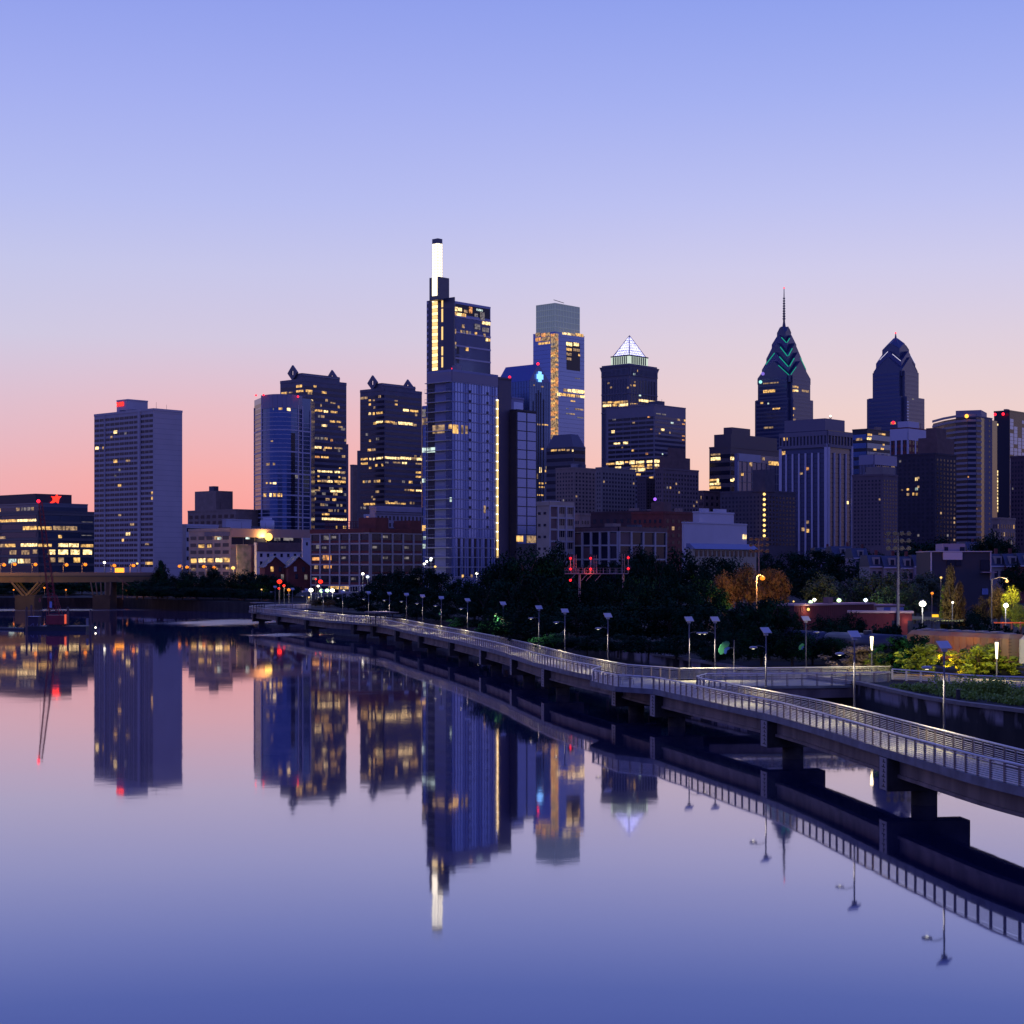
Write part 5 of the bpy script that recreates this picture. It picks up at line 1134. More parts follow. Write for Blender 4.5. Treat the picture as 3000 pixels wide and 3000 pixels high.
fl, fr = fc[1]; fl.px('g', [(420, 820, 440, 832, 'w'), (505, 860, 560, 870, 'w'), (470, 825, 480, 835, 'c'), (445, 990, 510, 1002, 'd')], t=.4); fr.px('g', [(600, 858, 660, 872, 'w'), (620, 905, 650, 918, 'w'), (615, 935, 660, 948, 'd'), (628, 958, 645, 970, 'h'), (565, 935, 578, 945, 'c'), (570, 1015, 600, 1025, 'f')], t=.4)
fl, fr = fc[0]; fl.px('g', [(440, 735, 525, 754, 'w'), (440, 684, 550, 692, 'd')], t=.4); fr.px('g', [(585, 733, 655, 748, 'w'), (635, 708, 680, 722, 'w'), (580, 684, 600, 694, 'w'), (705, 738, 755, 752, 'd'), (655, 735, 680, 748, 'h')], t=.4)
H.done(100)
q = fc[0][0]; x, y = at(2228, 1690); beacon(r, x, y, zz(1119, 1690), 1.7, 'g').data.materials[0] = glow('aqua_lamp', (.35, .9, .8), 1.3); x, y = at(2235, 1690); beacon(r, x, y, zz(1095, 1690), 1.8, 'g').data.materials[0] = glow('violet_soft', (.3, .2, .9), .8)
H, fc, r = crowned('gabled_crown_tower', 'dark tower with a steep faceted crown edged in pale light and a small tip', 2624, 1600,
    [(15.3, 1090, 1050), (13.6, 1066, 1032), (9.3, 1026, 1008)], [(17.2, 3.6, 1093, 1175), (21.3, 4, 1169, 1640)], (1.4, 991, 987, .9, 977, 1), [dk, wl, dk], mat('spired_wall'), 0, 0, 0, neon=[.3, .3, .3])
q = MB()
fl, fr = fc[1]
for f in (fl, fr): f.px('h', [(440, 790, 485, 808, 'o')] if f is fl else [(612, 600 + 32 * 0, 628, 610, 'f')])
for k in range(9): fl.px('h', [(255, 625 + 22 * k, 325, 636 + 22 * k, 'f')] if 0 else []); fr.win(.3, 3.2, fr.Z(1, 1175 + 8.6 * k + 4), fr.Z(1, 1175 + 8.6 * k), pale_glass, 0, .3)
H.done(60)
beacon(r, *at(2617, 1570), zz(1238, 1570), 1.5)
# ---- right of them
B = resid('blue_step_office', 'blue black office block with a few lit floors left of the faceted crown tower', (2540, 1258), 1500, 2497, 2640, 0, 0, 1, dark_wall)
B.FL.bands(14, 30, B.z1 - 3, .6, blue_glass); B.FR.bands(14, 30, B.z1 - 3, .6, blue_glass); B.FL.px('h', [(160, 920, 215, 940, 'd')]); B.FR.px('h', [(215, 885, 290, 902, 'w'), (245, 915, 285, 935, 'h'), (340, 882, 400, 895, 'w'), (300, 1005, 325, 1020, 'w'), (360, 1000, 385, 1015, 'w'), (375, 968, 388, 982, 'w')], t=.3); B.done()
B = Bld('finned_white_block', 'low wide office block with a comb of thin white fins', (2560, 1335), 1250, 2518, 2690, wall=dark_glass, zb=8)
fm_ = mat('fin_white', (.34, .31, .38), .6)
for f, n_ in ((B.FL, 10), (B.FR, 22)):
    q = MB(); f.lines(q, n_, 0, 8, B.z1 - 5, wv=.5, t=.6); f.strip(q, 0, f.W, B.z1 - 6.5, B.z1 + .8, .8); q.build('fin', fm_, B.root)
B.FR.px('h', [(330, 1150, 365, 1165, 'd'), (375, 1150, 425, 1160, 'd'), (440, 1140, 475, 1162, 'd')]); B.done()
B = Bld('condominium_tower', 'brick and white condominium with stepped roof terraces', (2660, 1255), 1320, 2608, 2722, wall=red_brick, zb=8)
for f in (B.FL, B.FR):
    f.grid(6, 12, 60, B.z1 - 3, .5, .6); q = MB(); f.strip(q, 0, f.W, B.z1 - 9, B.z1, .4); f.lines(q, 3, 0, 40, B.z1 - 3, wv=1.6, t=.4); q.build('white_trim', pm_, B.root)
B.roof(.1, .7, .1, .6, 6, pm_); B.done(60)
B = resid('old_dark_hotel', 'big old dark brick hotel with arched top windows and a cluster of lights', (2740, 1330), 1000, 2628, 2802, 8, 6, 20, mat('dark_hotel_brick', (.05, .04, .055), .85, var=.2), 1600, .02); B.roof(.0, .5, .1, .9, 10, brown_brick); B.roof(.1, .35, .2, .7, 16, brown_brick)
B.FL.px('h', [(640, 1240, 660, 1265, 'h'), (640, 1322, 662, 1342, 'c'), (572, 1328, 590, 1345, 'w'), (528, 1334, 540, 1346, 'd'), (570, 1366, 592, 1386, 'd'), (618, 1362, 632, 1384, 'w'), (645, 1364, 660, 1384, 'w')], t=.3); B.done()
B = resid('brown_apartment_block', 'plain brown apartment block, right of the striped tower', (2585, 1392), 950, 2497, 2630, 8, 5, 18, mat('flat_brown_brick', (.15, .11, .12), .85, var=.1), 1600, .005); B.roof(.05, .6, .1, .9, 5, mat('beige_brick')); B.done()
pts_ = [Vector(at(p, d)) for p, d in ((2733, 1145), (2765, 1122), (2800, 1106), (2835, 1097), (2860, 1096), (2874, 1100))]
B = poly_tower('curved_banded_tower', 'curved apartment tower with stacked dark and white bands', pts_, 8, zz(1226, 1105), dark_glass, (18, 26))
q = MB(); bandm = mat('band_concrete', (.27, .24, .27), .7)
for f in B.F:
    for k in range(31): z = 12 + k * 3.45; f.strip(q, 0, f.W, z, z + 1.5, .5)
q.build('floor_band', bandm, B.root)
B.F[2].px('h', [(903, 864, 932, 876, 'w')]); B.F[3].px('h', [(996, 812, 1100, 830, 'o'), (1005, 1228, 1080, 1244, 'o'), (1000, 1425, 1018, 1442, 'w')]); B.F[4].px('h', [(1078, 918, 1092, 930, 'o'), (1128, 1488, 1140, 1500, 'o')]); B.done()
MB().prism([tuple(pts_[2]), tuple(pts_[5]), (pts_[5].x + 10, pts_[5].y + 22), (pts_[2].x + 8, pts_[2].y + 22)], B.z1, zz(1203, 1105)).build('penthouse', bandm, B.root)
beacon(B.root, *at(2832, 1094), zz(1219, 1094), 1.3, 'w').data.materials[0] = MATS['sodium_lamp']
B2 = Bld('x', 'x', (2875, 1222), 1102, 2868, 2907, wall=mat('slab_grey', (.13, .12, .16), .7), zb=8, root=B.root, part='end_slab', par=.4); B2.FR.grid(2, 30, 14, B2.z1, .25, .4); B2.done(40)
B = Bld('facet_glass_tower', 'dark glass tower with patchwork pale panels at the edge of the skyline', (2958, 1205), 1400, 2912, 3060, wall=dark_glass, zb=8)
f = B.FR
for k in range(46):
    z = 24 + k * 3
    for i in range(9):
        if z < B.z1 - 6 - (i % 3) * 8 and (k * 3 + i * 5) % 7 != 0 and not (k < 18 and i > 4): f.win(f.W * (i + .08) / 9, f.W * (i + .92) / 9, z, z + 2.7, pale_glass)
f = B.FL
for k in range(13): f.win(f.U(2915), f.U(2924), f.Z(2, 1500 - k * 9.6), f.Z(2, 1500 - k * 9.6 - 6.5), LIT['h'], 1, .4)
f.px('h', [(1298, 805, 1312, 820, 'h')]); B.done()
beacon(B.root, *at(2915, 1400), zz(1214, 1400), 1.2); beacon(B.root, *at(2939, 1400), zz(1213, 1400), 1.2)
resid('far_right_brick_block', 'tall dark brown brick block at the very edge of the city', (3010, 1338), 1000, 2960, 3080, 5, 6, 20, mat('edge_brick', (.10, .06, .07), .85, var=.2), 1600, .01).done()
resid('small_tan_house_block', 'small tan block with orange windows under the patchwork glass tower', (2930, 1520), 950, 2905, 2975, 4, 6, 3, tan_brick, 1600, .25).done()

# rooftop plant and aerials
R3 = random.Random(21)
for B in ALL:
    if B.name_ in ('lantern_tower', 'diamond_topped_tower', 'stair_head_house', 'mansard_office_tower', 'box_topped_glass_tower', 'narrow_grey_slab'): continue
    if B.tl < 9 or B.tr < 9: continue
    sc3 = max(1, B.D / 700)
    for k in range(R3.randint(1, 3)):
        a_ = R3.uniform(.1, .75); b_ = R3.uniform(.1, .75); w3 = R3.uniform(1.5, 3.4) * sc3; o = B.C + UN * (B.tl * a_) + UE * (B.tr * b_)
        MB().ubox(tuple(o), tuple(UN), min(w3, B.tl * .2), tuple(UE), min(w3 * 1.2, B.tr * .2), B.z1 - .05, B.z1 + 1 + R3.uniform(.8, 2.2) * sc3 * .8).build('roof_unit', R3.choice([roof_grey, grey_panel, tan_brick]), B.root)
    for k in range(R3.choice((0, 1, 1, 2))):
        o = B.C + UN * (B.tl * R3.uniform(.1, .9)) + UE * (B.tr * R3.uniform(.1, .9)); h3 = R3.uniform(3, 6) * sc3 ** .6
        MB().tube((o.x, o.y, B.z1), (o.x, o.y, B.z1 + h3), .09 * sc3, .05 * sc3, 5).build('aerial', black_steel, B.root)
# ================================================================== trees
def crown_mesh(seed, kind='round', n=46, per=70):
    R_ = random.Random(seed); m = MB(); cl = []
    for i in range(n):
        if kind == 'loose':
            v = Vector((R_.gauss(0, .42), R_.gauss(0, .42), R_.uniform(-.8, .9))); c = (v.x * (1.1 - abs(v.z) * .5), v.y * (1.1 - abs(v.z) * .5), v.z); s = R_.uniform(.13, .26)
        elif kind == 'column': z = R_.uniform(-.95, .98); rr_ = .36 * (1 - max(0, z) ** 1.6) * (.75 + .25 * min(1, (z + 1) * 2)); a = R_.uniform(0, 6.283); d = rr_ * R_.uniform(.3, 1); c = (d * math.cos(a), d * math.sin(a), z); s = .16
        elif kind == 'cone': z = R_.uniform(-.9, .95); rr_ = .62 * (1 - (z + 1) / 2.05); a = R_.uniform(0, 6.283); d = rr_ * R_.uniform(.4, 1); c = (d * math.cos(a), d * math.sin(a), z); s = .17
        else:
            while 1:
                v = Vector((R_.uniform(-1, 1), R_.uniform(-1, 1), R_.uniform(-1, 1)))
                if .35 < v.length < .95: break
            if v.z < -.5: v.z *= .7
            c = (v.x * .8, v.y * .8, v.z * .78); s = R_.uniform(.17, .3)
        cl.append((c, s))
    for c, s in cl:
        for k in range(per):
            v = Vector((R_.gauss(0, 1), R_.gauss(0, 1), R_.gauss(0, 1))).normalized() * s * R_.uniform(.45, 1.12)
            p = Vector(c) + v; nn = (v.normalized() + Vector((R_.uniform(-.7, .7), R_.uniform(-.7, .7), R_.uniform(-.2, .9)))).normalized()
            u = nn.orthogonal().normalized(); u.rotate(Matrix.Rotation(R_.uniform(0, 6.28), 3, nn)); w_ = nn.cross(u); l = R_.uniform(.035, .06) * (1.35 if kind == 'loose' else 1)
            m.add([p - u * l, p - w_ * l * .55, p + u * l, p + w_ * l * .55], [(0, 1, 2, 3)])
    return m
CR = {}
def get_crown(kind, var, m):
    k = (kind, var, m.name)
    if k not in CR:
        g = crown_mesh(hash((kind, var)) % 1000 if 0 else {'round': 10, 'column': 40, 'cone': 60, 'loose': 80}[kind] + var, kind, 50 if kind == 'round' else 60, 70)
        me = bpy.data.meshes.new('crown'); me.from_pydata(g.v, [], g.f); me.materials.append(m); CR[k] = me
    return CR[k]
TM = {}
def trunk_mesh(v):
    if v not in TM:
        R_ = random.Random(90 + v); m = MB(); m.tube((0, 0, 0), (.02, 0, .5), .045, .03, 7)
        for k in range(6):
            a = k * 1.05 + R_.uniform(-.3, .3); z = .3 + .05 * k; m.tube((.01, 0, z), (.2 * math.cos(a), .2 * math.sin(a), z + .25), .02, .008, 5)
        me = bpy.data.meshes.new('trunk'); me.from_pydata(m.v, [], m.f); me.materials.append(bark); TM[v] = me
    return TM[v]
def tree(x, y, ztop, zbase, r, label, group, kind='round', m=None, low=.18, name='tree'):
    h = ztop - zbase; o = empty(name, (x, y, zbase), label, 'tree' if name != 'shrub' else 'shrub', group)
    v = RN.randrange(5)
    t_ = bpy.data.objects.new('trunk', trunk_mesh(v % 3)); col.objects.link(t_); t_.parent = o; t_.scale = (h * .8, h * .8, h)
    c = bpy.data.objects.new('crown', get_crown(kind, v, m or leaf_a)); col.objects.link(c); c.parent = o
    ch = h * (1 - low) / 2; c.location = (0, 0, h - ch); k = {'round': 1, 'column': 1.75, 'cone': 1.6, 'loose': 1.1}[kind]
    c.scale = (r * k, r * k, ch * 1.05); c.rotation_euler = (0, 0, RN.uniform(0, 6.28)); return o
def treepx(px, ytop, D, wpx, label, group, kind='round', m=None, low=.12, name='tree'):
    x, y = at(px, D); g_ = gz(x, y) - .3; return tree(x, y, zz(ytop, D), g_, wpx / F * D / 2 * 1.05, label, group, kind, m, low, name)
GA = 'dark trees massed along the river bank'
def mass(lst, lab, grp, kind='round', m=None, low=.04):
    for (px, yt, D, w_) in lst: treepx(px, yt, D, w_ * 1.28, lab, grp, kind, m, low)
# far bank, left
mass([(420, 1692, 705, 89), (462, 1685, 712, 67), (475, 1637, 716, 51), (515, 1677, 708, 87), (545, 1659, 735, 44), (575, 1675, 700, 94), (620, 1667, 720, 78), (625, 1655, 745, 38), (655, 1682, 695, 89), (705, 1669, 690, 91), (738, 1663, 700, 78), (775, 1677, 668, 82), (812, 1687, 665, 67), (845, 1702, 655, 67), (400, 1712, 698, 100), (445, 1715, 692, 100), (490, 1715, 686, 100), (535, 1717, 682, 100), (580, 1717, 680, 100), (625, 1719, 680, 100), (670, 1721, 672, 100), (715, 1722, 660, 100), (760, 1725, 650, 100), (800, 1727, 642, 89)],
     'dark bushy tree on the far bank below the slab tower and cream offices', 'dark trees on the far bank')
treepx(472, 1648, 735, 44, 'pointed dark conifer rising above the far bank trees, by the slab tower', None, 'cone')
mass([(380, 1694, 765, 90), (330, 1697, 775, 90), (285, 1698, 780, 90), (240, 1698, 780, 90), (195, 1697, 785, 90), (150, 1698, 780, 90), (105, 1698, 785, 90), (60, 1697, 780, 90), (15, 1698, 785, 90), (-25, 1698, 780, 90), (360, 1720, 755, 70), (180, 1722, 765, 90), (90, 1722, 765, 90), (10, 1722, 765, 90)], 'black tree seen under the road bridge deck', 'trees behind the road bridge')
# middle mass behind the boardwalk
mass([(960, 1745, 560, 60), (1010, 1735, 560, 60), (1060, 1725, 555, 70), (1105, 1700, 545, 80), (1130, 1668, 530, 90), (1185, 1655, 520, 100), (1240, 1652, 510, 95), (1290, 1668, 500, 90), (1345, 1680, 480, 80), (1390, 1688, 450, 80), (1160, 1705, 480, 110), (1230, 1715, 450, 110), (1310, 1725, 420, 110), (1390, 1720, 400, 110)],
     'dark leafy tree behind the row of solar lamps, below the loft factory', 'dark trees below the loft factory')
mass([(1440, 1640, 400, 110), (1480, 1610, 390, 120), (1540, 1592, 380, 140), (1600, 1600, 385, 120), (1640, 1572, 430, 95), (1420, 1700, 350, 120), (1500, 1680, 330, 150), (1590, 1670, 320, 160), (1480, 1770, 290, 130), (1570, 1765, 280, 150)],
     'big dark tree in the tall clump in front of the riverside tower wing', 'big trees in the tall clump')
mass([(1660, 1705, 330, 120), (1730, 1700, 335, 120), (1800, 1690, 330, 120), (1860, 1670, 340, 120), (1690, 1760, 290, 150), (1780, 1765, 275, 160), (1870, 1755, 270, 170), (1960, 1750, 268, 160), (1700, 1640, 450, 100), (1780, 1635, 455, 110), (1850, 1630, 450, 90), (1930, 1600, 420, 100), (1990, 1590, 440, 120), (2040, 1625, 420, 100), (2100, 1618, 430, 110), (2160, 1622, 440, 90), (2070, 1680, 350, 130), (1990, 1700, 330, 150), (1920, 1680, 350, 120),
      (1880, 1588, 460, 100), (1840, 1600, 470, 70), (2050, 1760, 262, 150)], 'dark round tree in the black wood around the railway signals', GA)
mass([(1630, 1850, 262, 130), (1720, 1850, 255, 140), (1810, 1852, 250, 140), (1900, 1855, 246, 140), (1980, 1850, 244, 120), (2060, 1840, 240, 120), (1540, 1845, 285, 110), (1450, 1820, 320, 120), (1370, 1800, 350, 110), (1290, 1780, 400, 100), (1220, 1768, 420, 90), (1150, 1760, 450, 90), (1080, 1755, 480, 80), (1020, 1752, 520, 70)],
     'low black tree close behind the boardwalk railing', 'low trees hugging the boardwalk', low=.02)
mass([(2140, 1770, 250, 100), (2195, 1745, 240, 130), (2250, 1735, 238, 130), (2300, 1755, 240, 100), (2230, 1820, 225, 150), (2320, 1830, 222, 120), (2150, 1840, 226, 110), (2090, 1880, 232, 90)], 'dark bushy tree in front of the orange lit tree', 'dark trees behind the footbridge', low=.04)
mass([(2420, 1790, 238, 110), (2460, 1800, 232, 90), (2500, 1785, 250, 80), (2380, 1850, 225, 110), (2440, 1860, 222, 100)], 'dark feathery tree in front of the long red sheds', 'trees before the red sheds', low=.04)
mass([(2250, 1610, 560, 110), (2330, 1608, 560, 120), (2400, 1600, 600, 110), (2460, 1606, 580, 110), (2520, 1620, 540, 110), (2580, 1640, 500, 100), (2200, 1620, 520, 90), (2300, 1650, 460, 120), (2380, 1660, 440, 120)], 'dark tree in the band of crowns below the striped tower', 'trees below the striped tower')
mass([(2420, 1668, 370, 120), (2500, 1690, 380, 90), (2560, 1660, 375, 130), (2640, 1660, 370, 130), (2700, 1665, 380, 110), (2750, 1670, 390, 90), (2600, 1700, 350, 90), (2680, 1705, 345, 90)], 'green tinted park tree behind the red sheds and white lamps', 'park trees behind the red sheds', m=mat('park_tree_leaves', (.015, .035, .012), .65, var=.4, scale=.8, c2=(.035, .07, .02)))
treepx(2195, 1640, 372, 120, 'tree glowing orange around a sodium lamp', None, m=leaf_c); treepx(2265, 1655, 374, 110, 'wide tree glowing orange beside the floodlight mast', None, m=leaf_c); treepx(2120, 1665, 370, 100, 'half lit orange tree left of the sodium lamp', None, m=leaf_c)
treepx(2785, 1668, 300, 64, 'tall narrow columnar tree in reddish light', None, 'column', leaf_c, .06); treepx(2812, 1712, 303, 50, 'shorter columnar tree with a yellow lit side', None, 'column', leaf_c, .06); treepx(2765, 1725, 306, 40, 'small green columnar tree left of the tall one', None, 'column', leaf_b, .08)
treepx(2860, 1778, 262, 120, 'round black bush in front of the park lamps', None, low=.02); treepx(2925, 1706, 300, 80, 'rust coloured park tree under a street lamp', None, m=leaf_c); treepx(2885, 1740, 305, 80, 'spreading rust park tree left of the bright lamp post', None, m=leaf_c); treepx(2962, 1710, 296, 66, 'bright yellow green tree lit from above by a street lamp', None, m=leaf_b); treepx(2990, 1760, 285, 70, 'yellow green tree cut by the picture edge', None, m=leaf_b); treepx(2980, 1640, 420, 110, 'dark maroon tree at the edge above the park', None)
mass([(2730, 1560, 640, 150), (2690, 1575, 620, 120), (2780, 1585, 600, 90)], 'wide dark blue tree among the city blocks', 'wide trees among the row houses'); mass([(2905, 1545, 620, 100), (2870, 1570, 610, 80), (2950, 1565, 600, 80)], 'dark round tree below the patchwork glass tower', 'trees below the patchwork tower')
mass([(2570, 1610, 560, 80), (2530, 1590, 640, 60)], 'small dark tree near the low white roofs', 'small trees near the low roofs')
# lit bank planting
pinkm = mat('pink_flower_leaves', (.28, .20, .12), .7, var=.35, scale=2)
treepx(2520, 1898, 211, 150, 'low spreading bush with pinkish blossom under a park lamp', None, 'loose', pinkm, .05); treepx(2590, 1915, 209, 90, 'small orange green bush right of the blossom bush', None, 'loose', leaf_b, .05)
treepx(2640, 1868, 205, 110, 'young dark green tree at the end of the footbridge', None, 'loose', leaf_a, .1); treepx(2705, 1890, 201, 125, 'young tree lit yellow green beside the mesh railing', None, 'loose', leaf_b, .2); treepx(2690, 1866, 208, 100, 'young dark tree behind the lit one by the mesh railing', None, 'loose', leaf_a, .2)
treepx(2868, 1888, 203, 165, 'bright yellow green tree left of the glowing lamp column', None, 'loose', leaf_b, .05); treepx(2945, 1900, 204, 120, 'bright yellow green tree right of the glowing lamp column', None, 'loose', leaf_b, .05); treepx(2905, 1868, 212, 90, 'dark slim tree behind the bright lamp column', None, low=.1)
shr = MB(); R_ = random.Random(5)
def shrub_run(pts, h, w_, seed, n, l=.14, zb=4.4):
    m = MB(); R2 = random.Random(seed); q = resample(pts, 1.2)
    blobs = [(p[0] + R2.uniform(-w_, w_), p[1] + R2.uniform(-w_, w_), R2.uniform(.5, 1.0) * h, R2.uniform(.6, 1.3)) for p in q for _ in range(2)]
    for i in range(n):
        b_ = R2.choice(blobs); v = Vector((R2.gauss(0, 1), R2.gauss(0, 1), R2.gauss(0, 1))).normalized() * R2.uniform(.4, 1)
        p = Vector((b_[0] + v.x * b_[3], b_[1] + v.y * b_[3], zb + abs(v.z) * b_[2])); nn = Vector((R2.uniform(-1, 1), R2.uniform(-1, 1), R2.uniform(-.3, 1))).normalized(); u = nn.orthogonal().normalized(); ww = nn.cross(u)
        m.add([p - u * l, p - ww * l * .6, p + u * l, p + ww * l * .6], [(0, 1, 2, 3)])
    return m
tag(shrub_run([(42.5, 183), (45, 174), (47, 166), (51, 157), (60, 140)], .9, 1.4, 3, 9000).build('bank_shrubbery', mat('low_shrub_leaves', (.16, .26, .03), .6, var=.4, scale=1), None), kind='stuff')  # brightened leaf colour makes up for lamp light on the shrubs
tag(shrub_run([(46, 178), (50, 172), (55, 164), (63, 152)], 2.2, 1.6, 4, 12000).build('bank_undergrowth', mat('lamplit_shrub_leaves', (.2, .3, .03), .6, var=.4, scale=1), None), kind='stuff')  # lamp light on this undergrowth is worked into its leaf colour
tag(shrub_run([(50, 262), (64, 258), (80, 252), (100, 240), (130, 222)], 3.3, 2.2, 6, 22000, .3, 6.0).build('hedgerow_foliage', leaf_a, None), kind='stuff')
MB().tube((*at(2805, 171), 4.3), (*at(2805, 171), 6.2), .3, .28, 10)
r = empty('timber_post', (*at(2807, 168), 4.4), 'short black timber post standing in the green bank shrubs', 'post'); MB().tube((*at(2807, 168), 4.2), (*at(2807, 168), zz(2022, 168)), .24, .22, 10).build('shaft', black_steel, r); MB().tube((*at(2807, 168), zz(2022, 168)), (*at(2807, 168), zz(2019, 168)), .28, .28, 10).build('cap', black_steel, r)
# ================================================================== park lamps and street lamps
def street_lamp(px, py, D, c, label, group=None, r=.45, power=0, zb=None, tallpole=True, arm=0):
    x, y = at(px, D); z = zz(py, D); g_ = gz(x, y) if zb is None else zb
    o = empty('street_lamp', (x, y, g_), label, 'street lamp', group)
    xp = x + arm
    MB().tube((xp, y + .2, g_), (xp, y + .2, z + .3), .13, .08, 8).build('pole', mat('street_pole', (.12, .12, .13), .5, .4), o)
    if arm: MB().path([(xp, y + .2, z + .3), (xp - arm * .5, y + .1, z + .75), (x, y, z + .45)], .06).build('arm', mat('street_pole'), o)
    MB().ball((x, y, z), r, 10, 6, .8).build('lamp_globe', glow(*{'o': ('sodium_globe', (1, .25, .012), 1.7), 'w': ('white_globe', (1, .93, .75), 4.5), 'g': ('greenish_globe', (.6, 1, .5), 2.6), 'y': ('amber_globe', (1, .58, .15), 1.7), 'c': ('cool_globe', (.75, .88, 1), 3)}[c]), o)
    MB().tube((x, y, z + r * .75), (x, y, z + r * 1.1), r * .8, r * .3, 10).build('lamp_cap', mat('street_pole'), o)
    if power:
        L = bpy.data.lights.new('lamp_light', 'POINT'); L.energy = power * .4; L.color = {'o': (1, .38, .08), 'w': (1, .95, .8), 'g': (.7, 1, .55), 'y': (1, .68, .3), 'c': (.8, .9, 1)}[c]; L.shadow_soft_size = r * 1.1
        lo = bpy.data.objects.new('lamp_light', L); lo.visible_glossy = False; col.objects.link(lo); lo.parent = o; lo.location = (x - x, -r * 1.6, z - g_)
    return o
BS = 'orange street lamps along the road bridge'
for i, (px, py, D) in enumerate(((12, 1655, 690), (43, 1653, 700), (104, 1654, 705), (195, 1655, 712), (250, 1654, 716), (335, 1657, 722), (391, 1657, 726))):
    street_lamp(px, py, D, 'o', ['orange street lamp on the bridge by the picture edge', 'orange street lamp on the bridge before the office entrance', 'orange street lamp over the bridge pier struts', 'orange street lamp just right of the red crane boom', 'orange street lamp near the office block corner', 'orange street lamp left over the glowing orange bus shelter', 'orange street lamp at the shore end of the bridge'][i], BS, .8, 9000, 15.2, arm=-1.5)
street_lamp(402, 1651, 745, 'y', 'paler lamp beside the last orange bridge lamp', None, .55, 0)
street_lamp(306, 1648, 760, 'w', 'white globe lamp at the foot of the slab tower', None, .6, 4000)
for i, (px, py, D) in enumerate(((526, 1659, 770), (548, 1662, 770), (597, 1660, 765), (627, 1663, 765))): street_lamp(px, py, D, 'o', ['orange street lamp over trees left of the cream offices', 'orange lamp touching the cream office corner', 'orange lamp below the glowing office row', 'orange lamp before the office doorway'][i], 'orange lamps above the far bank trees', .8, 9000, 8, arm=1.2)
street_lamp(683, 1664, 770, 'y', 'tall warm wall light at the corner of the cream offices', None, .95, 25000)
for i, (px, py, D, c, p, rr_) in enumerate(((40, 1728, 745, 'o', 0, .4), (130, 1722, 748, 'o', 1500, .45), (193, 1728, 735, 'o', 1500, .4), (373, 1730, 735, 'o', 2500, .6), (397, 1726, 737, 'y', 0, .4))): street_lamp(px, py, D, c, ['faint orange lamp under the bridge at the picture edge', 'orange lamp under the bridge right of the strut pier', 'small red orange lamp under the bridge deck', 'orange lamp beside the bridge stairs', 'small yellow lamp right of the bridge stairs'][i], None, rr_, p)
LL = [(819, 1704, 600, 'o', .9, 0, 'red traffic light glowing on a pole by the brick houses'), (832, 1716, 598, 'y', .5, 3000, 'yellow lamp right of the red traffic light'), (846, 1728, 590, 'o', .6, 2000, 'orange lamp below the brick houses'), (817, 1724, 596, 'o', .4, 0, 'small orange lamp below the red traffic light'), (939, 1704, 600, 'o', .8, 0, 'red traffic light in front of the factory lofts'),
      (911, 1729, 590, 'w', .8, 12000, 'large white lamp at the crossing by the factory corner'), (942, 1731, 592, 'g', .75, 5000, 'greenish white lamp, left one of the crossing pair'), (959, 1730, 594, 'g', .75, 0, 'green signal lamp, right one of the crossing pair'), (974, 1730, 590, 'w', .75, 9000, 'white lamp right of the green crossing lights'), (932, 1717, 596, 'w', .45, 0, 'small white lamp above the crossing'), (1007, 1731, 590, 'w', .4, 0, 'small white lamp near the park stairs'),
      (925, 1697, 600, 'g', .3, 0, 'tiny green light above the red traffic light'), (1063, 1681, 585, 'w', .5, 4000, 'white lamp at the top of the leaning lamp bracket'), (1077, 1690, 585, 'c', .55, 0, 'cool white lamp lower on the leaning lamp bracket'), (966 - 200, 1727, 640, 'y', .3, 0, 'tiny amber lamp among the far bank trees')]
for px, py, D, c, r_l, p, lab in LL:
    o = street_lamp(px, py, D, c, lab, None, r_l, p)
    if 'red traffic' in lab: o.children[[k.name.startswith('lamp_globe') for k in o.children].index(True)].data.materials[0] = glow('traffic_red', (1, .02, .005), 3); o['category'] = 'traffic light'
for i, (px, py, D) in enumerate(((1243, 1652, 560), (1262, 1641, 562), (1250, 1645, 561), (1275, 1660, 559), (1263, 1636, 563))): street_lamp(px, py, D, 'wcwyw'[i], ['white lamp in the lamp cluster at the riverside tower foot', 'cool lamp high in the cluster at the riverside tower foot', 'white lamp behind the cluster at the riverside tower foot', 'amber lamp low in the cluster at the riverside tower foot', 'topmost lamp of the cluster at the riverside tower foot'][i], 'lamp cluster at the riverside tower foot', .42, 1500 if i == 0 else 0)
street_lamp(1397, 1680, 570, 'w', 'white lamp by the entrance of the riverside tower', None, .45, 5000); street_lamp(1442, 1675, 560, 'c', 'cool lamp at the tree edge by the riverside tower', None, .4, 0)
street_lamp(2234, 1694, 352, 'o', 'strong orange sodium lamp shining before its tree', None, .55, 90000, arm=-1.2)
PL = [(2375, 1764, 345, 'g', .42, 3500, 'greenish park lamp behind the red sheds, left of two'), (2386, 1757, 352, 'w', .38, 2500, 'white park lamp just above the greenish one'), (2458, 1759, 348, 'g', .48, 5000, 'double bright park lamp behind the shed chimney'), (2536, 1758, 345, 'c', .42, 3000, 'cool park lamp over the far end of the red sheds'), (2325, 1762, 360, 'y', .2, 0, 'tiny amber lamp left of the red sheds'),
      (2703, 1769, 292, 'w', .62, 14000, 'brightest white park lamp, right of the floodlight mast'), (2731, 1738, 310, 'o', .28, 300, 'small orange lamp above the brightest park lamp'), (2757, 1692, 330, 'y', .25, 300, 'small amber lamp left of the columnar tree'), (2791, 1765, 296, 'w', .2, 300, 'tiny white light inside the columnar tree'), (2947, 1774, 272, 'w', .42, 7000, 'white lamp on a red and white post at the park edge')]
for px, py, D, c, r_l, p, lab in PL: street_lamp(px, py, D, c, lab, None, r_l, p)
L = street_lamp(2950, 1703, 294, 'y', 'gooseneck street lamp over the bright yellow green tree', None, .3, 9000, arm=-2.6)
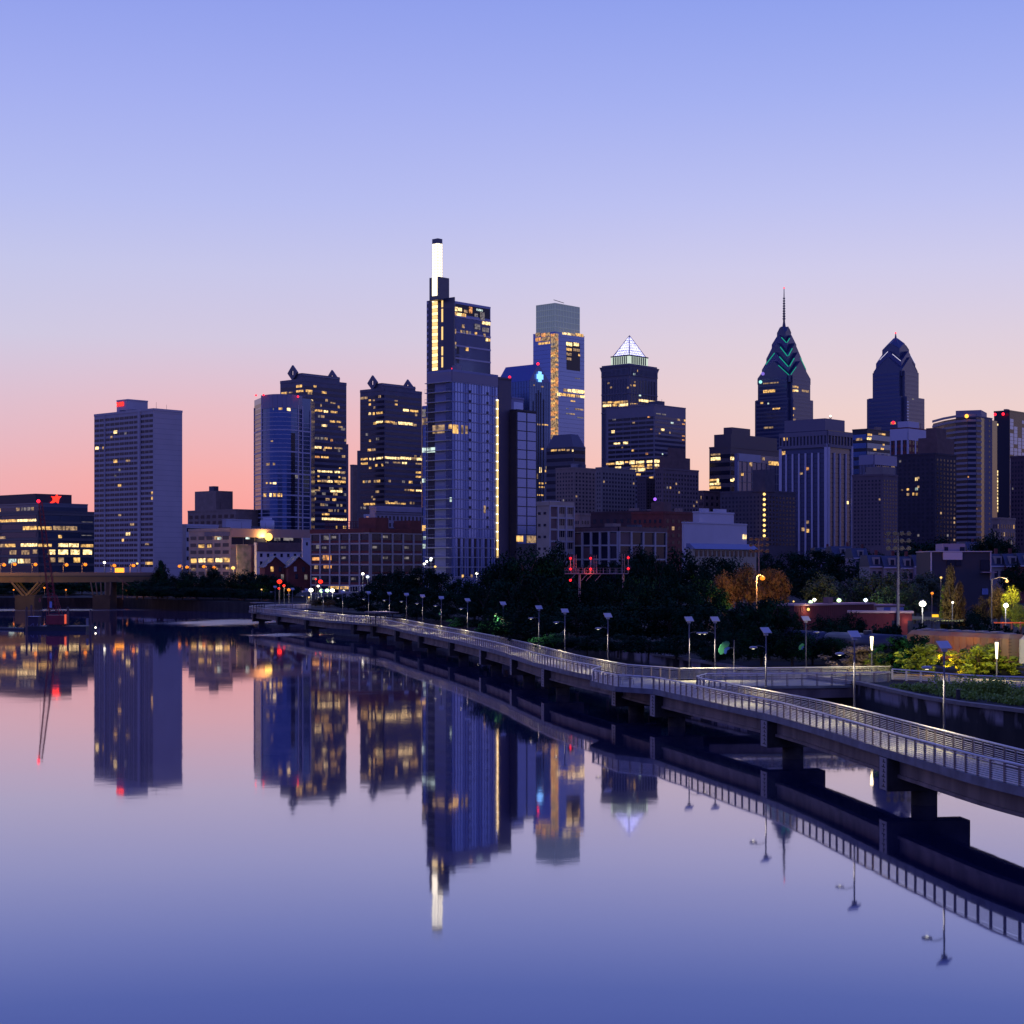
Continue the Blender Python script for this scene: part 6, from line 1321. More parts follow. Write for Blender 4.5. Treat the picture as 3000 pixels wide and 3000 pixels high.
# glowing lamp columns on the bank path
def column_lamp(px, ytop, ylow, D, label, power):
    x, y = at(px, D); g_ = gz(x, y); o = empty('lamp_column', (x, y, g_), label, 'lamp column')
    MB().tube((x, y, g_), (x, y, zz(ylow, D)), .09, .09, 8).build('pole', mat('lamp_pole_steel'), o)
    MB().tube((x, y, zz(ylow, D)), (x, y, zz(ytop, D)), .1, .2, 12).build('light_tube', glow('tube_warm', (1, .8, .45), 4), o)
    MB().tube((x, y, zz(ytop, D)), (x, y, zz(ytop, D) + .12), .26, .26, 12).build('cap', mat('lamp_pole_steel'), o)
    L = bpy.data.lights.new('lamp_light', 'POINT'); L.energy = power * 1.2; L.color = (1, .86, .4); L.shadow_soft_size = .3; lo = bpy.data.objects.new('lamp_light', L); lo.visible_glossy = False; col.objects.link(lo); lo.parent = o; lo.location = (-1.5, -5.0, zz(ytop + 8, D) - g_)
column_lamp(2554, 1865, 1905, 206, 'glowing lamp column behind the blossom bush at the end of the footbridge', 1500)
column_lamp(2920, 1882, 1930, 198, 'tall glowing lamp column between two bright yellow green trees', 2600)
o = empty('path_floodlight', (*at(2745, 203), 4.6), 'small ground floodlight washing the rusty wagon side', 'floodlight'); MB().box(*[v + d_ for v, d_ in zip([at(2745, 203)[0]] * 2, (-.2, .2))], 202.8, 203.1, 4.6, 4.9).build('housing', black_steel, o)
L = bpy.data.lights.new('floodlight', 'POINT'); L.energy = 1600; L.color = (1, .5, .12); L.shadow_soft_size = .3; lo = bpy.data.objects.new('floodlight', L); lo.visible_glossy = False; col.objects.link(lo); lo.parent = o; lo.location = (0, -.5, 1.2)
# floodlight masts
def mast(px, ytop, D, label):
    x, y = at(px, D); g_ = gz(x, y); zt_ = zz(ytop, D); o = empty('floodlight_mast', (x, y, g_), label, 'floodlight mast')
    MB().tube((x, y, g_), (x, y, zt_), .32, .16, 10).build('pole', mat('mast_steel', (.09, .085, .12), .6, .2), o)
    q = MB()
    for k in range(3): q.tube((x - 2.1, y, zt_ - .3 - k * 1.3), (x + 2.1, y, zt_ - .3 - k * 1.3), .08, .08, 5)
    q.build('crossarm', mat('mast_steel'), o)
    for k in range(3):
        for j in range(4): xx = x - 1.8 + j * 1.2; m = MB(); m.tube((xx, y - .5, zt_ - .2 - k * 1.3), (xx, y + .1, zt_ + .1 - k * 1.3), .42, .22, 8); m.build('floodlight', mat('flood_housing', (.05, .045, .055), .7), o)
mast(2223, 1577, 372, 'tall unlit floodlight mast behind the orange lit tree'); mast(2631, 1560, 298, 'tall unlit floodlight mast at the end of the red sheds')
# ================================================================== railway signals
D = 345; o = empty('signal_gantry', (*at(1750, D), 6), 'railway signal gantry with a railed walkway and red lights among dark trees', 'signal gantry')
gs = mat('gantry_steel', (.34, .25, .25), .6, .3); x0, y_ = at(1655, D); x1 = at(1840, D)[0]
zw = zz(1680, D)
MB().box(x0, x1, y_ - .5, y_ + .5, zw - .12, zw + .05).build('walkway', gs, o)
q = MB()
for k in range(19): x = x0 + (x1 - x0) * k / 18; q.tube((x, y_ - .5, zw), (x, y_ - .5, zw + 1.1), .035, .035, 4)
for hh_ in (.55, 1.1): q.tube((x0, y_ - .5, zw + hh_), (x1, y_ - .5, zw + hh_), .03, .03, 4)
for k in range(1, 10): x = x0 + (x1 - x0) * k / 10; q.box(x, x + .18, y_ - .42, y_ - .38, zw, zw + 1.0)
q.build('railing', gs, o)
for xx in (x0 + 3, x1 - 1): MB().tube((xx, y_, 6), (xx, y_, zw), .28, .22, 8).build('leg', gs, o)
q = MB()
for k in (2.2, 4.6, 5.6, 7.5): q.tube((x0 + k, y_ - .2, zw - .1), (x0 + k - 1.3, y_ - .2, zw - 1.5), .07, .07, 4)
q.build('brace', gs, o)
rg_ = glow('signal_red', (1, .012, .02), 3)
for (pxh, y1_, y2_, s_) in ((1671, 1636, 1667, 1), (1730, 1636, 1667, 1), (1840, 1634, 1666, -1)):
    xh = at(pxh, D)[0]; hd = MB(); hd.tube((xh, y_ - .4, zw), (xh, y_ - .4, zz(y1_ - 8, D)), .07, .07, 6); lx = xh + s_ * .7
    hd.tube((lx, y_, zw), (lx, y_, zz(y1_ - 11, D)), .05, .05, 5); hd.tube((lx + .5 * s_, y_, zw), (lx + .5 * s_, y_, zz(y1_ - 11, D)), .05, .05, 5)
    for k in range(9): z = zw + .3 + k * .4; hd.tube((lx, y_, z), (lx + .5 * s_, y_, z), .03, .03, 4)
    mst = hd.build('signal_mast', gs, o)
    for yy in (y1_, y2_):
        z = zz(yy, D); MB().tube((xh, y_ - .42, z + .25), (xh, y_ - .3, z + .25), .62, .62, 14).build('backplate', black_steel, mst)
        MB().ball((xh, y_ - .62, z), .24, 8, 5).build('signal_light', rg_, mst)
xh = at(1671, D)[0]; MB().ball((xh, y_ - .6, zz(1700, D)), .25, 8, 5).build('signal_light', rg_, o)
for xx, zz_ in ((xh, zz(1650, D)), (at(1722, D)[0], zz(1675, D))):
    L = bpy.data.lights.new('signal_glow', 'POINT'); L.energy = 110; L.color = (1, .12, .05); L.shadow_soft_size = .3; lo = bpy.data.objects.new('signal_glow', L); lo.visible_glossy = False; col.objects.link(lo); lo.parent = o; lo.location = (xx + .3 - o.location.x, -1.3, zz_ - 6)
# ================================================================== trains
ud = Vector((8.5, -13.6)).normalized(); un = Vector((ud.y, -ud.x))
if un.y > 0: un = -un
def hopper(start, ln, z0_, z1_, m, label, lettering=None):
    o = empty('hopper_wagon', (start.x, start.y, z0_ - 1), label, 'railway wagon')
    b_ = -un; w_ = 3.0; zs = z0_ + .9
    mb_ = MB()
    p = [start, start + ud * ln, start + ud * ln + b_ * w_, start + b_ * w_]
    body = MB(); body.prism([tuple(v) for v in p], zs, z1_ - .5, [tuple(v) for v in p])
    ins = [p[0] + b_ * .5 + ud * .2, p[1] + b_ * .5 - ud * .2, p[2] - b_ * .5 - ud * .2, p[3] - b_ * .5 + ud * .2]
    body.prism([tuple(v) for v in p], z1_ - .5, z1_, [tuple(v) for v in ins]); wal = body.build('body', m, o)
    ribs = MB(); n = int(ln / 1.05)
    for k in range(n + 1): ribs.ubox(tuple(start + ud * (ln * k / n - .04) + un * .07), tuple(ud), .08, tuple(b_), .1, zs, z1_ - .5)
    ribs.build('side_rib', m, wal)
    hp = MB()
    for k in range(3):
        a = start + ud * (1.8 + k * (ln - 3.2) / 3) + b_ * .3; l_ = (ln - 4) / 3
        top_ = [a, a + ud * l_, a + ud * l_ + b_ * 2.4, a + b_ * 2.4]; bot = [a + ud * l_ * .35 + b_ * .8, a + ud * l_ * .65 + b_ * .8, a + ud * l_ * .65 + b_ * 1.6, a + ud * l_ * .35 + b_ * 1.6]
        hp.prism([tuple(v) for v in bot], z0_ - .2, zs, [tuple(v) for v in top_])
    hp.build('hopper_chute', m, o)
    rf = MB(); rf.ubox(tuple(start + ud * .5 + b_ * 1.1), tuple(ud), ln - 1, tuple(b_), .8, z1_, z1_ + .12)
    for k in range(6): rf.ubox(tuple(start + ud * (1.5 + k * (ln - 3) / 6) + b_ * .9), tuple(ud), 1.1, tuple(b_), 1.2, z1_ + .1, z1_ + .25)
    rf.build('roof_walk', mat('roof_walk_steel', (.2, .2, .26), .5, .5), o)
    fr_ = MB(); fr_.ubox(tuple(start - ud * .9 + b_ * .6), tuple(ud), ln + 1.8, tuple(b_), 1.8, z0_, z0_ + .3); fr_.build('underframe', black_steel, o)
    for e_ in (1.2, 3.0, ln - 3.0, ln - 1.2):
        c = start + ud * e_ + b_ * .5; MB().tube((c.x, c.y, z0_ - .35), (c.x - b_.x * -.15, c.y - b_.y * -.15, z0_ - .35), .45, .45, 16).build('wheel', black_steel, o)
    lad = MB()
    for e_ in (-.1, ln + .05):
        for k in range(8): a = start + ud * e_ + un * .12; lad.ubox(tuple(a), tuple(ud), .05, tuple(b_), .5, zs + k * .4, zs + k * .4 + .05)
    lad.build('ladder_rung', black_steel, o)
    return o, wal
rust = mat('rusty_cream_paint', (.30, .22, .14), .75, var=.15, scale=.6, stretch=(1, 1, .25), c2=(.3, .12, .05), bump=.1)
st = Vector((*at(2659, 216),))
hopper(st, 16.6, 5.2, 9.45, rust, 'rusty cream hopper wagon lit orange from below')
o, wl_ = hopper(st + ud * 18.3, 16, 5.2, 9.45, mat('grey_wagon_paint', (.34, .34, .36), .6, var=.1, scale=.4), 'pale grey hopper wagon entering at the picture edge')
tp = st + ud * 20.1 + un * .12; tm = mat('wagon_letters', (.07, .05, .05), .7)
text('TN', wl_, (tp.x, tp.y, 7.0), ud, .62, tm, ext=.01); text('C  4', wl_, (tp.x, tp.y, 6.25), ud, .62, tm, ext=.01)
def tank(start, ln, m, label):
    o = empty('tank_wagon', (start.x, start.y, 5), label, 'railway wagon'); a = start - un * 1.5; b_ = a + ud * ln
    body = MB(); body.tube((a.x, a.y, 7.3), (b_.x, b_.y, 7.3), 1.45, 1.45, 20); body.ball((a.x, a.y, 7.3), 1.44, 14, 8); body.ball((b_.x, b_.y, 7.3), 1.44, 14, 8); body.build('barrel', m, o, True)
    c = (a + b_) / 2; MB().tube((c.x, c.y, 8.6), (c.x, c.y, 9.1), .6, .6, 12).build('dome', m, o)
    MB().ubox(tuple(start - ud * .5 + un * -.6), tuple(ud), ln + 1, tuple(-un), 1.8, 5.5, 5.85).build('underframe', black_steel, o)
    for e_ in (1.2, 3.0, ln - 3.0, ln - 1.2): q = start + ud * e_ - un * .5; MB().tube((q.x, q.y, 5.2), (q.x - un.x * .15, q.y - un.y * .15, 5.2), .45, .45, 14).build('wheel', black_steel, o)
tkm = mat('blue_black_tank', (.03, .035, .06), .35, .2)
tank(st - ud * 15.5, 13.5, tkm, 'blue black tank wagon behind the dark young trees'); tank(st - ud * 31, 13.5, tkm, 'farther blue black tank wagon partly behind the blossom bush')
# ================================================================== red sheds in the park
shed_m = mat('red_shed_paint', (.07, .014, .02), .6, var=.12, scale=1)
def shed(px0, px1, ytop, D0, D1, label, extra=None, m=None, zb=None):
    a = Vector(at(px0, D0)); b_ = Vector(at(px1, D1)); u = (b_ - a).normalized(); n = Vector((-u.y, u.x)); L_ = (b_ - a).length; z1_ = zz(ytop, D0); z0_ = z1_ - 4.2 if zb is None else zb
    o = empty('park_shed', (a.x, a.y, z0_), label, 'shed'); bd = MB(); bd.ubox(tuple(a), tuple(u), L_, tuple(n), 5, z0_ - 1.5, z1_ - .25).build('wall', m or shed_m, o)
    MB().ubox(tuple(a - u * .3 - n * .3), tuple(u), L_ + .6, tuple(n), 5.6, z1_ - .27, z1_ + .05).build('roof', mat('shed_roof', (.26, .18, .22), .6), o)
    q = MB(); 
    for k in range(int(L_ / .6)): q.ubox(tuple(a + u * k * .6 - n * .04), tuple(u), .08, tuple(n), .06, z0_ - 1.4, z1_ - .3)
    q.build('wall_rib', m or shed_m, o)
    return o, a, u, n, L_, z0_, z1_
o, a, u, n, L_, z0_, z1_ = shed(2326, 2560, 1771, 318, 332, 'long red shed with a wall lamp and roof vent, the farther of the two')
q = a + u * (L_ * .15) - n * .5; MB().ball((q.x, q.y, zz(1786, 318)), .3, 8, 5).build('wall_lamp', MATS['amber_globe'], o)
L = bpy.data.lights.new('wall_light', 'POINT'); L.energy = 250; L.color = (1, .75, .4); L.shadow_soft_size = .2; lo = bpy.data.objects.new('wall_light', L); lo.visible_glossy = False; col.objects.link(lo); lo.location = (q.x, q.y - .6, zz(1787, 318))
q = a + u * (L_ * .47) + n * 1; MB().ubox(tuple(q), tuple(u), 1.3, tuple(n), 1.3, z1_, z1_ + 1.2).build('roof_vent', mat('vent_purple', (.14, .08, .1), .6), o)
o, a, u, n, L_, z0_, z1_ = shed(2488, 2672, 1791, 300, 298, 'nearer low red shed with white roof edge and two doorways')
for t_ in (.68, .93): MB().ubox(tuple(a + u * L_ * t_ - n * .08), tuple(u), .9, tuple(n), .1, z0_, z0_ + 2.6).build('door', dark_glass, o)
for t_ in (.78, .9): L = bpy.data.lights.new('porch_light', 'POINT'); L.energy = 60; L.color = (1, .7, .35); q = a + u * L_ * t_ - n * .6; lo = bpy.data.objects.new('porch_light', L); lo.visible_glossy = False; col.objects.link(lo); lo.location = (q.x, q.y, z0_ + 2.6)
o, a, u, n, L_, z0_, z1_ = shed(2560, 2645, 1772, 336, 338, 'painted show wagon with white bunting behind the red sheds', m=mat('wagon_board', (.22, .14, .12), .7))
for k in range(4):
    m = MB(); c = a + u * (L_ * (.08 + .23 * k)) - n * .1; cols_ = [mat('bunting_white', (.55, .5, .48), .7), mat('bunting_blue', (.12, .16, .38), .7)]
    pts = [(c.x + .75 * math.cos(math.pi + math.pi * j / 8) + .75, c.y - .08, z1_ - .5 + 1.2 * math.sin(math.pi + math.pi * j / 8)) for j in range(9)]
    m.add(pts + [(p_[0], p_[1] + .06, p_[2]) for p_ in pts], [tuple(range(9)), tuple(range(17, 8, -1))] + [(j, 9 + j, 10 + j, 1 + j) for j in range(8)]); m.build('bunting', cols_[k % 2], o)
o = empty('warning_sign', (*at(2741, 290), 7), 'glowing amber road sign board under the park trees', 'sign'); x, y = at(2740, 290); MB().box(x - .55, x + .55, y - .05, y + .05, zz(1808, 290), zz(1800, 290)).build('panel', glow('amber_sign', (1, .5, .02), 1.4), o); MB().tube((x, y + .1, 6), (x, y + .1, zz(1800, 290)), .05).build('post', black_steel, o)
# park fence and orange rail
o = empty('park_fence', (*at(2700, 280), 7), 'low dark park fence in front of a lit lawn', 'fence'); q = MB(); f0 = at(2680, 283); f1 = at(2815, 280)
for k in range(16): x = f0[0] + (f1[0] - f0[0]) * k / 15; m = MB(); m.box(x, x + .12, 281, 281.12, zz(1829, 281), zz(1815, 281)); m.build('post', black_steel, o)
for t_ in (1816, 1821, 1826): q.box(f0[0], f1[0], 281.02, 281.1, zz(t_ + 1, 281), zz(t_, 281))
q.build('rail', black_steel, o)
lw = MB(); lw.prism([at(2672, 300), at(2820, 292), at(2830, 306), at(2670, 322)], zz(1817, 300), zz(1812, 306)); tag(lw.build('lit_lawn', mat('lawn', (.12, .13, .05), .9, var=.2, scale=1)), kind='structure')
o = empty('orange_guard_rail', (*at(2955, 268), 7), 'orange lit guard rail at the park edge', 'guard rail'); x0, x1 = at(2912, 268)[0], at(3040, 268)[0]
MB().box(x0, x1, 268, 268.1, zz(1826, 268), zz(1823, 268)).build('rail', mat('orange_rail', (.6, .2, .05), .5), o)
for k in range(6): x = x0 + (x1 - x0) * k / 5; MB().box(x, x + .2, 268.1, 268.3, zz(1845, 268), zz(1821, 268)).build('post', brown_brick, o)
L = bpy.data.lights.new('rail_glow', 'POINT'); L.energy = 1200; L.color = (1, .35, .08); lo = bpy.data.objects.new('rail_glow', L); lo.visible_glossy = False; col.objects.link(lo); lo.location = (*at(2965, 265), 12)
# ================================================================== row houses on the right
hm = [mat('mauve_render', (.26, .22, .27), .8), red_brick, mat('beige_render', (.3, .26, .24), .8)]
RH = [(2500, 2545, 1606, 560, 0, 'plain flat roofed house with a long white eave'), (2548, 2590, 1626, 470, 2, 'slate roofed house, leftmost of the dormer row'), (2590, 2640, 1628, 468, 2, 'slate roofed house with a white dormer'), (2640, 2680, 1630, 466, 2, 'slate roofed house half behind park trees'), (2680, 2722, 1625, 464, 0, 'slate roofed house touching the modern block'),
      (2905, 2948, 1622, 440, 2, 'brick house with slanting slate roof beside the modern block'), (2948, 2990, 1622, 438, 1, 'brick house with white dormer and paired windows'), (2990, 3040, 1620, 436, 1, 'brick row house at the picture edge'), (2835, 2870, 1588, 640, 1, 'red brick chimney house under the far dark trees'), (2440, 2500, 1600, 600, 2, 'low white roofed house below the striped tower'), (2392, 2440, 1604, 640, 0, 'low house with a grey roof among dark crowns')]
for (p0, p1, yt, D, mi, lab) in RH:
    x0, y_ = at(p0, D); x1 = at(p1, D)[0]; z1_ = zz(yt, D); o = empty('row_house', (x0, y_, 8), lab, 'house'); dep = 14
    hh_ = 3.2; MB().box(x0, x1 - .1, y_, y_ + dep, 7, z1_ - hh_).build('wall', hm[mi], o)
    MB().prism([(x0 - .1, y_ - .4), (x1, y_ - .4), (x1, y_ + dep), (x0 - .1, y_ + dep)], z1_ - hh_, z1_, [(x0 - .1, y_ + 3.5), (x1, y_ + 3.5), (x1, y_ + dep - 2), (x0 - .1, y_ + dep - 2)]).build('roof', mat('slate_roof'), o)
    MB().box(x0 - .1, x1, y_ - .55, y_ - .2, z1_ - hh_ - .3, z1_ - hh_ + .05).build('eave', white_panel, o)
    xm = (x0 + x1) / 2; MB().box(xm - .9, xm + .9, y_ + .3, y_ + 3, z1_ - hh_ + .2, z1_ - .6).build('dormer', hm[2], o)
    MB().box(xm - .5, xm + .5, y_ + .22, y_ + .32, z1_ - hh_ + .6, z1_ - 1.1).build('window', dark_glass, o)
    for t_ in (.2, .6): MB().box(x0 + (x1 - x0) * t_, x0 + (x1 - x0) * t_ + .9, y_ - .06, y_ + .1, z1_ - hh_ - 3, z1_ - hh_ - 1.3).build('window', dark_glass, o)
    MB().box(x1 - 1.2, x1 - .5, y_ + 6, y_ + 7, z1_ - 1, z1_ + 1.4).build('chimney', red_brick, o)
D = 400; o = empty('modern_house', (*at(2820, D), 8), 'modern flat roofed house of dark boxes with a white rooftop room', 'house'); y_ = D
def bxp(p0, p1, y0_, y1_, d0, d1, m, nm): MB().box(at(p0, D)[0], at(p1, D)[0], D + d0, D + d1, zz(y1_, D), zz(y0_, D)).build(nm, m, o)
bxp(2726, 2903, 1617, 1830, 0, 14, dark_wall, 'wall'); bxp(2724, 2905, 1614.5, 1617, -.4, 14, white_panel, 'roof_edge'); bxp(2762, 2818, 1618, 1640, -.5, 0, white_panel, 'white_bay'); bxp(2726, 2729, 1618, 1680, -.4, 0, white_panel, 'corner_trim'); bxp(2900, 2903, 1618, 1700, -.4, 0, white_panel, 'corner_trim')
bxp(2772, 2838, 1592, 1614.4, 3, 10, hm[0], 'rooftop_room'); bxp(2776, 2787, 1602, 1613, 2.9, 3.1, dark_glass, 'window'); bxp(2822, 2836, 1602, 1614, 2.9, 3.1, dark_glass, 'window'); bxp(2872, 2898, 1640, 1670, -.3, 0, dark_glass, 'window'); bxp(2876, 2894, 1724, 1742, -.3, 0, pale_glass, 'window'); bxp(2774, 2797, 1641, 1658, -.3, 0, dark_glass, 'window'); bxp(2799, 2815, 1641, 1658, -.3, 0, dark_glass, 'window'); bxp(2872, 2913, 1675, 1678, -2, 0, hm[0], 'balcony')
# ================================================================== road bridge
D = 705; bm_ = mat('bridge_girder', (.11, .085, .045), .7, var=.12, scale=.3); o = empty('road_bridge', (*at(150, D), 0), 'concrete road bridge with V shaped struts crossing the river beyond the red crane', 'bridge')
xa, xb = at(-260, D)[0], at(420, D)[0]; ya, yb = 688, 728
def ln_(t_): return (xa + (xb - xa) * t_, ya + (yb - ya) * t_)
pts = [ln_(k / 12) for k in range(13)]
q = MB(); q.sweep(pts, -7, 7, 13.4, 14.4); q.build('deck', mat('road_asphalt', (.06, .06, .06), .85), o)
q = MB(); q.sweep(pts, 6.2, 6.9, 11.2, 13.4); q.sweep(pts, -6.9, -6.2, 11.2, 13.4); q.sweep(pts, -1, 1, 11.4, 13.4); q.build('girder', bm_, o)
q = MB(); q.sweep(pts, 6.8, 7.15, 14.0, 15.3); q.sweep(pts, -7.15, -6.8, 14.0, 15.3); q.build('parapet', mat('parapet_concrete', (.15, .12, .1), .8), o)
for pxc, wv in ((84, 5.5), (-150, 5.5)):
    x, y = at(pxc, D + (pxc - 150) * .06)
    st_ = MB()
    for s_ in (-1, 1):
        for w_ in (-5.6, 0, 5.6): st_.tube((x + s_ * .6, y + w_, 5.7), (x + s_ * wv, y + w_, 11.3), .5, .4, 6)
    st_.build('strut_brace', bm_, o)
    MB().box(x - 4.0, x + 4.0, y - 6, y + 6, -3, 5.9).build('pier', mat('bridge_pier_stone', (.035, .03, .03), .85, var=.15, scale=.3), o)
x, y = at(307, D + 12); st_ = MB()
for k in range(5): st_.tube((x - 3.5 + k * 1.8, y - 6, 5.7), (x - 4.5 + k * 2.1, y - 6, 11.3), .35, .35, 6)
st_.build('strut_brace', mat('dark_strut', (.08, .07, .07), .7), o); MB().box(x - 3.6, x + 3.6, y - 6.5, y + 6.5, -3, 5.8).build('pier', mat('bridge_pier_stone'), o)
MB().box(x + 2.2, x + 3.6, y - 6, y + 6, 5.8, 11.2).build('tower_pier', mat('bridge_pier_stone'), o)
# stairs down from the bridge
st_ = MB(); x, y = at(352, D + 10)
for k in range(16): st_.box(x + k * .75, x + k * .75 + .85, y - 9, y - 7, 13 - k * .5, 13.15 - k * .5)
st_.build('stair_tread', brown_brick, o); st_ = MB(); st_.tube((x, y - 9, 14), (x + 12, y - 9, 6), .08); st_.tube((x + 9, y - 8, 4), (x + 9, y - 8, 9), .3); st_.tube((x + 3, y - 8, 4), (x + 3, y - 8, 12), .3); st_.build('stair_frame', brown_brick, o)
# warm uplight on the bridge
for k, (pxl, e_) in enumerate(((60, 9000), (180, 9000), (270, 5000), (-80, 8000))):
    L = bpy.data.lights.new('bridge_light', 'POINT'); L.energy = e_ * .45; L.color = (1, .6, .12); L.shadow_soft_size = .5; lo = bpy.data.objects.new('bridge_light', L); lo.visible_glossy = False; col.objects.link(lo); lo.parent = o; q = at(pxl, D - 24); lo.location = (q[0] - o.location.x, q[1] - o.location.y, 7.5)
o = empty('bus_shelter', (*at(349, 726), 14.5), 'bright orange glowing shelter on the bridge below the slab tower', 'shelter'); x, y = at(349, 724)
MB().box(x - 1.8, x + 1.8, y, y + 1.5, zz(1679, 724), zz(1664, 724)).build('light_box', glow('orange_box', (1, .34, .03), 2.4), o); MB().box(x - 2, x + 2, y - .2, y + 1.7, zz(1664, 724), zz(1662.5, 724)).build('roof', black_steel, o)
for k in range(5): MB().box(x - 1.9 + k * .9, x - 1.82 + k * .9, y - .1, y - .02, zz(1679, 724), zz(1664, 724)).build('post', brown_brick, o)
L = bpy.data.lights.new('shelter_light', 'POINT'); L.energy = 1200; L.color = (1, .4, .06); lo = bpy.data.objects.new('shelter_light', L); lo.visible_glossy = False; col.objects.link(lo); lo.location = (x, y - 2.5, zz(1670, 724))
# riverside lights seen low on the far bank: orange washed path
pw_ = MB(); pw_.sweep([(-182, 752), (-150, 726), (-118, 690), (-96, 655)], -4, -1.5, 4.5, 4.75); tag(pw_.build('far_bank_path', mat('path_paving')), kind='structure')
for k, q in enumerate(((-160, 738), (-140, 712), (-112, 680), (-98, 662))):
    street_lamp(1500 + q[0] / q[1] * F, 1662 + (HC - 8.6) / q[1] * F, q[1], 'o', ['low orange path light by the bridge stairs', 'low orange path light below the pointed conifer', 'low orange path light below the cream offices', 'low orange path light near the boardwalk bend'][k], 'low orange lights on the far bank path', .16, 900)
# ================================================================== barge with the red crane
D = 470; xb_ = at(165, D)[0]
o = empty('work_barge', (xb_, D, 0), 'black work barge moored in the river under the red crane', 'barge')
MB().box(at(82, D)[0], at(262, D)[0], D - 4, D + 6, -.4, 1.2).build('hull', mat('barge_black', (.02, .02, .03), .6), o)
q = MB()
for k in range(10): x = at(95, D)[0] + k * .9; q.tube((x, D - 2, 1.2), (x + RN.uniform(-.5, .5), D - 1, 1.9), .06, .06, 4)
q.build('deck_clutter', mat('deck_gear', (.22, .2, .3), .6), o)
o = empty('deck_house', (at(96, D)[0], D, 1.2), 'dark plum deck house with pale roof on the barge', 'cabin'); MB().box(at(82, D)[0], at(111, D)[0], D, D + 3, 1.2, zz(1807, D)).build('wall', mat('plum_wall', (.05, .03, .06), .7), o); MB().box(at(81, D)[0], at(112, D)[0], D - .3, D + 3.2, zz(1807, D), zz(1806, D)).build('roof', mat('pale_roof', (.4, .38, .5), .5), o)
cr = empty('crane', (at(164, D)[0], D, 1.2), 'red lattice boom crane standing on the barge', 'crane')
x0, x1 = at(139, D)[0], at(192, D)[0]
MB().box(x0, x1, D - 1.5, D + 2.5, zz(1829, D), zz(1802, D)).build('engine_house', red_paint, cr); MB().box(x0 + .3, x1 - .3, D - 2, D + 3, 1.25, zz(1830, D)).build('crawler', black_steel, cr)
MB().box(x1 - .05, x1 + .12, D - 1.2, D + .5, zz(1827, D), zz(1800, D)).build('warning_strip', glow('red_strip', (1, .12, .05), .8), cr)
MB().box(at(150, D)[0], at(157, D)[0], D - 1.7, D - 1.4, zz(1780, D), zz(1762, D)).build('cab_window', pale_glass, cr)
bo = MB(); xt = at(136, D)[0]; zt_ = zz(1474, D); xl = at(155, D)[0]; zl = zz(1790, D)
corners = []
for a, b_ in ((-1, -1), (1, -1), (1, 1), (-1, 1)):
    p0 = Vector((xl + a * .95, D + b_ * .7, zl)); p1 = Vector((xt + a * .45, D - 6 + b_ * .3, zt_)); bo.tube(p0, p1, .11, .09, 5); corners.append((p0, p1))
for k in range(22):
    t0, t1_ = k / 22, (k + 1) / 22
    for i in range(4):
        a = corners[i][0].lerp(corners[i][1], t0); b_ = corners[(i + 1) % 4][0].lerp(corners[(i + 1) % 4][1], t1_); bo.tube(a, b_, .06, .06, 4, False)
bo.build('boom_lattice', red_paint, cr)
gb = MB(); 
for a in (-1, 1): gb.tube((xl + a * 1.5, D + 1, zz(1802, D)), (xl + a * .9, D + .6, zz(1745, D)), .14, .1, 5); gb.tube((xl + a * 2.3, D + 1.6, zz(1802, D)), (xl + a * .9, D + .6, zz(1745, D)), .1, .1, 5)
gb.tube((xl - 1, D + .6, zz(1745, D)), (xl + 1, D + .6, zz(1745, D)), .12)
for k in range(4): gb.tube((xl - 1.6, D + .9, zz(1800 - k * 13, D)), (xl + 1.6, D + .9, zz(1796 - k * 13, D)), .07)
gb.build('gantry_frame', red_paint, cr)
wr = MB(); wr.tube((xl + .7, D + 1, zz(1745, D)), (xt + .3, D - 6, zt_), .04, .04, 4); wr.tube((xt, D - 6.6, zt_), (xt + .2, D - 6.6, 9), .035, .035, 4); wr.build('cable', black_steel, cr)
beacon(cr, xt - .4, D - 6.5, zz(1471, D), .5); MB().tube((xt, D - 6.6, 8), (xt, D - 6.6, 9), .3, .2, 8).build('hook_block', red_paint, cr)
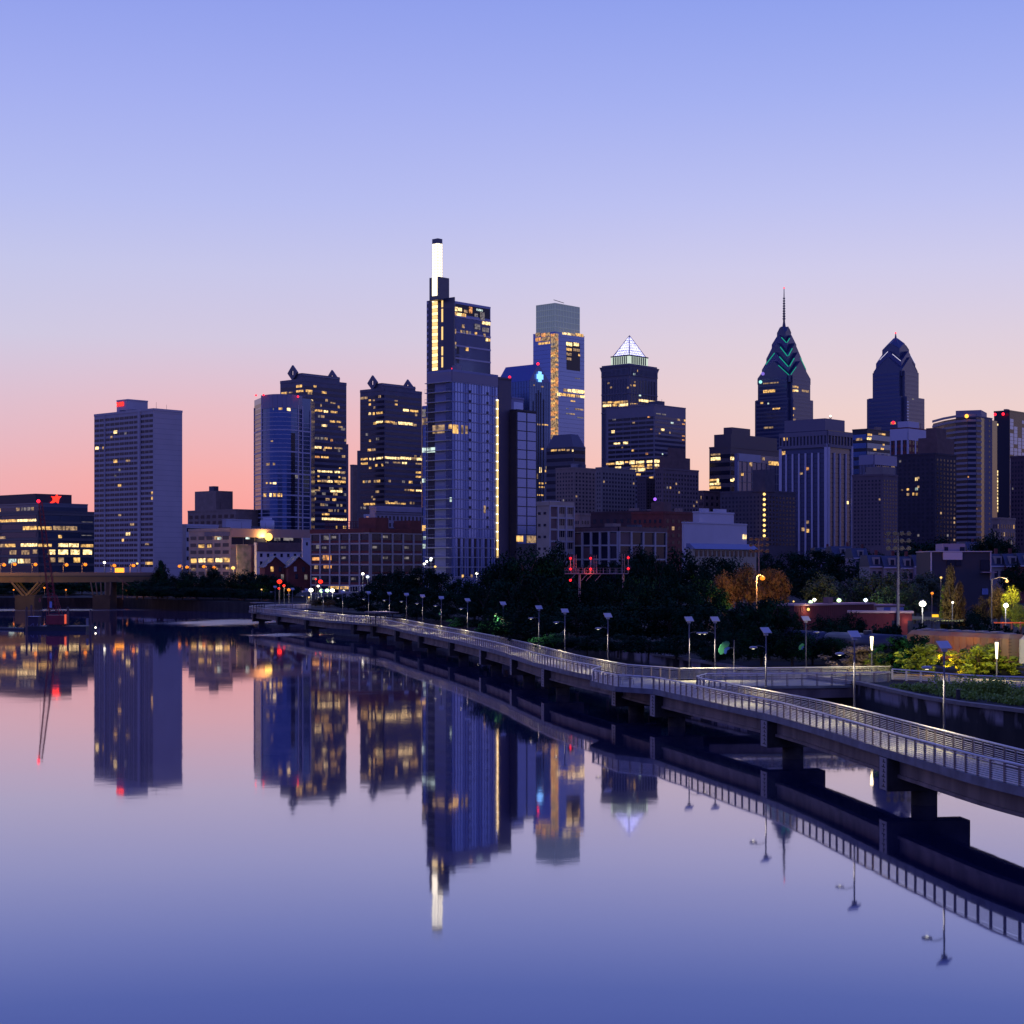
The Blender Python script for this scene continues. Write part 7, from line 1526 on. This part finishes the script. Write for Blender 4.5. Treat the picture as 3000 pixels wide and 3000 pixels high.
for (px, yt, D_, lab) in ((78, 1780, 463, 'dark mooring pile by the plum deck house'), (92, 1775, 485, 'dark mooring pile behind the plum deck house'), (199, 1780, 476, 'dark mooring pile right of the red crane'), (265, 1789, 458, 'dark mooring pile with a white gauge at the barge end')):
    x, y = at(px, D_); oo = empty('mooring_pile', (x, y, 0), lab, 'pile'); MB().tube((x, y, -2), (x, y, zz(yt, D_)), .33, .3, 10).build('shaft', brown_brick, oo); MB().tube((x, y, zz(yt, D_)), (x, y, zz(yt, D_) + .25), .3, .05, 10).build('cap', black_steel, oo)
    if px == 265: MB().box(x - 1.1, x - .4, y - .4, y - .3, zz(1832, D_), zz(1811, D_)).build('gauge_board', gauge, oo)
o = empty('floating_boom', (at(-20, 480)[0], 480, 0), 'black floating boom stretching from the barge to the picture edge', 'floating boom'); MB().tube((at(-80, 486)[0], 486, .15), (at(80, 470)[0], 470, .15), .5, .5, 8).build('float', mat('barge_black'), o)
x, y = at(280, 468); o = empty('marker_light', (x, y, 0), 'tiny white marker light floating right of the barge', 'marker light'); MB().tube((x, y, -.3), (x, y, .55), .12).build('float', black_steel, o); MB().ball((x, y, .8), .25, 8, 5).build('lamp', MATS['white_globe'], o)
# park stair ramp by the boardwalk landing
D = 575; o = empty('park_stairway', (*at(1060, D), 6), 'lit ramp and stairway climbing to the street from the boardwalk landing', 'stairway'); 
q = MB(); q.sweep([at(1000, D), at(1040, D), at(1110, D)], -2, 2, 6.5, 9.2); q.build('ramp', pale_stone, o); q = MB()
for k in range(14): x, y = at(1000 + k * 8, D - 2.2); q.tube((x, y, 9), (x, y, 10.6 + k * .12), .06)
q.tube((*at(1000, D - 2.2), 10.6), (*at(1110, D - 2.2), 12.2), .08); q.build('railing', steel, o)
# landing planting at the far end of the boardwalk
treepx(925, 1752, 560, 60, 'ochre lit bush at the boardwalk landing', None, m=leaf_c, low=.02); treepx(965, 1755, 555, 50, 'yellowish bush right of the ochre one at the landing', None, m=leaf_c, low=.02)
street_lamp(905, 1750, 548, 'y', 'low warm lamp among bushes at the boardwalk landing', None, .3, 1800)
